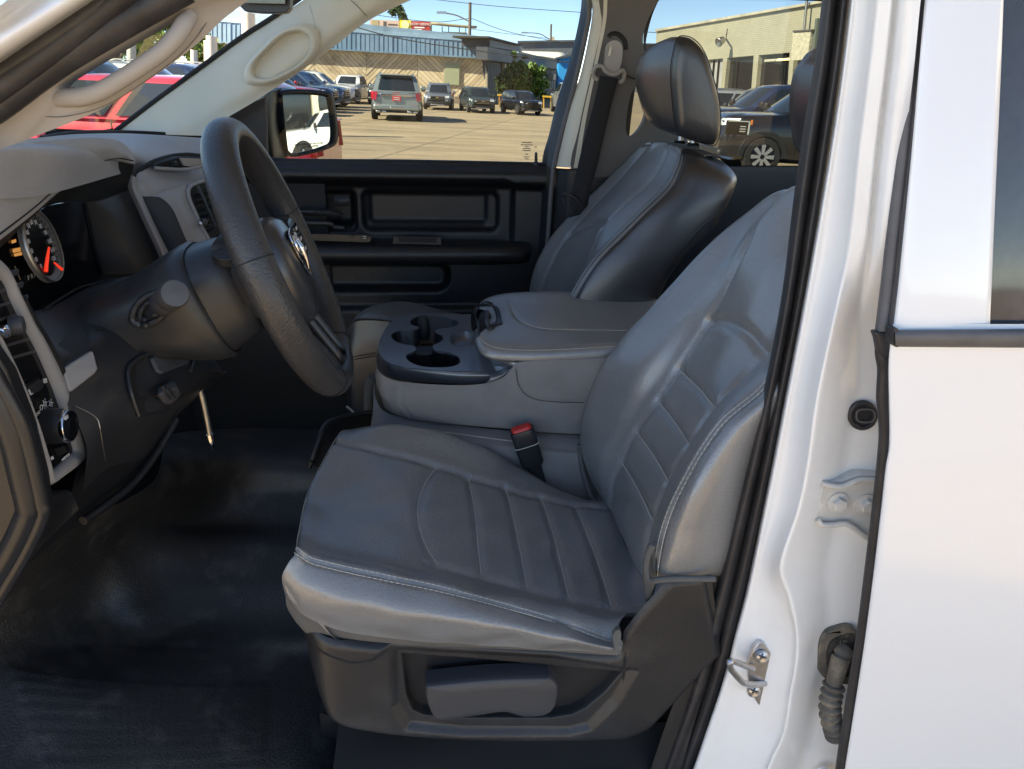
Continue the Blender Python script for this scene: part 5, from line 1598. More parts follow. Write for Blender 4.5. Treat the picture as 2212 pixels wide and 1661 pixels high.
# ================================================================== driver's rear door (closed, white)
rdoor = thing('rear_door', 'closed white rear door at the right with black rubber mouldings', 'car door', T(.55, .66, .6))
dv = [700, 740, 800, 950, 1010, 1100, 1250, 1400, 1550, 1661, 1760]
dl = [1932, 1926, 1922, 1924, 1916, 1906, 1888, 1868, 1845, 1828, 1812]
rows = []
for v, l in zip(dv, dl):
    b = .006 * math.sin((v - 700) / 1060 * math.pi)
    rows.append([(l - 8, v, .690), (l - 2, v, .668), (l + 3, v, .661 - b), (l + 60, v, .659 - b), (2080, v, .658 - b), (2230, v, .657 - b), (2600, v, .655 - b)])
    if v > 1005: rows[-1] = [(u_, v_, q_ + (v - 1005) * .000016) for u_, v_, q_ in rows[-1]]
patch('door_skin', rows, WHITE, rdoor, 60, 40)
ed = [(1907, 715, .68), (1904, 760, .68), (1908, 800, .68), (1907, 860, .68), (1912, 930, .68), (1905, 1010, .68), (1897, 1080, .68), (1880, 1220, .68), (1859, 1380, .68), (1836, 1520, .68), (1811, 1680, .68), (1798, 1770, .68)]
tube('door_edge_seal', ed, .0062, RUBBER, rdoor, n=60, sides=10, r2=[.006, .007, .0055, .0075, .007, .0055, .005, .0048, .0048, .0048, .0048, .0048])
# frame above the belt line leans in
fq = lambda v: .66 + (720 - v) / 780 * .045
fv = [-60, 0, 150, 325, 500, 620, 708]
fl_ = [2010, 2001, 1988, 1973, 1956, 1944, 1934]
fr_ = [2168, 2165, 2159, 2151, 2143, 2138, 2134]
patch('window_frame', [[(l, v, fq(v) + .012), (l + 3, v, fq(v)), ((l + r) / 2, v, fq(v) - .003), (r - 3, v, fq(v)), (r, v, fq(v) + .006)] for v, l, r in zip(fv, fl_, fr_)], WHITE, rdoor, 30, 16)
patch('window_glass', [[(r - 6, v, fq(v) + .008), (2260, v, fq(v) + .006), (2500, v, fq(v) + .006)] for v, r in zip(fv, fr_)], TINT, rdoor, 12, 8)
sv_ = [-60, 0, 150, 325, 500, 620, 716]
s_l = [1968, 1962, 1951, 1934, 1914, 1901, 1889]
patch('frame_seal', [[(l, v, fq(v) + .03), (l + 4, v, fq(v) + .018), (l + 22, v, fq(v) + .012), (l + 31, v, fq(v) + .014), (l + 36, v, fq(v) + .010), (f - 1, v, fq(v) + .008), (f + 1, v, fq(v) + .012)] for v, l, f in zip(sv_, s_l, [2011, 2002, 1989, 1974, 1957, 1945, 1935])], RUBBERL, rdoor, 40, 24)
plate('seal_foot', [[(1889, 717, .672), (1925, 719, .672), (1927, 770, .672), (1912, 778, .672), (1900, 760, .672), (1896, 735, .672)]], RUBBER, rdoor, th=.012, bevel=.003)
bm_ = [[(1936, 712, .662), (1934, 716, .650), (1934, 730, .646), (1935, 746, .650), (1938, 750, .662)], [(2080, 711, .660), (2080, 715, .648), (2080, 731, .644), (2080, 747, .648), (2080, 751, .660)], [(2300, 709, .658), (2300, 714, .646), (2300, 731, .642), (2300, 748, .646), (2300, 752, .658)], [(2600, 708, .656), (2600, 713, .644), (2600, 731, .640), (2600, 748, .644), (2600, 752, .656)]]
patch('belt_moulding', bm_, RUBBERL, rdoor, 30, 14)
plate('moulding_cap', [list(closed([(1930, 722, .650), (1931, 712, .650), (1936, 709, .650), (1941, 712, .650), (1943, 728, .650), (1942, 746, .650), (1936, 750, .650), (1931, 744, .650)], 24))], RUBBER, rdoor, th=.014, bevel=.002)
lathe('door_screw', [(.012, 0), (.012, .004), (.008, .006), (.0001, .006)], WHITEJ, rdoor, P(1776, 1668, .735), -_lat, 20)

# ================================================================== driver's front door, swung wide open beyond the left edge
fd_ = thing('front_door', 'driver front door swung wide open beyond the left edge', 'car door', T(-.85, .66, .8))
ha = T(-.80, .64, 0)
dd = np.array([-.6, -.8, 0.0])
dn = np.array([-.8, .6, 0.0])
for nm, o0, o1, z0_, z1_, m_ in (('door_skin', .05, .07, .62, 1.5, WHITE), ('inner_panel', 0.0, .05, .66, 1.5, PLASTIC)):
    p_ = [ha + dn * o0, ha + dd * 1.05 + dn * o0, ha + dd * 1.05 + dn * o1, ha + dn * o1]
    loft(nm, [[np.array([q_[0], q_[1], z0_]) for q_ in p_], [np.array([q_[0], q_[1], z1_]) for q_ in p_]], m_, fd_, smooth=False)
fp = [ha + dd * .15, ha + dd * .5, ha + dd * 1.03]
tube('window_frame', [np.array([*fp[0][:2], 1.5]), np.array([*fp[1][:2], 2.02]), np.array([*(ha + dd * .98)[:2], 2.05]), np.array([*fp[2][:2], 1.5])], .025, WHITE, fd_, smooth_path=False, sides=8)

# ================================================================== dashboard
dash = thing('dashboard', 'grey and black dashboard with gauges, vents and a shaded binnacle', 'dashboard', T(-.7, 1.3, 1.2))
patch('dash_top', [
    [(-80, 302, .72), (60, 299, .95), (180, 289, 1.35), (300, 289, 1.70), (452, 299, 2.0)],
    [(-80, 318, .72), (60, 311, .93), (190, 298, 1.31), (310, 302, 1.62), (452, 317, 1.94)],
    [(-60, 345, .72), (80, 330, .93), (262, 322, 1.285), (330, 346, 1.46), (452, 345, 1.86)],
    [(-40, 430, .72), (100, 420, .95), (276, 372, 1.29), (300, 380, 1.40), (452, 372, 1.80)]], DASHTOP, dash, 40, 60)
tube('windshield_ledge', [(90, 299, 1.36), (140, 290, 1.5), (200, 286, 1.66), (270, 286, 1.85), (350, 289, 1.95), (440, 296, 1.99)], .005, DARK, dash, n=30, sides=6)
hoodn = [
    [(-60, 322, .82), (0, 318, .86), (100, 304, 1.0), (200, 298, 1.15), (252, 303, 1.235), (278, 320, 1.27), (291, 345, 1.285)],
    [(-60, 400, .80), (0, 378, .84), (92, 344, .965), (184, 321, 1.11), (240, 317, 1.20), (273, 331, 1.245), (291, 349, 1.27)],
    [(-60, 480, .785), (0, 448, .825), (78, 402, .93), (165, 350, 1.075), (232, 333, 1.185), (272, 338, 1.24), (291.5, 351, 1.265)],
    [(-60, 556, .78), (0, 512, .82), (70, 458, .92), (130, 407, 1.02), (200, 362, 1.14), (250, 346, 1.22), (291, 353, 1.262)],
    [(-60, 562, .79), (0, 518, .83), (70, 464, .93), (130, 413, 1.03), (200, 367, 1.15), (250, 350, 1.23), (290, 356, 1.268)]]
patch('instrument_hood', hoodn, DASHTOP, dash, 50, 80)
tube('hood_seam', [(-60, 551, .777), (0, 506, .817), (70, 452, .917), (130, 401, 1.017), (200, 357, 1.137), (250, 342, 1.215), (288, 347, 1.258)], .0011, DARK, dash, n=50, sides=5)
# binnacle: under side of the hood, far cheek, face
gc = P(107, 533, 1.045)
ga_ = Tinv(gc)[0]
F_ = lambda u, v, d=0.0: PA(u, v, ga_ + d)
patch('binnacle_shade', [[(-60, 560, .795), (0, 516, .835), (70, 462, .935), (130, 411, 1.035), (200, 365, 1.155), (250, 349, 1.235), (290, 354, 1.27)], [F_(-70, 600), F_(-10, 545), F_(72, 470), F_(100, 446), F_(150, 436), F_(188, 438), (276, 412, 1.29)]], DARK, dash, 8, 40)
patch('binnacle_cheek', [[F_(186, 436), (222, 432, 1.21), (276, 410, 1.285)], [F_(195, 470), (250, 470, 1.22), (300, 462, 1.285)], [F_(210, 545), (280, 540, 1.22), (330, 532, 1.285)], [F_(222, 592), (300, 590, 1.22), (352, 572, 1.285)]], PLASTIC2, dash, 20, 20)
tube('cheek_seam', [F_(187, 438, .003), F_(194, 470, .003), F_(206, 530, .003), F_(222, 590, .003)], .0014, DARK, dash, n=24, sides=5)
ic = plate('instrument_cluster', [[F_(-80, 610), F_(-12, 545), F_(72, 468), F_(100, 445), F_(150, 435), F_(188, 437), F_(197, 480), F_(210, 545), F_(223, 590), F_(214, 604), F_(150, 655), F_(90, 668), F_(30, 690), F_(-80, 720)]], GLOSSBLK, dash, th=.01, back=-_aft)
# gauge with its ring, ticks, numerals and needles
gz_ = Tinv(gc)
GR = .0445
gang = np.linspace(0, 2 * math.pi, 48, endpoint=False)
ge1 = _lat * .995 - _aft * .10
ge2 = _zz * .985 - _aft * .17
gnn = np.cross(ge1, ge2); gnn /= np.linalg.norm(gnn)
gnn = gnn * np.sign(gnn @ _aft)
gc2 = F_(80, 533, .012)
GP = lambda r, t, d=0.0: gc2 + ge1 * (r * math.cos(t)) + ge2 * (r * math.sin(t)) + gnn * d
gmesh('gauge_ring', np.array([[GP(GR * 1.05, t, .001) for t in gang], [GP(GR * 1.03, t, .008) for t in gang], [GP(GR, t, .009) for t in gang], [GP(GR * .84, t, .003) for t in gang]]), mat('gauge ring paint', (.10, .098, .095), .4), dash, wrap=True).parent = ic
gmesh('gauge_rim', np.array([[GP(GR * 1.06, t, .006) for t in gang], [GP(GR * 1.03, t, .0105) for t in gang], [GP(GR * 1.0, t, .0095) for t in gang]]), STEELD, dash, wrap=True).parent = ic
gf_ = lathe('gauge_face', [(GR * .85, .0035), (.0001, .0035)], GLOSSBLK, dash, GP(0, 0), gnn, 40, cap=False)
gf_.parent = ic
for i_ in range(25):
    t = math.radians(225 - i_ * 11.25)
    o_ = tube('gauge_tick', [GP(GR * (.84 if i_ % 2 else .80), t, .0055), GP(GR * .90, t, .0065)], .0006, DARK, dash, sides=4)
    o_.parent = ic
for i_, s_ in enumerate(('0', '10', '20', '30', '40', '50', '60', '70', '80', '90', '100', '110', '120')):
    t = math.radians(225 - i_ * 22.5)
    text('gauge_numeral', s_, .0085, PRINT, ic, GP(GR * .68, t, .0048), ge1, ge2, th=.0002)
nd = tube('gauge_needle', [F_(99, 586, .030), F_(102, 560, .030), F_(106, 534, .030)], [.0024, .002, .0012], NEEDLE, dash, n=8, sides=6); nd.parent = ic
nd = tube('gauge_needle', [F_(134, 582, .030), F_(126, 575, .030), F_(117, 567, .029)], [.0020, .0017, .001], NEEDLE, dash, n=8, sides=6); nd.parent = ic
tx0 = F_(66, 598, .002)
for i_, ch in enumerate('PRND'):
    text('gear_letter', ch, .0085, PRINT, ic, F_(62 + i_ * 7.2, 600 - i_ * 3.2, .002), _lat, _zz, th=.0002)
for (u_, v_, w_, h_) in ((30, 519, 9, 7), (36, 537, 16, 9), (39, 547, 16, 7)):
    plate('display_print', [[F_(u_ - w_ / 2, v_ + 1, .002), F_(u_ + w_ / 2, v_ - 3, .002), F_(u_ + w_ / 2 + 1, v_ + h_ - 3, .002), F_(u_ - w_ / 2 + 1, v_ + h_, .002)]], ORANGE, dash, th=.0005, back=-_aft).parent = ic
tube('display_edge', [F_(38, 500, .003), F_(52, 530, .003), F_(67, 562, .003)], .0011, STEELD, dash, sides=5).parent = ic
tube('display_edge', [F_(32, 575, .003), F_(38, 590, .003), F_(44, 604, .003)], .0008, STEELD, dash, sides=5).parent = ic

# lower dash sheets
ldn = [
    [(-60, 668, .83), (90, 668, .95), (205, 615, 1.05), (330, 583, 1.18), (420, 548, 1.33)],
    [(60, 750, .83), (140, 716, .92), (245, 660, 1.0), (335, 632, 1.09), (430, 610, 1.25)],
    [(110, 800, .83), (185, 760, .89), (270, 715, .96), (350, 690, 1.04), (440, 720, 1.2)],
    [(140, 860, .83), (215, 815, .88), (290, 790, .93), (370, 765, 1.0), (480, 800, 1.15)],
    [(185, 960, .82), (250, 895, .87), (325, 895, .92), (395, 845, .99), (490, 800, 1.2)],
    [(180, 1060, .81), (235, 1010, .87), (310, 985, .95), (375, 905, 1.03), (490, 800, 1.28)]]
patch('lower_panel', ldn, DASHMID, dash, 60, 50)
lcn = [[(160, 880, .848), (215, 865, .88), (300, 905, .93), (390, 868, 1.0)], [(170, 980, .84), (225, 985, .88), (300, 980, .94), (370, 915, 1.02)], [(140, 1100, .80), (200, 1090, .87), (260, 1050, .93), (330, 985, .99)], [(60, 1220, .76), (120, 1170, .82), (190, 1120, .88), (260, 1065, .93)]]
LPG = np.vstack([Net(ldn).grid(160, 140).reshape(-1, 3), Net(lcn).grid(120, 120).reshape(-1, 3)])


def onto(pts_, d=.002, gg=None):
    gg = LPG if gg is None else gg
    out = []
    for e in pts_:
        p = pt(e if len(e) == 3 else (*e, 1.0))
        r_ = p - CAM; r_ /= np.linalg.norm(r_)
        w_ = gg - CAM
        t = w_ @ r_
        e2_ = ((w_ - t[:, None] * r_) ** 2).sum(1)
        ok = np.argsort(e2_)[:6]
        out.append(CAM + r_ * (t[ok].min() - d))
    return out

tube('panel_seam', onto([(205, 712), (260, 701), (320, 694), (390, 688), (420, 690)], .0005), .0009, DARK, dash, n=24, sides=5)
tube('panel_seam', onto([(95, 668), (130, 645), (170, 622), (205, 612), (246, 600)], .0005), .0015, DARK, dash, n=24, sides=5)
tube('panel_seam', onto([(162, 877), (190, 890), (210, 905), (217, 930), (222, 960), (228, 995)], .001), .0006, STEELD, dash, n=30, sides=5)
tube('panel_edge', [(380, 905, 1.03), (340, 975, .985), (290, 1040, .93), (230, 1090, .87), (180, 1125, .83)], .006, PLASTIC, dash, n=30, sides=8)
patch('lower_cover', lcn, PLASTIC, dash, 30, 30)
plate('fuse_flap_recess', [onto([(128, 742), (170, 700), (188, 722), (200, 752), (140, 792)], .001)], PLASTIC, dash, th=.01)
plate('fuse_flap', [onto([(136, 797), (150, 786), (196, 757), (203, 760), (212, 796), (206, 806), (156, 845), (150, 840)], .006)], BEZEL, dash, th=.012, bevel=.002)
bk = plate('release_pocket', [onto([(276, 800), (285, 782), (330, 758), (380, 738), (400, 742), (416, 766), (408, 800), (400, 850), (355, 890), (308, 902), (292, 870)], .003)], DARK, dash, th=.015)
plate('release_label', [onto([(330, 772), (345, 764), (388, 748), (397, 756), (410, 778), (400, 788), (352, 806), (342, 800)], .008)], mat('label grey', (.075, .075, .08), .5), dash, th=.006, bevel=.002)
tube('pocket_rim', onto([(300, 898), (284, 850), (277, 815), (280, 792), (300, 774), (340, 755), (382, 738), (404, 746), (418, 768), (412, 800)], .003), .003, DASHMID, dash, n=50, sides=8)
hp3 = [onto([(340, 838), (356, 830), (374, 820)], .018), onto([(346, 852), (364, 846), (384, 838)], .030), onto([(358, 872), (372, 872), (392, 852)], .018)]
patch('release_handle', hp3, mat('handle grey', (.07, .072, .078), .45), dash, 10, 10, th=.01)
for k_ in range(2):
    tube('handle_rib', onto([(350 + 10 * k_, 834 - 4 * k_), (358 + 10 * k_, 848 - 4 * k_), (368 + 10 * k_, 862 - 4 * k_)], .033), .0016, PLASTIC2, dash, n=8, sides=6)

# driver's side vent and light switch panel
bz = P(110, 900, .80)
ba = Tinv(bz)[0]
K_ = lambda x, y, d=0.0: PA(.2927 * x, 648 + .2927 * y, ba + d)
outer_b = [K_(-220, -400), K_(0, -290), K_(150, 0), K_(235, 170), K_(330, 320), K_(450, 560), K_(510, 740), K_(570, 900), K_(612, 1060), K_(624, 1140), K_(610, 1185), K_(560, 1235), K_(480, 1295), K_(400, 1352), K_(372, 1366), K_(355, 1345), K_(320, 1190), K_(250, 960), K_(160, 715), K_(60, 490), K_(-80, 220), K_(-220, 0)]
inner_b = [K_(-200, -270), K_(20, -150), K_(90, 0), K_(175, 175), K_(270, 350), K_(385, 610), K_(450, 790), K_(505, 950), K_(545, 1075), K_(552, 1112), K_(540, 1135), K_(500, 1170), K_(440, 1222), K_(385, 1275), K_(372, 1284), K_(366, 1272), K_(336, 1180), K_(266, 950), K_(176, 700), K_(76, 470), K_(-64, 200), K_(-200, -20)]
oc_, ic_ = closed(outer_b, 120), closed(inner_b, 120)
bzl = thing('switch_bezel', 'grey framed vent and headlight switch panel low at the left of the dashboard', 'switch panel', bz)
gmesh('bezel_frame', np.array([oc_ - _aft * .02, oc_, oc_ * .7 + ic_ * .3 + _aft * .006, oc_ * .3 + ic_ * .7 + _aft * .006, ic_, ic_ - _aft * .003]), BEZEL, bzl, wrap=True)
plate('bezel_back', [list(oc_ * .6 + ic_ * .4 - _aft * .0025)], GLOSSBLK, bzl, th=.006, back=-_aft)
tube('bezel_edge', [K_(170, -10, .002), K_(255, 160, .002), K_(350, 310, .002), K_(470, 550, .002), K_(530, 735, .002), K_(590, 895, .002), K_(632, 1060, .002)], .004, PLASTIC, bzl, n=40, sides=8)
# vent slats
for k_ in range(7):
    y0 = -150 + k_ * 95
    tube('vent_slat', [K_(-150 + k_ * 24, y0 + 40, -.004), K_(130 + k_ * 34, y0 - 60, -.004)], .0016, HANDLEG, bzl, sides=6, r2=[.0035, .0035])
for k_ in range(2):
    tube('vent_bar', [K_(30 + 70 * k_, -60 - 40 * k_, -.010), K_(110 + 60 * k_, 180 - 20 * k_, -.010), K_(180 + 60 * k_, 500 - 40 * k_, -.010)], .0024, PLASTIC2, bzl, sides=6)
lathe('vent_knob', [(.010, .0), (.0105, .006), (.009, .012), (.0001, .014)], HANDLEG, bzl, K_(75, 190, .0), _aft + _lat * .3, 18)
lathe('knob_chrome', [(.006, 0), (.0065, .004), (.0001, .007)], CHROME, bzl, K_(22, 232, .010), _aft, 14)
dm = plate('dimmer_wheel', [list(closed([K_(208, 640, .004), K_(300, 590, .004), K_(318, 608, .004), K_(316, 650, .004), K_(230, 700, .004), K_(212, 680, .004)], 24))], PLASTIC2, bzl, th=.008, back=-_aft, bevel=.0015)
tube('wheel_glint', [K_(212, 662, .006), K_(226, 694, .006), K_(240, 690, .006)], .0009, PRINT, bzl, sides=5)
plate('symbol', [[K_(163, 680, .001), K_(190, 670, .001), K_(196, 706, .001), K_(168, 714, .001)]], PRINT, bzl, th=.0004, back=-_aft)
plate('symbol_cross', [[K_(169, 686, .0015), K_(186, 679, .0015), K_(190, 701, .0015), K_(173, 707, .0015)]], GLOSSBLK, bzl, th=.0004, back=-_aft)
for k_ in range(3):
    tube('symbol_wave', [K_(318 + k_ * 9, 584 - k_ * 3, .001), K_(326 + k_ * 9, 594 - k_ * 3, .001), K_(322 + k_ * 9, 604 - k_ * 3, .001), K_(330 + k_ * 9, 612 - k_ * 3, .001)], .0006, PRINT, bzl, sides=4)
kn = K_(352, 930, .0)
kb = lathe('light_knob', [(.0205, 0), (.020, .010), (.0185, .020), (.018, .021)], SMOOTHBLK, bzl, kn, _aft, 36)
lathe('knob_ring', [(.0185, .019), (.0190, .022), (.0180, .0245), (.0166, .0245)], CHROME, bzl, kn, _aft, 36, cap=False)
lathe('knob_face', [(.0170, .0235), (.0001, .0238)], GLOSSBLK, bzl, kn, _aft, 36, cap=False)
kbb = box('knob_pointer', kn + _aft * .0245 - _lat * .006 + _zz * .013, (.002, .006, .004), PRINT, bzl, rot=TR)
for (x, y, s_) in ((262, 850, 'AUTO'), (296, 795, 'O')):
    text('switch_print', s_, .0055 if len(s_) > 1 else .009, PRINT, bzl, K_(x + 10, y, .001), _lat + _zz * .15, _zz, th=.0002)
for (x, y) in ((222, 830), (332, 765), (376, 768)):
    c_ = K_(x, y, .001)
    tube('symbol_ring', [c_ + _lat * (.0022 * math.cos(t)) + _zz * (.0026 * math.sin(t)) for t in np.linspace(0, 6.28, 10, endpoint=False)], .0005, PRINT, bzl, closed_path=True, n=20, sides=4)
    for t in np.linspace(0, 6.28, 6, endpoint=False):
        tube('symbol_ray', [c_ + _lat * (.0035 * math.cos(t)) + _zz * (.004 * math.sin(t)), c_ + _lat * (.0052 * math.cos(t)) + _zz * (.006 * math.sin(t))], .0004, PRINT, bzl, sides=4)
plate('panel_button', [[K_(420, 1095, .001), K_(480, 1075, .001), K_(496, 1120, .001), K_(440, 1150, .001)]], PLASTIC2, bzl, th=.003, back=-_aft)
plate('symbol', [[K_(455, 1178, .001), K_(482, 1150, .001), K_(488, 1168, .001), K_(458, 1188, .001)]], PRINT, bzl, th=.0004, back=-_aft)
for k_ in range(2):
    plate('symbol', [[K_(488 + 14 * k_, 1146 - 10 * k_, .001), K_(496 + 14 * k_, 1140 - 10 * k_, .001), K_(501 + 14 * k_, 1156 - 10 * k_, .001), K_(493 + 14 * k_, 1163 - 10 * k_, .001)]], PRINT, bzl, th=.0004, back=-_aft)
plate('symbol', [[K_(372, 1160, .001), K_(392, 1150, .001), K_(400, 1172, .001), K_(380, 1182, .001)]], PRINT, bzl, th=.0004, back=-_aft)
# rounded shoulder between the panel and the door edge
patch('dash_end', [[(-80, 640, .735), (-20, 640, .77), (10, 700, .80)], [(-80, 800, .73), (20, 790, .755), (45, 850, .785)], [(-40, 950, .72), (60, 930, .75), (78, 960, .782)], [(-20, 1060, .715), (80, 1035, .745), (108, 1052, .78)], [(-40, 1140, .71), (95, 1100, .74), (150, 1060, .79)], [(-60, 1250, .71), (70, 1190, .74), (170, 1100, .79)]], PLASTIC, dash, 40, 20)

# pod right of the binnacle: storage bin, pocket and vent
patch('pod_strut', [[(278, 372, 1.282), (288, 380, 1.275), (298, 384, 1.285)], [(276, 404, 1.283), (287, 404, 1.273), (299, 398, 1.285)], [(290, 438, 1.283), (300, 434, 1.273), (309, 428, 1.285)], [(318, 498, 1.283), (328, 494, 1.273), (337, 490, 1.285)], [(350, 566, 1.283), (360, 562, 1.273), (370, 556, 1.285)]], GREYTRIM, dash, 24, 10)
patch('pod_frame', [
    [(292, 392, 1.29), (300, 370, 1.31), (330, 352, 1.36), (372, 344, 1.42), (455, 350, 1.52)],
    [(293, 400, 1.285), (310, 386, 1.30), (345, 377, 1.35), (392, 373, 1.41), (455, 378, 1.5)],
    [(298, 412, 1.283), (318, 405, 1.295), (350, 396, 1.335), (396, 388, 1.39), (455, 388, 1.47)],
    [(304, 424, 1.285), (328, 424, 1.297), (356, 420, 1.325), (402, 400, 1.375), (455, 392, 1.47)]], GREYTRIM, dash, 24, 36)
patch('pod_frame', [[(328, 424, 1.297), (358, 412, 1.318), (403, 399, 1.375)], [(349, 428, 1.30), (378, 422, 1.32), (404, 415, 1.37)], [(373, 452, 1.30), (390, 444, 1.32), (408, 438, 1.365)], [(392, 494, 1.30), (408, 486, 1.32), (426, 478, 1.36)], [(414, 545, 1.30), (430, 535, 1.32), (448, 522, 1.355)]], GREYTRIM, dash, 30, 12)
plate('side_pocket', [list(curve([(302, 423, 1.308), (322, 423, 1.312), (349, 429, 1.318), (366, 443, 1.32), (378, 465, 1.32), (394, 500, 1.32), (414, 546, 1.32)], 24)) + [P(380, 566, 1.31), P(352, 566, 1.308), P(330, 500, 1.308), P(310, 450, 1.308)]], PLASTIC, dash, th=.01)
bn_ = plate('storage_bin', [[(331, 360, 1.335), (345, 352, 1.35), (389, 339, 1.40), (450, 341, 1.47), (450, 352, 1.47), (414, 362, 1.43), (390, 365, 1.40), (345, 363, 1.35)]], DARK, dash, th=.01)
tube('bin_rim', [(291, 382, 1.30), (305, 366, 1.32), (335, 348, 1.36), (372, 337, 1.42), (405, 334, 1.46), (430, 336, 1.49)], .004, DARK, dash, n=30, sides=6)
plate('bin_wall', [[(389, 341, 1.395), (450, 344, 1.46), (450, 350, 1.46), (414, 360, 1.42), (398, 358, 1.40)]], BEIGED, dash, th=.004)
for k_ in range(3):
    plate('bin_clip', [[(362 + 8 * k_, 352 - 1.5 * k_, 1.37), (367 + 8 * k_, 351 - 1.5 * k_, 1.375), (368 + 8 * k_, 358 - 1.5 * k_, 1.375), (364 + 8 * k_, 359 - 1.5 * k_, 1.37)]], PLASTIC2, dash, th=.004)
tube('bin_edge', [(335, 363, 1.335), (388, 366, 1.385), (414, 364, 1.415), (452, 354, 1.46)], .003, GREYTRIM, dash, sides=6, smooth_path=False)
av = thing('air_vent', 'black slatted air vent beside the steering wheel rim', 'air vent', P(430, 450, 1.4))
plate('vent_back', [[(404, 405, 1.39), (420, 394, 1.41), (470, 386, 1.47), (480, 500, 1.44), (448, 525, 1.38), (426, 480, 1.38), (408, 440, 1.38)]], DARK, av, th=.01)
tube('vent_frame', [(452, 520, 1.365), (438, 496, 1.365), (420, 458, 1.365), (409, 432, 1.365), (406, 412, 1.37), (414, 400, 1.385), (440, 390, 1.43), (470, 384, 1.47)], .0042, GREYTRIM, av, n=50, sides=8)
for k_ in range(6):
    v_ = 424 + k_ * 15
    tube('vent_slat', [(412 + k_ * 5.2, v_ + 2, 1.372), (430 + k_ * 5, v_ - 4, 1.40), (470, v_ - 12, 1.46)], .0016, PLASTIC2, av, sides=6, r2=[.004] * 3)
tube('vent_bar', [(427, 402, 1.395), (444, 440, 1.39), (466, 490, 1.385)], .0025, PLASTIC2, av, n=12, sides=6)
lathe('vent_knob', [(.006, 0), (.0065, .006), (.005, .012), (.0001, .013)], HANDLEG, av, P(440, 478, 1.365), -_lat + _aft * .4, 14)
lathe('knob_chrome', [(.0035, 0), (.0035, .003), (.0001, .005)], CHROME, av, P(433, 482, 1.355), -_lat, 10)

# ================================================================== steering column, stalk, wheel
sw_ = thing('steering_wheel', 'dark leather grained steering wheel with a shield emblem on its hub', 'steering wheel', P(605, 560, 1.02))
WC = PW(617, 565, 1.0)
TW, WY = math.radians(20), math.radians(11)
wa_ = np.array([math.cos(WY), math.sin(WY), 0])
wn_ = wa_ * math.cos(TW) + _zz * math.sin(TW)
we2 = -wa_ * math.sin(TW) + _zz * math.cos(TW)
we1 = np.array([-math.sin(WY), math.cos(WY), 0])


def Wp(x, y, n=0.0):
    return WC + we1 * x + we2 * y + wn_ * n


RW = .177
N_ = 120
ring = []
for i_ in range(N_):
    t = 2 * math.pi * i_ / N_
    c, s_ = math.cos(t), math.sin(t)
    row = []
    fat = 1.0 + .10 * math.exp(-((abs(((math.degrees(t) + 90) % 360) - 180) - 90) / 14) ** 2)
    for k_ in range(18):
        a = 2 * math.pi * k_ / 18
        rr = .0195 * math.cos(a) * fat
        nn_ = .0225 * math.sin(a)
        row.append(Wp((RW + rr) * c, (RW + rr) * s_, nn_))
    ring.append(row)
ring.append(ring[0])
gmesh('rim', np.array(ring), WHEELV, sw_, wrap=True)
for dg_ in (14, 166, -62, -118):
    t = math.radians(dg_)
    rs = [Wp((RW + .0200 * math.cos(a)) * math.cos(t), (RW + .0200 * math.cos(a)) * math.sin(t), .0230 * math.sin(a)) for a in np.linspace(0, 6.283, 24, endpoint=False)]
    tube('rim_seam', rs, .0008, DARK, sw_, closed_path=True, n=48, sides=4)


def oval(x0, x1, y0, y1, n, z, p=2.6, k=32):
    out = []
    for t in np.linspace(0, 2 * math.pi, k, endpoint=False):
        c, s_ = math.cos(t), math.sin(t)
        out.append(Wp((x0 + x1) / 2 + (x1 - x0) / 2 * np.sign(c) * abs(c) ** (2 / p), (y0 + y1) / 2 + (y1 - y0) / 2 * np.sign(s_) * abs(s_) ** (2 / p), z))
    return out


# spokes
for sg in (1, -1):
    lp = []
    for x, y0, y1, n0, n1 in ((.055, -.045, .045, -.052, -.012), (.10, -.040, .040, -.050, -.010), (.135, -.034, .038, -.030, .004), (.165, -.038, .044, -.014, .014), (.184, -.046, .054, -.012, .014)):
        q_ = []
        for t in np.linspace(0, 2 * math.pi, 20, endpoint=False):
            c, s_ = math.cos(t), math.sin(t)
            q_.append(Wp(sg * x, (y0 + y1) / 2 + (y1 - y0) / 2 * np.sign(c) * abs(c) ** .6, (n0 + n1) / 2 + (n1 - n0) / 2 * np.sign(s_) * abs(s_) ** .6))
        lp.append(q_)
    loft('spoke', lp, WHEELV, sw_, angle=70)
    if sg < 0: continue
    bt_ = loft('button_panel', [oval(sg * .072, sg * .136, -.026, .040, 0, -.012, 4), oval(sg * .074, sg * .134, -.024, .038, 0, .012, 4), oval(sg * .078, sg * .130, -.020, .034, 0, .0135, 4)], SMOOTHBLK, sw_, angle=40)
    for k_ in range(3):
        b_ = loft('wheel_button', [oval(sg * .082, sg * .126, .015 - .016 * k_, .029 - .016 * k_, 0, .011, 5, 20), oval(sg * .083, sg * .125, .0155 - .016 * k_, .0285 - .016 * k_, 0, .0165, 5, 20)], GLOSSBLK, sw_, angle=40)
        b_.parent = bt_
        pr_ = box('button_print', Wp(sg * .104, .022 - .016 * k_, .0168), (.0004, .018, .0045), PRINT, bt_, rot=np.stack([wn_, we1, we2], 1))
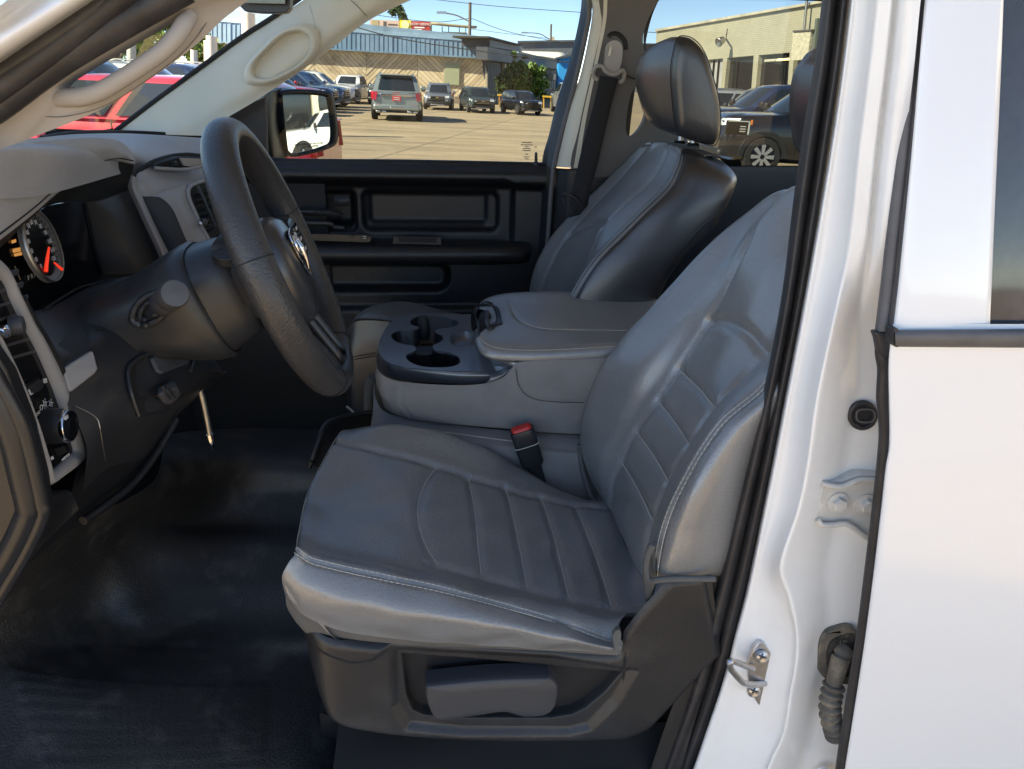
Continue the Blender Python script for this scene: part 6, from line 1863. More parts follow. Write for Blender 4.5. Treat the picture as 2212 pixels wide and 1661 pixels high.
# lower spoke: two legs with a bright lined slot between them
for sg in (1, -1):
    lp = []
    for y, x0, x1, n0, n1 in ((-.045, .016, .064, -.050, -.012), (-.085, .020, .058, -.046, -.008), (-.125, .022, .056, -.026, .006), (-.155, .020, .062, -.014, .014), (-.182, .016, .076, -.012, .014)):
        q_ = []
        for t in np.linspace(0, 2 * math.pi, 16, endpoint=False):
            c, s_ = math.cos(t), math.sin(t)
            q_.append(Wp(sg * ((x0 + x1) / 2 + (x1 - x0) / 2 * np.sign(c) * abs(c) ** .7), y, (n0 + n1) / 2 + (n1 - n0) / 2 * np.sign(s_) * abs(s_) ** .7))
        lp.append(q_)
    loft('spoke', lp, WHEELV if sg > 0 else WHEELV, sw_, angle=70)
sl_ = [Wp(.021 * sx, y, n) for sx, y, n in ((-1, -.07, -.006), (-1, -.12, .006), (-.9, -.152, .014), (0, -.16, .016), (.9, -.152, .014), (1, -.12, .006), (1, -.07, -.006))]
tube('slot_lining', sl_, .0030, SMOOTHBLK, sw_, n=50, sides=8, r2=[.007] * 7)
plate('slot_back', [[Wp(-.02, -.06, -.03), Wp(.02, -.06, -.03), Wp(.02, -.15, -.012), Wp(-.02, -.15, -.012)]], GLOSSBLK, sw_, th=.004)
# hub cover
hl_ = []
for n_h, sc_ in ((-.055, .90), (-.040, 1.0), (-.020, 1.0), (-.006, .955), (.004, .84), (.009, .62), (.011, .30), (.0115, .02)):
    q_ = []
    for t in np.linspace(0, 2 * math.pi, 48, endpoint=False):
        c, s_ = math.cos(t), math.sin(t)
        x = .070 * np.sign(c) * abs(c) ** .75
        y = (.068 if s_ > 0 else .088) * np.sign(s_) * abs(s_) ** .8
        x *= 1 - .22 * max(0, -s_)
        q_.append(Wp(x * sc_, y * sc_ - .004, n_h + .010))
    hl_.append(q_)
gmesh('hub_cover', np.array(hl_), mat('hub plastic', (.030, .031, .035), .34, grain=(600, .25), var=(8, .1), coat=.6, crough=.25), sw_, wrap=True)
tube('hub_seam', [p + wn_ * .001 for p in hl_[2]], .0011, DARK, sw_, closed_path=True, n=90, sides=5)
em = plate('emblem', [[Wp(x * 1.15, y * 1.25 + .006, .0228) for x, y in ((-.020, .022), (-.008, .025), (0, .026), (.008, .025), (.020, .022), (.021, .008), (.016, -.010), (.008, -.022), (0, -.028), (-.008, -.022), (-.016, -.010), (-.021, .008))]], GLOSSBLK, sw_, th=.003, bevel=.0005)
tube('emblem_ring', [Wp(x * 1.15, y * 1.25 + .006, .0235) for x, y in ((-.020, .022), (-.008, .025), (0, .026), (.008, .025), (.020, .022), (.021, .008), (.016, -.010), (.008, -.022), (0, -.028), (-.008, -.022), (-.016, -.010), (-.021, .008))], .0012, CHROME, em, closed_path=True, n=48, sides=6)
for sg in (1, -1):
    tube('emblem_horn', [Wp(sg * x * 1.25, y * 1.25 + .006, .0250) for x, y in ((.002, .014), (.009, .018), (.014, .012), (.013, .002), (.008, -.002), (.006, .004))], [.0022, .003, .003, .0025, .002, .001], CHROME, em, n=24, sides=8)
tube('emblem_head', [Wp(0, y * 1.25 + .006, n) for y, n in ((.016, .0245), (.004, .027), (-.010, .027), (-.021, .0245))], [.002, .0045, .0035, .001], CHROME, em, n=16, sides=8)

col = thing('steering_column', 'black steering column shroud with a turn signal stalk', 'steering column', Wp(0, -.02, -.15))


def cring(n, rx, ry0, ry1, dy=0.0, k=40, p=3.0, dx=0.0):
    out = []
    for t in np.linspace(0, 2 * math.pi, k, endpoint=False):
        c, s_ = math.cos(t), math.sin(t)
        out.append(Wp(dx + rx * np.sign(c) * abs(c) ** (2 / p), dy + (ry0 if s_ > 0 else ry1) * np.sign(s_) * abs(s_) ** (2 / p), n))
    return out


SHR = mat('shroud plastic', (.026, .0265, .028), .38, grain=(900, .12), var=(5, .1), dust=((.10, .08, .06), 12, .25))
gmesh('shroud', np.array([cring(-.052, .040, .040, .050), cring(-.054, .054, .052, .060), cring(-.064, .061, .058, .072), cring(-.080, .065, .061, .079), cring(-.108, .069, .063, .086), cring(-.125, .070, .062, .088)]), SHR, col, wrap=True)
tube('shroud_seam', cring(-.109, .0685, .0635, .0865), .0022, DARK, col, closed_path=True, n=90, sides=5)
SB = np.array([cring(-.107, .071, .065, .089), cring(-.112, .076, .068, .093), cring(-.130, .078, .066, .090), cring(-.16, .074, .060, .078), cring(-.20, .066, .052, .060), cring(-.26, .06, .045, .05)])
SBD = Net([list(r) for r in SB]).grid(120, 200).reshape(-1, 3)
gmesh('shroud_base', SB, SHR, col, wrap=True)
plate('shroud_cap', [list(closed([Wp(-.04, .0, 0) * 0 + P(456, 548, .955), P(458, 528, .96), P(470, 512, .975), P(486, 500, 1.0), P(506, 516, .98), P(512, 552, .955), P(490, 562, .95), P(470, 558, .95)], 30))], PLASTIC2, col, th=.012, bevel=.004, seg=3)
LPT = [(327 + 40 * math.cos(t) - 8 * math.sin(t), 667 + 34 * math.sin(t) - 12 * math.cos(t)) for t in np.linspace(0, 6.283, 28, endpoint=False)]
SBL = np.vstack([SBD, LPG])
tube('stalk_boot', onto(LPT, .002, SBL), .005, SHR, col, closed_path=True, n=60, sides=10)
plate('boot_hollow', [onto([(327 + (u_ - 327) * .86, 667 + (v_ - 667) * .86) for u_, v_ in LPT], .003, SBL)], DARK, col, th=.006)
tube('boot_collar', onto([(327 + (u_ - 327) * .6, 669 + (v_ - 667) * .6) for u_, v_ in LPT], .008, SBL), .0035, PLASTIC2, col, closed_path=True, n=48, sides=10)
sa, sb_ = P(322, 680, 1.03), P(379, 633, .86)
sd_ = sb_ - sa
tube('turn_stalk', [sa, sa + sd_ * .5], [.0105, .0112], SMOOTHBLK, col, sides=20, smooth_path=False)
sdn = sd_ / np.linalg.norm(sd_)
sl2 = np.linalg.norm(sd_)
lathe('stalk_grip', [(.0125, 0), (.0152, .004), (.0158, sl2 * .24), (.0142, sl2 * .26), (.0138, sl2 * .28), (.0160, sl2 * .30), (.0164, sl2 * .465), (.0150, sl2 * .49), (.0001, sl2 * .495)], mat('stalk plastic', (.075, .07, .07), .4, grain=(900, .1)), col, sa + sd_ * .5, sdn, 36)
# ================================================================== driver's seat
seat = thing('driver_seat', 'grey leather driver seat with pale stitching in the open doorway', 'car seat', P(980, 1500, 1.0))


def off(p, a=0, q=0, z=0):
    return pt(p) + _aft * a + _lat * q + _zz * z


cush = []
stn = [
    # k1 far ridge, k2 far inner seam, k3 centre, k4 near inner seam, k5 near bolster, k6 edge seam, k7 side, k8 side foot
    [(738, 940, 1.175), (720, 958, 1.10), (666, 1062, .97), (645, 1150, .845), (641, 1178, .80), (636, 1196, .775), (611, 1240, .765), (616, 1282, .775)],
    [(765, 926, 1.175), (752, 960, 1.10), (712, 1066, .97), (692, 1160, .845), (684, 1190, .80), (676, 1212, .775), (650, 1272, .755), (656, 1328, .768)],
    [(836, 917, 1.175), (800, 970, 1.10), (775, 1074, .97), (762, 1176, .845), (754, 1207, .80), (748, 1230, .775), (728, 1298, .748), (735, 1362, .765)],
    [(905, 922, 1.175), (885, 990, 1.10), (868, 1090, .97), (858, 1198, .845), (852, 1228, .80), (848, 1251, .775), (838, 1322, .745), (842, 1380, .765)],
    [(985, 944, 1.175), (965, 1014, 1.10), (948, 1112, .97), (944, 1220, .845), (938, 1246, .80), (932, 1268, .775), (930, 1336, .745), (930, 1388, .765)],
    [(1070, 980, 1.175), (1050, 1041, 1.10), (1036, 1138, .97), (1040, 1246, .845), (1034, 1270, .80), (1028, 1292, .775), (1030, 1346, .745), (1030, 1393, .765)],
    [(1150, 1026, 1.17), (1132, 1066, 1.10), (1124, 1163, .97), (1138, 1271, .845), (1132, 1294, .80), (1126, 1319, .775), (1130, 1364, .748), (1130, 1399, .765)],
    [(1236, 1070, 1.16), (1214, 1085, 1.10), (1212, 1180, .97), (1228, 1293, .845), (1224, 1316, .80), (1220, 1347, .775), (1226, 1382, .75), (1228, 1406, .765)],
    [(1300, 1085, 1.15), (1296, 1096, 1.10), (1300, 1195, .97), (1318, 1312, .845), (1318, 1340, .80), (1318, 1382, .775), (1328, 1400, .755), (1330, 1413, .767)]]
for i_, r in enumerate(stn):
    k0 = off(r[0], 0, .030, -.05)
    k00 = off(r[0], 0, .034, -.14)
    cush.append([k00, k0] + r)
# tuck the front under and run the tail below the backrest
first = [off(p, .010, 0, -.075) for p in cush[0]]
first2 = [off(p, .05, 0, -.15) for p in cush[0]]
first[-1] = off(cush[0][-1], .012, 0, -.02); first[-2] = off(cush[0][-2], .008, 0, -.04)
first2[-1] = off(cush[0][-1], .045, .005, -.04); first2[-2] = off(cush[0][-2], .04, .005, -.08)
last = [off(p, .11, 0, -.02) for p in cush[-1]]
last[-1] = off(cush[-1][-1], .012, .012, -.004); last[-2] = off(cush[-1][-2], .012, .012, 0); last[-3] = off(cush[-1][-3], .012, .012, 0); last[-4] = off(cush[-1][-4], .03, .012, 0)
cn_ = Net([first2, first] + cush + [last])
S0 = 2           # index of the first visible station
g = cn_.grid(330, 240)
K2, K4, K6 = 3.0, 5.0, 7.0
GC = g.reshape(-1, 3)


def sdrop(px, gg, n=90):
    c = cr(np.array([(a, b, 1.0) for a, b in px], float), np.linspace(0, len(px) - 1, n))
    w_ = gg - CAM
    zf = w_ @ _f
    uu = CU + FD * (w_ @ _r) / zf
    vv = CV - FD * (w_ @ _u) / zf
    out = []
    for a, b, _q in c:
        e = (uu - a) ** 2 + (vv - b) ** 2
        near = np.where(e < 16)[0]
        if len(near) == 0: near = np.array([e.argmin()])
        near = near[zf[near] < zf[near].min() + .04]
        wt = 1 / (e[near] + .5)
        dd = (zf[near] * wt).sum() / wt.sum()
        d = ray(a, b)
        out.append(CAM + d * (dd / (d @ _f)))
    out = np.array(out)
    k = np.ones(7) / 7
    pad = np.vstack([np.repeat(out[:1], 3, 0), out, np.repeat(out[-1:], 3, 0)])
    return np.stack([np.convolve(pad[:, j], k, 'valid') for j in range(3)], 1)


seams = [cn_.line([(S0 - .3, K2), (S0 + 3, K2), (S0 + 8.3, K2)], 140), cn_.line([(S0 + 3.8, K4), (S0 + 6, K4), (S0 + 8.6, K4)], 140)]
edge = cn_.line([(S0 - .2, 6.4), (S0 + .0, 6.9), (S0 + .5, 7.0), (S0 + 4, K6), (S0 + 8, K6)], 200)
front_e = cn_.line([(S0 - .05, 3.0), (S0 - .05, 4.0), (S0 - .05, 5.4), (S0 - .05, 6.6)], 100)
cross = [sdrop(px, GC) for px in (
    [(942, 1010), (918, 1044), (905, 1082), (903, 1118), (912, 1158), (926, 1190), (946, 1221)],
    [(1012, 1032), (1020, 1070), (1027, 1110), (1033, 1180), (1040, 1244)],
    [(1091, 1050), (1101, 1085), (1112, 1130), (1126, 1200), (1139, 1270)],
    [(1168, 1072), (1182, 1110), (1197, 1160), (1214, 1228), (1229, 1291)],
    [(1243, 1092), (1260, 1132), (1278, 1178), (1302, 1246), (1321, 1311)])]
g = groove(g, seams, .0055, .0075, pucker=.0005)
g = groove(g, cross, .0042, .008, pucker=.0004)
g = groove(g, [edge, front_e], .0032, .0050, pucker=.0007)
# soft creases of used leather on the side and the front
fl = g.reshape(-1, 3)
wv = np.zeros(len(fl))
for k_ in range(16):
    d_ = rng.normal(size=3); d_ /= np.linalg.norm(d_)
    wv += np.sin((fl @ d_) * rng.uniform(40, 150) + rng.uniform(0, 6.28)) * rng.uniform(.2, 1)
g = g + gnorm(g) * (wv.reshape(g.shape[:2]) * .00042)[..., None]
gmesh('cushion', g, LEATHER, seat)


def lift(line, d):
    return line + (CAM - line) / np.linalg.norm(CAM - line, axis=1, keepdims=True) * d


def thread(line, r=.0009, d=-.0012, name='stitching'):
    L = lift(line, d)
    arc = np.concatenate([[0], np.cumsum(np.linalg.norm(np.diff(L, axis=0), axis=1))])
    n = int(arc[-1] / .0012)
    t = np.linspace(0, arc[-1], n)
    pts_ = np.stack([np.interp(t, arc, L[:, k]) for k in range(3)], 1)
    rr = np.where((t % .0072) < .0052, r, r * .25)
    return tube(name, list(pts_), rr, THREAD, seat, smooth_path=False, sides=4)


for c in cross: thread(c, .0007, -.0024)
for dk in (-.16, .12):
    thread(cn_.line([(S0 - .1 - dk * .3, 6.55 + dk * .5), (S0 + .3 - dk, 7.0 + dk), (S0 + .8, K6 + dk), (S0 + 4, K6 + dk), (S0 + 8, K6 + dk)], 200), .00065, -.0004)
for ds in (-.10, .10):
    thread(cn_.line([(S0 - .05 + ds, 2.6), (S0 - .05 + ds, 4.0), (S0 - .05 + ds, 5.4), (S0 - .05 + ds, 6.6)], 100), .0007, .0002)
patch('cushion_band', [[off((616, 1276, .778), 0, 0, 0), (652, 1325, .775), (735, 1358, .772), (842, 1377, .772), (1000, 1389, .772), (1160, 1397, .772), (1332, 1410, .772)], [(620, 1312, .782), (655, 1352, .779), (738, 1376, .776), (842, 1391, .776), (1000, 1398, .776), (1160, 1404, .776), (1332, 1416, .776)], [(640, 1345, .80), (668, 1370, .79), (742, 1388, .786), (842, 1398, .786), (1000, 1404, .786), (1160, 1410, .786), (1332, 1420, .786)]], SEATCLOTH2, seat, 12, 60)
plate('corner_flap', [list(closed([(1324, 1376, .752), (1329, 1364, .752), (1337, 1361, .752), (1342, 1368, .752), (1340, 1390, .750), (1337, 1410, .748), (1331, 1416, .748), (1327, 1400, .748)], 30))], SEATCLOTH2, seat, th=.010, bevel=.0025, seg=3)

# ---- backrest
bst = [
    [(1285, 1050, 1.17), (1300, 1075, 1.13), (1316, 1096, 1.085), (1348, 1165, .97), (1385, 1240, .85), (1402, 1244, .80), (1416, 1243, .785), (1472, 1244, .765), (1605, 1240, 0.805)],
    [(1253, 960, 1.195), (1290, 990, 1.13), (1341, 1003, 1.08), (1375, 1060, .97), (1410, 1120, .86), (1424, 1130, .81), (1434, 1140, .785), (1500, 1140, .76), (1640, 1130, 0.805)],
    [(1268, 872, 1.20), (1330, 900, 1.125), (1390, 905, 1.075), (1430, 965, .97), (1458, 1008, .87), (1470, 1020, .82), (1482, 1030, .79), (1535, 1040, .765), (1672, 1035, 0.810)],
    [(1318, 766, 1.20), (1380, 790, 1.12), (1466, 797, 1.07), (1505, 845, .97), (1538, 880, .88), (1548, 895, .83), (1558, 914, .80), (1600, 935, .775), (1730, 930, 0.820)],
    [(1418, 652, 1.19), (1470, 676, 1.115), (1529, 694, 1.065), (1582, 728, .97), (1634, 780, .89), (1646, 800, .84), (1660, 822, .81), (1700, 832, .785), (1820, 830, 0.830)],
    [(1528, 532, 1.18), (1562, 560, 1.11), (1595, 556, 1.06), (1650, 595, .97), (1715, 640, .90), (1735, 650, .85), (1750, 660, .82), (1780, 672, .80), (1890, 680, 0.840)],
    [(1622, 452, 1.16), (1652, 462, 1.10), (1676, 440, 1.055), (1735, 470, .97), (1800, 510, .91), (1815, 520, .87), (1830, 530, .84), (1860, 540, .82), (1960, 550, 0.860)],
    [(1690, 410, 1.13), (1705, 412, 1.09), (1720, 400, 1.05), (1780, 410, .97), (1850, 440, .92), (1870, 450, .89), (1885, 460, .87), (1910, 470, .85), (2000, 480, 0.890)]]
bb = []
for r in bst:
    bb.append([off(r[0], .09, .015, -.01), off(r[0], .03, .012, 0)] + r)
bb.append([off(p, .06, 0, .0) for p in bb[-1]])
bb = [[off(p, .03, .05, -.02) for p in bb[0]]] + bb
bn = Net(bb)
g = bn.grid(300, 230)
J2, J4, J6 = 4.0, 6.0, 8.0
GB = g.reshape(-1, 3)
bseam = [sdrop(px, GB, 160) for px in (
    [(1318, 1094), (1322, 1045), (1341, 999), (1372, 932), (1419, 866), (1466, 797), (1529, 694), (1576, 600), (1621, 506), (1660, 450), (1690, 412)],
    [(1387, 1232), (1393, 1178), (1408, 1123), (1441, 1035), (1485, 957), (1540, 877), (1600, 814), (1640, 772), (1680, 735), (1730, 690)])]
bedge = bn.line([(.7, J6), (3, J6), (8, J6)], 180)
barc = sdrop([(1529, 695), (1545, 690), (1564, 692), (1586, 701), (1608, 714), (1626, 731), (1642, 752), (1652, 764)], GB, 80)
bcross = [sdrop(px, GB) for px in (
    [(1466, 798), (1490, 820), (1515, 845), (1541, 877)],
    [(1420, 866), (1444, 895), (1466, 925), (1486, 957)],
    [(1374, 932), (1398, 965), (1420, 998), (1441, 1035)],
    [(1342, 998), (1366, 1036), (1388, 1078), (1408, 1122)])]
g = groove(g, bseam, .0055, .0085)
g = groove(g, [barc], .0065, .009)
g = groove(g, bcross, .0045, .008, pucker=.0004)
g = groove(g, [bedge], .0035, .006, pucker=.0007)
fl = g.reshape(-1, 3)
wv = np.zeros(len(fl))
for k_ in range(14):
    d_ = rng.normal(size=3); d_ /= np.linalg.norm(d_)
    wv += np.sin((fl @ d_) * rng.uniform(30, 110) + rng.uniform(0, 6.28)) * rng.uniform(.2, 1)
g = g + gnorm(g) * (wv.reshape(g.shape[:2]) * .0003)[..., None]
gmesh('backrest', g, LEATHER, seat)
for c in bcross: thread(c, .0008, -.0028)
for dk in (-.14, .14): thread(bn.line([(.9, J6 + dk), (3, J6 + dk), (5.4, J6 + dk)], 160), .0007, -.0006)
tube('backrest_piping', [(1252, 960, 1.20), (1256, 1000, 1.195), (1266, 1040, 1.185), (1280, 1075, 1.17), (1296, 1088, 1.15)], .005, SEATCLOTH2, seat, n=30, sides=8)
tube('lower_piping', [(1412, 1176, .772), (1400, 1200, .775), (1396, 1232, .775), (1405, 1254, .77), (1425, 1252, .762), (1470, 1250, .757), (1545, 1250, .755)], .0042, SEATCLOTH2, seat, n=44, sides=10)
patch('edge_flap', [[(1396, 1180, .79), (1408, 1172, .782)], [(1388, 1215, .80), (1412, 1215, .782)], [(1390, 1262, .80), (1412, 1256, .782)], [(1394, 1300, .80), (1402, 1290, .79)]], SEATCLOTH2, seat, 20, 8, th=.006)
patch('bite_gap', [[(1290, 1070, 1.15), (1300, 1110, 1.14)], [(1330, 1100, 1.07), (1350, 1180, 1.0)], [(1375, 1200, .9), (1388, 1250, .86)]], SEATCLOTH2, seat, 16, 6)
# headrest, mostly behind the pillar
hr = []
ho = [(1763, 99), (1741, 124), (1725, 148), (1715, 195), (1714, 244), (1719, 292), (1730, 335), (1790, 372), (1850, 360), (1880, 280), (1876, 200), (1850, 130), (1810, 96)]
hcl = closed([(a, b, 1.13) for a, b in ho], 48)
hc_ = hcl.mean(0)
loops = []
for dq, sc_ in ((.0, .001), (.0, .55), (.004, .80), (.018, .94), (.05, 1.0), (.12, 1.0), (.19, 1.0), (.222, .92), (.236, .7), (.24, .001)):
    loops.append(hc_ + (hcl - hc_) * sc_ + _lat * (dq - .20))
gmesh('headrest', np.array(loops), HEADSHADE, seat, wrap=True)

# ---- plastic side shield with its recess and lever
o_s = [(628, 1348), (640, 1358), (700, 1377), (780, 1388), (860, 1394), (1000, 1402), (1200, 1412), (1332, 1417), (1345, 1378), (1380, 1330), (1420, 1285), (1440, 1264), (1465, 1254), (1540, 1248), (1560, 1300), (1528, 1400), (1490, 1470), (1440, 1540), (1405, 1585), (1370, 1605), (1330, 1614), (1200, 1616), (1050, 1612), (900, 1602), (780, 1585), (715, 1565), (690, 1530), (665, 1470), (645, 1410)]
shp = [P(a, b, .772) for a, b in o_s]
co = np.array([Tinv(p)[::2] for p in shp])
a0_, a1_ = co[:, 0].min() - .01, co[:, 0].max() + .01
z0_, z1_ = co[:, 1].min() - .01, co[:, 1].max() + .01
na, nz_ = 420, 210
aa = np.linspace(a0_, a1_, na)


def polyd(px, py, poly):
    """signed distance to a polygon, negative inside"""
    d = np.full(px.shape, 9.0)
    ins = np.zeros(px.shape, bool)
    n = len(poly)
    for i in range(n):
        x0, y0 = poly[i]
        x1, y1 = poly[(i + 1) % n]
        ex, ey = x1 - x0, y1 - y0
        t = np.clip(((px - x0) * ex + (py - y0) * ey) / (ex * ex + ey * ey + 1e-15), 0, 1)
        d = np.minimum(d, np.hypot(px - x0 - t * ex, py - y0 - t * ey))
        c = ((y0 > py) != (y1 > py)) & (px < (x1 - x0) * (py - y0) / (y1 - y0 + 1e-15) + x0)
        ins ^= c
    return np.where(ins, -d, d)


def az2(lst, q):
    return np.array([Tinv(P(a, b, q))[::2] for a, b in lst])


# top and bottom edge curves over a, so that the sheet follows the outline
# (rows run from the upper edge to the lower edge)
top_px = [(614, 1335)] + o_s[0:14]
tp_ = az2(top_px, .772)
bt_px = [(1560, 1420), (1500, 1480), (1440, 1545), (1405, 1585), (1370, 1605), (1330, 1614), (1200, 1616), (1050, 1612), (900, 1602), (780, 1585), (715, 1565), (688, 1530), (662, 1470), (640, 1405), (622, 1356)]
b_ = az2(bt_px, .772)
ts = cr(tp_, np.linspace(0, len(tp_) - 1, na))
bs = cr(b_[::-1], np.linspace(0, len(b_) - 1, na))
# resample both by fraction of their aft coordinate
fr01 = np.linspace(0, 1, na)
ta = np.interp(fr01, (ts[:, 0] - ts[0, 0]) / (ts[-1, 0] - ts[0, 0]), np.arange(na))
ba_ = np.interp(fr01, np.maximum.accumulate((bs[:, 0] - bs[0, 0]) / (bs[-1, 0] - bs[0, 0])), np.arange(na))
tsx = cr(ts, ta); bsx = cr(bs, ba_)
G2 = tsx[:, None] * (1 - np.linspace(0, 1, nz_))[None, :, None] + bsx[:, None] * np.linspace(0, 1, nz_)[None, :, None]
pa, pz = G2[..., 0], G2[..., 1]
edge_d = polyd(pa, pz, np.vstack([ts[::6], bs[::-6]]))
dq = -.006 * (1 - np.clip(-edge_d / .012, 0, 1)) ** 2 * -1
rec = az2([(868, 1424), (1000, 1433), (1345, 1464), (1310, 1505), (1268, 1540), (1235, 1556), (1190, 1563), (1000, 1562), (915, 1556), (892, 1545), (880, 1515)], .772)
d_r = polyd(pa, pz, rec)
dq = dq + .020 * sstep(d_r, .0014)
# bright lower ledge and upper ledge of the pressing
led = az2([(850, 1405), (1200, 1425), (1372, 1452), (1330, 1520), (1275, 1578), (1230, 1590), (1000, 1588), (880, 1575), (852, 1530)], .772)
d_l = polyd(pa, pz, led)
dq = dq + .010 * sstep(d_l, .008)
band = az2([(600, 1330), (760, 1386), (842, 1394), (820, 1412), (800, 1424), (760, 1428), (690, 1408), (620, 1380)], .772)
dq = dq - .006 * sstep(polyd(pa, pz, band), .006)
body_c = az2([(600, 1200), (1600, 1200), (1600, 1500), (1300, 1570), (800, 1570), (690, 1500), (650, 1420)], .772)
lowt = np.clip((pz - z0_) / (z1_ - z0_), 0, 1)
dq = dq + .010 * (1 - np.clip(lowt / .25, 0, 1)) ** 2 + .05 * np.exp(-((pa - a0_) / .03) ** 2)
pts3 = _aft * pa[..., None] + _lat * (.772 + dq)[..., None] + _zz * pz[..., None]
gmesh('side_shield', pts3, PLASTIC2, seat)
plate('recess_panel', [[T(a, .772 + .0275, z) for a, z in rec]], SMOOTHBLK, seat, th=.004)
lv = [(920, 1474), (932, 1468), (1050, 1456), (1170, 1452), (1190, 1456), (1203, 1472), (1202, 1496), (1195, 1518), (1175, 1532), (1130, 1534), (1090, 1524), (1040, 1530), (960, 1541), (938, 1538), (922, 1505)]
lvc = closed([(a, b, .772) for a, b in lv], 80)
lcc = lvc.mean(0)
gmesh('recliner_lever', np.array([lvc + _lat * .018, lvc + _lat * .004, lvc - _lat * .004, lcc + (lvc - lcc) * np.array([.985]) - _lat * .010, lcc + (lvc - lcc) * .95 - _lat * .012 + _zz * .0, lcc + (lvc - lcc) * .55 - _lat * .013, lcc + (lvc - lcc) * .001 - _lat * .013]), HANDLEG, seat, wrap=True)
patch('shield_rear', [[(1430, 1280, .80), (1470, 1262, .79), (1545, 1258, .80)], [(1380, 1420, .82), (1450, 1420, .81), (1560, 1420, .81)], [(1330, 1560, .86), (1400, 1560, .85), (1500, 1560, .85)], [(1300, 1640, .90), (1380, 1640, .90), (1480, 1640, .90)]], PLASTIC, seat, 16, 12)
patch('seat_base', [[(690, 1540, .86), (900, 1590, .86), (1200, 1605, .86), (1400, 1590, .86)], [(700, 1640, .90), (900, 1650, .90), (1200, 1655, .90), (1400, 1650, .90)]], DARK, seat, 4, 12)
tube('loose_trim', [(845, 1616, .82), (870, 1626, .82), (905, 1630, .82), (945, 1622, .82), (965, 1612, .82)], .004, PLASTIC, seat, n=24, sides=8)

# ---- belt buckle
bk = thing('belt_buckle', 'black belt buckle with a red button beside the driver cushion', 'belt buckle', P(1150, 1000, 1.2))
bq = 1.185
u1, u2 = P(1101, 936, bq), P(1152, 919, bq)
d1, d2 = P(1125, 1010, bq), P(1182, 1008, bq)
ax_ = ((u1 + u2) - (d1 + d2)); ax_ /= np.linalg.norm(ax_)
wx = u2 - u1; wl = np.linalg.norm(wx); wx /= wl
wx = wx - ax_ * (wx @ ax_); wx /= np.linalg.norm(wx)
tx2 = np.cross(ax_, wx); tx2 /= np.linalg.norm(tx2)
bc = (u1 + u2) / 2


def bring(h, w, t, k=28, p=4.5, sh=0):
    return [bc + ax_ * h + wx * (1.35 * w * np.sign(math.cos(a)) * abs(math.cos(a)) ** (2 / p)) + tx2 * (1.2 * t * np.sign(math.sin(a)) * abs(math.sin(a)) ** (2 / p) + sh) for a in np.linspace(0, 2 * math.pi, k, endpoint=False)]


loft('buckle_body', [bring(-.075, .013, .009), bring(-.070, .0155, .0105), bring(-.02, .0165, .012), bring(-.004, .0165, .012), bring(.0, .0158, .0112)], SMOOTHBLK, bk, angle=50)
loft('red_button', [bring(-.001, .0135, .0085), bring(.0045, .0132, .0080), bring(.0055, .012, .0068)], REDP, bk, angle=50)
tube('buckle_band', bring(-.030, .0172, .0127), .0008, THREAD, bk, closed_path=True, n=56, sides=5)
tube('buckle_strap', [bc - ax_ * .07, bc - ax_ * .10 + tx2 * .004, bc - ax_ * .14], [.014, .013, .013], BELT, bk, sides=12, r2=[.004] * 3, up=tx2)
for k_, (a, b, c_) in enumerate((((1204, 975, 1.22), (1222, 985, 1.215), (1212, 1002, 1.21)), ((1170, 974, 1.22), (1186, 990, 1.215), (1196, 1006, 1.21)))):
    o = patch('anchor_strap', [[off(a, 0, 0, 0), off(a, .018, 0, .002)], [off(b, 0, 0, 0), off(b, .018, 0, .002)], [off(c_, 0, 0, 0), off(c_, .018, 0, .002)]], BELT, bk, 10, 5)
    solid(o, .002)

# ================================================================== centre seat with the fold-down console
con = thing('center_console', 'grey fold-down centre console with cup holders and a padded lid', 'console', P(1050, 900, 1.4))
E8 = lambda x, y: (756 + .293 * x, 594 + .293 * y)
qn, qf = 1.235, 1.56
# cup holder deck: a flat board with real wells
dk_o = [E8(930, 290), E8(760, 286), E8(600, 284), E8(470, 286), E8(390, 295), E8(320, 330), E8(268, 385), E8(232, 450), E8(210, 520), E8(215, 575), E8(245, 618), E8(300, 652), E8(400, 680), E8(600, 700), E8(800, 708), E8(1000, 712), E8(1085, 712), E8(1120, 690), E8(960, 540), E8(925, 470)]
zd = 1.253
PZ = lambda u, v, z: on(u, v, _zz, z)
dk = [PZ(a, b, zd) for a, b in dk_o]
well = [E8(445, 345), E8(480, 315), E8(560, 303), E8(660, 306), E8(750, 322), E8(795, 345), E8(795, 365), E8(740, 385), E8(670, 392), E8(625, 410), E8(640, 432), E8(680, 450), E8(685, 475), E8(650, 500), E8(615, 515), E8(612, 545), E8(650, 562), E8(720, 570), E8(790, 600), E8(812, 630), E8(800, 655), E8(740, 675), E8(640, 680), E8(530, 672), E8(450, 645), E8(415, 610), E8(425, 585), E8(470, 566), E8(488, 548), E8(470, 520), E8(390, 508), E8(330, 485), E8(305, 455), E8(318, 430), E8(370, 412), E8(450, 410), E8(500, 400), E8(505, 385), E8(460, 368)]
tray = [E8(740, 470), E8(752, 440), E8(800, 424), E8(880, 420), E8(905, 470), E8(905, 515), E8(780, 520), E8(748, 505)]
wl_ = [PZ(a, b, zd) for a, b in well]
ty_ = [PZ(a, b, zd) for a, b in tray]
DECKM = mat('console deck plastic', (.095, .098, .106), .36, grain=(700, .22), var=(6, .1), spec=.8, coat=1.0, crough=.22, cior=1.8)  # black plastic greyed: the sky sheen is put into the base colour
plate('cup_deck', [dk, list(closed(wl_, 110)), list(closed(ty_, 40))], DECKM, con, th=.004, back=(0, 0, -1))
wc_ = closed(wl_, 110)
wcc = wc_.mean(0)
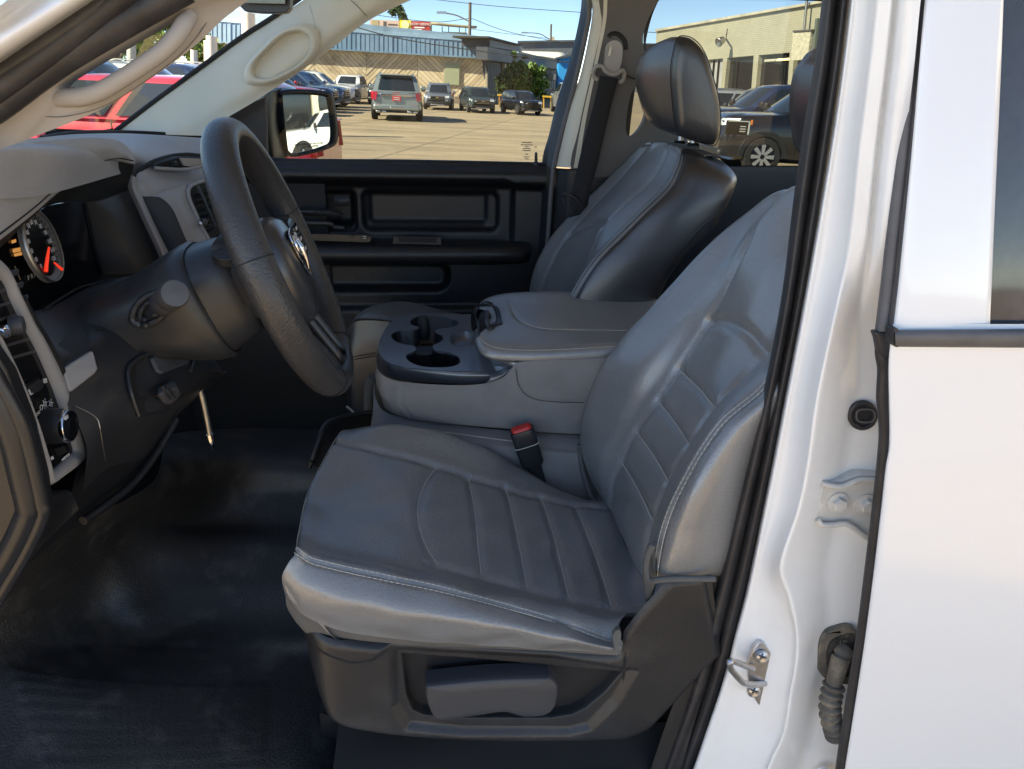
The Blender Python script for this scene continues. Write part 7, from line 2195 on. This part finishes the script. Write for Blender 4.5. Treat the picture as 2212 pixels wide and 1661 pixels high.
gmesh('cup_wells', np.array([wc_ + _zz * .0006, wc_ - _zz * .003 + (wcc - wc_) * .02, wc_ - _zz * .055 + (wcc - wc_) * .10, wc_ - _zz * .060 + (wcc - wc_) * .16]), PLASTIC, con, wrap=True)
plate('well_floor', [[p - _zz * .058 for p in closed(wl_, 60)]], DARK, con, th=.004, back=(0, 0, -1))
tc_ = closed(ty_, 40); tcc = tc_.mean(0)
gmesh('coin_tray', np.array([tc_ + _zz * .0004, tc_ - _zz * .012 + (tcc - tc_) * .10, tc_ - _zz * .015 + (tcc - tc_) * .3, tc_ - _zz * .015 + (tcc - tc_) * .98]), DECKM, con, wrap=True)
# dark rubber grips and the white cap sunk in the wells
lathe('well_grip', [(.012, 0), (.014, .02), (.012, .042), (.006, .052), (.0001, .054)], DARK, con, PZ(*E8(545, 470), zd - .03), (0, 0, 1), 16)
box('well_divider', PZ(*E8(550, 600), zd - .035), (.035, .05, .03), SMOOTHBLK, con, .003, TR)
tag(lathe('bottle_cap', [(.0001, 0), (.011, .003), (.014, .010), (.012, .016), (.008, .020), (.0001, .022)], mat('cap grey', (.10, .105, .105), .35), None, PZ(*E8(715, 655), zd - .034), (0, 0, 1), 20), 'pale grey cap lying in the nearest cup holder', 'cap')
# skirt under the deck
dedge = curve([E8(390, 295) + (0,), (0, 0, 0)], 2) if False else None
sk_t = [(870, 681), (849, 691), (835, 707), (824, 727), (817, 748), (820, 765), (832, 778), (848, 787), (874, 794), (932, 800), (990, 803), (1050, 804), (1076, 801)]
sk_b = [(868, 700), (840, 712), (822, 732), (814, 757), (813, 783), (822, 802), (840, 813), (862, 820), (932, 827), (990, 829), (1040, 827), (1078, 818), (1100, 800)]
top3 = [PZ(a, b, zd) for a, b in sk_t]
bot3 = []
for (a, b), p in zip(sk_b, top3):
    q_ = Tinv(p)[1]
    bot3.append(P(a, b, q_ - .006))
mid3 = [(p + r) / 2 - _lat * .004 + _zz * .003 for p, r in zip(top3, bot3)]
patch('deck_skirt', [[p for p in top3], [p * .85 + r * .15 - _lat * .003 for p, r in zip(top3, bot3)], mid3, bot3], DECKM, con, 14, 80)
patch('skirt_end', [[PZ(1050, 804, zd), PZ(1085, 798, zd + .003), P(1112, 788, 1.235)], [P(1060, 815, 1.228), P(1085, 808, 1.228), P(1113, 790, 1.232)], [P(1050, 827, 1.226), P(1078, 818, 1.226), P(1112, 792, 1.230)]], DECKM, con, 8, 12)
patch('deck_rear', [[PZ(1072, 802, zd), PZ(1060, 780, zd + .002), PZ(1030, 752, zd + .002), PZ(1024, 720, zd + .002), PZ(1028, 690, zd + .002)], [P(1125, 788, 1.25), P(1090, 775, 1.262), P(1060, 755, 1.29), P(1050, 725, 1.34), P(1050, 690, 1.40)], [P(1200, 785, 1.25), P(1180, 770, 1.27), P(1160, 750, 1.30), P(1150, 720, 1.35), P(1150, 690, 1.4)]], DECKM, con, 10, 24)
# fabric sides: from under the skirt round the nose
side_t = [(815, 770), (812, 790), (822, 806), (842, 818), (866, 824), (932, 830), (1000, 832), (1048, 828), (1084, 816), (1104, 798), (1116, 784), (1160, 779), (1250, 776), (1340, 770)]
side_m = [(811, 815), (815, 838), (826, 855), (846, 866), (868, 871), (932, 876), (1000, 879), (1050, 880), (1090, 878), (1112, 874), (1130, 870), (1170, 868), (1255, 866), (1340, 862)]
side_b = [(822, 850), (830, 877), (846, 890), (866, 899), (890, 906), (940, 912), (1000, 918), (1050, 922), (1090, 925), (1120, 928), (1140, 930), (1180, 933), (1255, 936), (1340, 938)]
qs = [1.30, 1.265, 1.245, 1.236, 1.23, 1.226, 1.225, 1.225, 1.225, 1.225, 1.225, 1.225, 1.225, 1.225]
rows = [[(u_, v_, q_ + .004) for (u_, v_), q_ in zip(side_t, qs)], [(u_ * .6 + u2_ * .4, v_ * .6 + v2_ * .4, q_ - .004) for (u_, v_), (u2_, v2_), q_ in zip(side_t, side_m, qs)], [(u_, v_, q_ - .006) for (u_, v_), q_ in zip(side_m, qs)], [(u_, v_ - 4, q_ + .002) for (u_, v_), q_ in zip(side_b, qs)], [off((u_, v_, q_ + .012), 0, 0, 0) for (u_, v_), q_ in zip(side_b, qs)], [off((u_ + 6, v_ + 3, q_ + .05), 0, 0, 0) for (u_, v_), q_ in zip(side_b, qs)]]
sn = Net(rows)
g = sn.grid(70, 150)
vs_ = sn.line([(.0, 4.0), (1.5, 4.0), (3.2, 3.9)], 60)
cs_ = curve([(1114, 797, 1.224), (1117, 815, 1.222), (1121, 832, 1.220), (1136, 852, 1.219), (1160, 863, 1.219), (1200, 868, 1.219), (1262, 870, 1.219)], 80)
g = groove(g, [vs_, cs_], .0022, .0035)
gmesh('fabric_side', g, SEATCLOTH, con)
tube('side_seam', list(lift(cs_, -.001)), .0006, DARK, con, smooth_path=False, sides=4)
# padded lid
lt = [(1031, 672), (1036, 655), (1050, 643), (1070, 636), (1108, 631), (1195, 629), (1300, 631), (1420, 636)]
zl_ = 1.33
# control rows run from the far edge, over the top, to the near edge and under
far_ = [P(1033, 668, 1.50), P(1040, 652, 1.53), P(1062, 640, 1.545), P(1108, 632, 1.55), P(1195, 629.5, 1.55), P(1300, 631, 1.55), P(1420, 636, 1.55)]
f2_ = [p - _zz * .035 + _lat * .012 for p in far_]
crn = [P(1060, 680, 1.43), P(1078, 668, 1.45), P(1095, 662, 1.46), P(1130, 660, 1.46), P(1210, 660, 1.46), P(1310, 662, 1.46), P(1420, 666, 1.46)]
ins = [P(1052, 705, 1.34), P(1076, 708, 1.335), P(1100, 708, 1.33), P(1145, 708, 1.33), P(1220, 710, 1.33), P(1320, 712, 1.33), P(1420, 712, 1.33)]
edg = [P(1036, 722, 1.285), P(1052, 737, 1.262), P(1082, 747, 1.25), P(1140, 751, 1.245), P(1220, 749, 1.245), P(1320, 744, 1.245), P(1420, 738, 1.245)]
low = [P(1027, 738, 1.28), P(1036, 758, 1.25), P(1066, 773, 1.235), P(1138, 778, 1.23), P(1220, 776, 1.23), P(1320, 769, 1.23), P(1420, 764, 1.23)]
und = [P(1034, 748, 1.30), P(1046, 770, 1.262), P(1076, 780, 1.25), P(1138, 784, 1.245), P(1220, 782, 1.245), P(1320, 776, 1.245), P(1420, 770, 1.245)]
ln = Net([f2_, far_, crn, ins, edg, low, und])
g = ln.grid(110, 130)
le = ln.line([(4, .0), (4, 1), (4, 3), (4, 6)], 140)
li = curve([(1106, 646, 1.53), (1101, 650, 1.50), (1108, 670, 1.44), (1122, 690, 1.375), (1152, 705, 1.335), (1195, 711, 1.325), (1262, 713, 1.325), (1360, 714, 1.325)], 160)
# drop the inner seam onto the sheet
gg = g.reshape(-1, 3)


def drop(line, gg):
    out = []
    for p in line:
        d = p - CAM; d /= np.linalg.norm(d)
        w_ = gg - CAM
        t = w_ @ d
        e = ((w_ - t[:, None] * d) ** 2).sum(1)
        out.append(CAM + d * t[int(e.argmin())])
    out = np.array(out)
    k = np.ones(9) / 9
    pad = np.vstack([np.repeat(out[:1], 4, 0), out, np.repeat(out[-1:], 4, 0)])
    return np.stack([np.convolve(pad[:, j], k, 'valid') for j in range(3)], 1)


li = drop(li, gg)
g = groove(g, [le], .0035, .0045)
g = groove(g, [li], .003, .005)
gmesh('padded_lid', g, LEATHER, con)
for d_ in (.0, ): tube('stitching', list(lift(li, -.0014)), .0006, THREAD, con, smooth_path=False, sides=4)
tube('stitching', list(lift(ln.line([(4.16, .2), (4.16, 1), (4.16, 3), (4.16, 6)], 140), -.0002)), .0006, THREAD, con, smooth_path=False, sides=4)
# latch
LG = ln.grid(260, 260).reshape(-1, 3)
lt_ = patch('lid_latch', [onto(r_, .006, LG) for r_ in ([(1031, 664), (1048, 660), (1068, 659), (1077, 664)], [(1029, 682), (1046, 681), (1072, 679), (1082, 681)], [(1034, 707), (1050, 707), (1074, 702), (1085, 698)])], SMOOTHBLK, con, 16, 16, th=.010)
patch('latch_button', [onto(r_, .010, LG) for r_ in ([(1038, 669), (1054, 669)], [(1034, 686), (1050, 690)], [(1036, 703), (1050, 704)])], HANDLEG, con, 10, 8, th=.008)
patch('latch_front', [[(1029, 661, 1.47), (1026, 680, 1.41), (1032, 708, 1.33)], [(1020, 670, 1.46), (1017, 690, 1.40), (1022, 718, 1.325)], [(1019, 690, 1.455), (1017, 712, 1.40), (1024, 734, 1.32)]], GLOSSBLK, con, 10, 12)
# seat cushion below the console
patch('center_cushion', [[(806, 818, 1.42), (812, 860, 1.36), (830, 888, 1.29), (880, 902, 1.25), (1000, 920, 1.245), (1150, 934, 1.245), (1300, 942, 1.245)], [(806, 880, 1.34), (812, 905, 1.29), (832, 918, 1.245), (890, 926, 1.225), (1000, 942, 1.215), (1150, 962, 1.215), (1300, 975, 1.215)], [(800, 930, 1.30), (815, 935, 1.25), (840, 940, 1.22), (900, 946, 1.205), (1000, 965, 1.20), (1150, 988, 1.20), (1300, 1000, 1.20)], [(800, 1000, 1.30), (815, 1000, 1.25), (840, 1000, 1.22), (900, 1005, 1.205), (1000, 1030, 1.20), (1150, 1080, 1.20), (1300, 1110, 1.20)]], SEATCLOTH, con, 30, 60)
tube('cushion_seam', [(880, 924, 1.224), (940, 931, 1.218), (1000, 939, 1.213), (1060, 947, 1.213), (1110, 953, 1.213)], .0008, THREAD, con, n=30, sides=4)
tube('front_carpet_edge', [(806, 815, 1.42), (798, 830, 1.43), (796, 870, 1.43), (797, 905, 1.42)], .010, SEATCLOTH2, con, n=20, sides=8)

# ================================================================== passenger seat
ps = thing('passenger_seat', 'grey leather passenger seat with a tall headrest before the far door', 'car seat', P(1300, 700, 1.75))
pst = [
    # far silhouette, far inner, centre, near inner seam, near bolster front, edge seam, side mid, back edge
    [(1150, 690, 1.93), (1175, 690, 1.86), (1215, 690, 1.74), (1232, 690, 1.62), (1216, 690, 1.545), (1220, 690, 1.505), (1320, 690, 1.49), (1400, 690, 1.50)],
    [(1144, 630, 1.94), (1170, 630, 1.87), (1228, 625, 1.74), (1255, 600, 1.625), (1236, 628, 1.55), (1248, 625, 1.505), (1330, 640, 1.488), (1412, 640, 1.50)],
    [(1160, 565, 1.945), (1195, 562, 1.875), (1250, 556, 1.74), (1278, 540, 1.63), (1275, 563, 1.555), (1290, 562, 1.51), (1370, 575, 1.49), (1448, 580, 1.50)],
    [(1194, 507, 1.945), (1230, 505, 1.875), (1278, 500, 1.74), (1302, 490, 1.635), (1325, 506, 1.56), (1340, 511, 1.515), (1425, 520, 1.495), (1508, 520, 1.505)],
    [(1245, 451, 1.94), (1278, 450, 1.87), (1315, 442, 1.74), (1350, 440, 1.64), (1378, 455, 1.565), (1394, 457, 1.52), (1465, 465, 1.50), (1543, 473, 1.51)],
    [(1302, 397, 1.925), (1330, 395, 1.86), (1365, 388, 1.74), (1400, 395, 1.645), (1428, 402, 1.575), (1444, 407, 1.53), (1500, 415, 1.51), (1568, 425, 1.515)],
    [(1347, 355, 1.90), (1370, 350, 1.845), (1398, 345, 1.74), (1430, 350, 1.65), (1456, 358, 1.585), (1466, 366, 1.545), (1515, 372, 1.525), (1576, 388, 1.53)],
    [(1380, 322, 1.86), (1396, 318, 1.82), (1418, 314, 1.74), (1442, 318, 1.66), (1464, 328, 1.61), (1474, 336, 1.575), (1512, 345, 1.555), (1553, 358, 1.56)],
    [(1400, 312, 1.82), (1412, 309, 1.79), (1430, 307, 1.74), (1448, 308, 1.68), (1464, 314, 1.64), (1476, 320, 1.61), (1500, 328, 1.60), (1524, 338, 1.60)]]
pb = []
for r in pst: pb.append([off(r[0], .06, .02, -.01)] + r + [off(r[-1], .03, .04, 0)])
pb.append([off(p, .05, 0, -.005) for p in pb[-1]])
pn = Net(pb)
g = pn.grid(150, 150)
ce = pn.line([(.0, 6), (4, 6), (7.6, 6)], 160)
ci = pn.line([(.0, 4), (4, 4), (7.6, 4)], 160)
cf = pn.line([(.0, 2), (4, 2), (7.8, 2)], 160)
ca = pn.line([(2.9, 2), (3.25, 2.5), (3.3, 3.2), (3.15, 4)], 60)
g = groove(g, [ci, cf], .004, .008)
g = groove(g, [ca], .0045, .009)
g = groove(g, [ce], .004, .007)
NB, MB = g.shape[:2]
mesh('backrest', g.reshape(-1, 3), gfaces(NB, MB), None, ps, mats=[LEATHER2, HEADSHADE], fm=[1 if j_ / (MB - 2) * (len(pb[0]) - 1) > 6.05 else 0 for i_ in range(NB - 1) for j_ in range(MB - 1)])  # near side faces blackened: shade put into the seat colour
for dk in (-.12, .12): tube('stitching', list(lift(pn.line([(.3, 6 + dk), (4, 6 + dk), (7.4, 6 + dk)], 120), .0)), .0007, DARK, ps, smooth_path=False, sides=4)
tube('back_seam', [(1548, 470, 1.497), (1520, 490, 1.49), (1490, 522, 1.488), (1455, 560, 1.487)], .0012, DARK, ps, n=20, sides=4)
# headrest
nf = [(1467, 83), (1456, 121), (1452, 161), (1455, 215), (1463, 278), (1480, 295), (1537, 313), (1552, 306), (1560, 272), (1556, 215), (1542, 161), (1526, 115), (1508, 90), (1488, 79)]
hcl = closed([(a, b, 1.605) for a, b in nf], 64)
hc_ = hcl.mean(0)
loops = []
fa_ = -_aft
wgt = np.clip(((hcl - hc_) @ fa_) / .05, 0, 1)[:, None]
for dq, sc_, bl_ in ((-.006, .001, 0), (-.006, .55, 0), (-.004, .80, 0), (.004, .95, 0), (.018, 1.0, 0), (.05, 1.02, .010), (.12, 1.03, .022), (.19, 1.02, .024), (.235, .98, .018), (.262, .86, .008), (.272, .55, 0), (.274, .001, 0)):
    rnd_ = max(0.0, (dq - .02) / .25) ** 1.7
    dz_ = (hcl - hc_)[:, 2:3]
    loops.append(hc_ + (hcl - hc_) * sc_ + _lat * dq + fa_ * (wgt * bl_) - _zz * (np.clip(dz_, 0, 1) * .55 * rnd_) - _zz * (np.clip(dz_, -1, 0) * .30 * rnd_))
hg = np.array(loops)
gmesh('headrest', hg, HEADSHADE, ps, wrap=True)
tube('headrest_seam', [p + _lat * .010 - (p - hc_) * -.012 for p in hcl], .0011, DARK, ps, closed_path=True, n=80, sides=5)
for (ua, va, ub, vb, q_) in ((1472, 288, 1468, 318, 1.73), (1500, 290, 1496, 324, 1.655)):
    tube('headrest_post', [(ua, va, q_), (ub, vb, q_)], .0062, STEEL, ps, sides=14)
    lathe('post_collar', [(.014, -.004), (.015, .008), (.011, .013)], SMOOTHBLK, ps, P(ub, vb - 2, q_), (0, 0, 1), 18)
# cushion nose seen left of the console
pcn = [
    [(752, 745, 1.66), (756, 705, 1.70), (772, 680, 1.78), (796, 664, 1.90), (822, 656, 1.94)],
    [(756, 700, 1.66), (790, 676, 1.70), (820, 668, 1.78), (838, 655, 1.89), (856, 651, 1.94)],
    [(790, 688, 1.66), (850, 685, 1.70), (880, 680, 1.78), (890, 662, 1.89), (900, 655, 1.94)],
    [(900, 700, 1.66), (960, 700, 1.70), (985, 695, 1.78), (975, 680, 1.89), (968, 673, 1.94)],
    [(1040, 720, 1.66), (1090, 720, 1.70), (1110, 710, 1.78), (1100, 700, 1.89), (1090, 695, 1.94)]]
patch('cushion', pcn, LEATHER2, ps, 40, 40)
patch('cushion_side', [[(752, 750, 1.665), (756, 706, 1.665), (790, 692, 1.66), (900, 702, 1.66), (1040, 722, 1.66)], [(755, 790, 1.655), (762, 772, 1.65), (800, 764, 1.65), (900, 762, 1.65), (1040, 762, 1.65)], [(750, 880, 1.66), (765, 872, 1.65), (800, 864, 1.65), (900, 862, 1.65), (1040, 862, 1.65)], [(752, 960, 1.67), (770, 960, 1.66), (800, 950, 1.66), (900, 950, 1.66), (1040, 950, 1.66)]], HEADSHADE, ps, 30, 40)  # side coloured black to stand in for its shade beside the lit top
for dv_ in (0, 6): tube('stitching', [(758, 772 + dv_, 1.650), (780, 768 + dv_, 1.647), (812, 763 + dv_, 1.647)], .0008, DARK, ps, n=16, sides=4)
tube('seat_frame_edge', [(748, 878, 1.65), (760, 888, 1.645), (772, 900, 1.64), (784, 912, 1.64)], .004, STEELD, ps, n=12, sides=6)

# rear bench in the dark behind
rb = thing('rear_bench', 'dark rear bench behind the front seats', 'car seat', T(1.2, 1.4, .9))
tbox('bench_back', (1.36, 1.54), (.86, 2.0), (1.0, 1.50), HEADSHADE, rb, .04)
tbox('bench_cushion', (.95, 1.40), (.86, 2.0), (.90, 1.10), HEADSHADE, rb, .04)
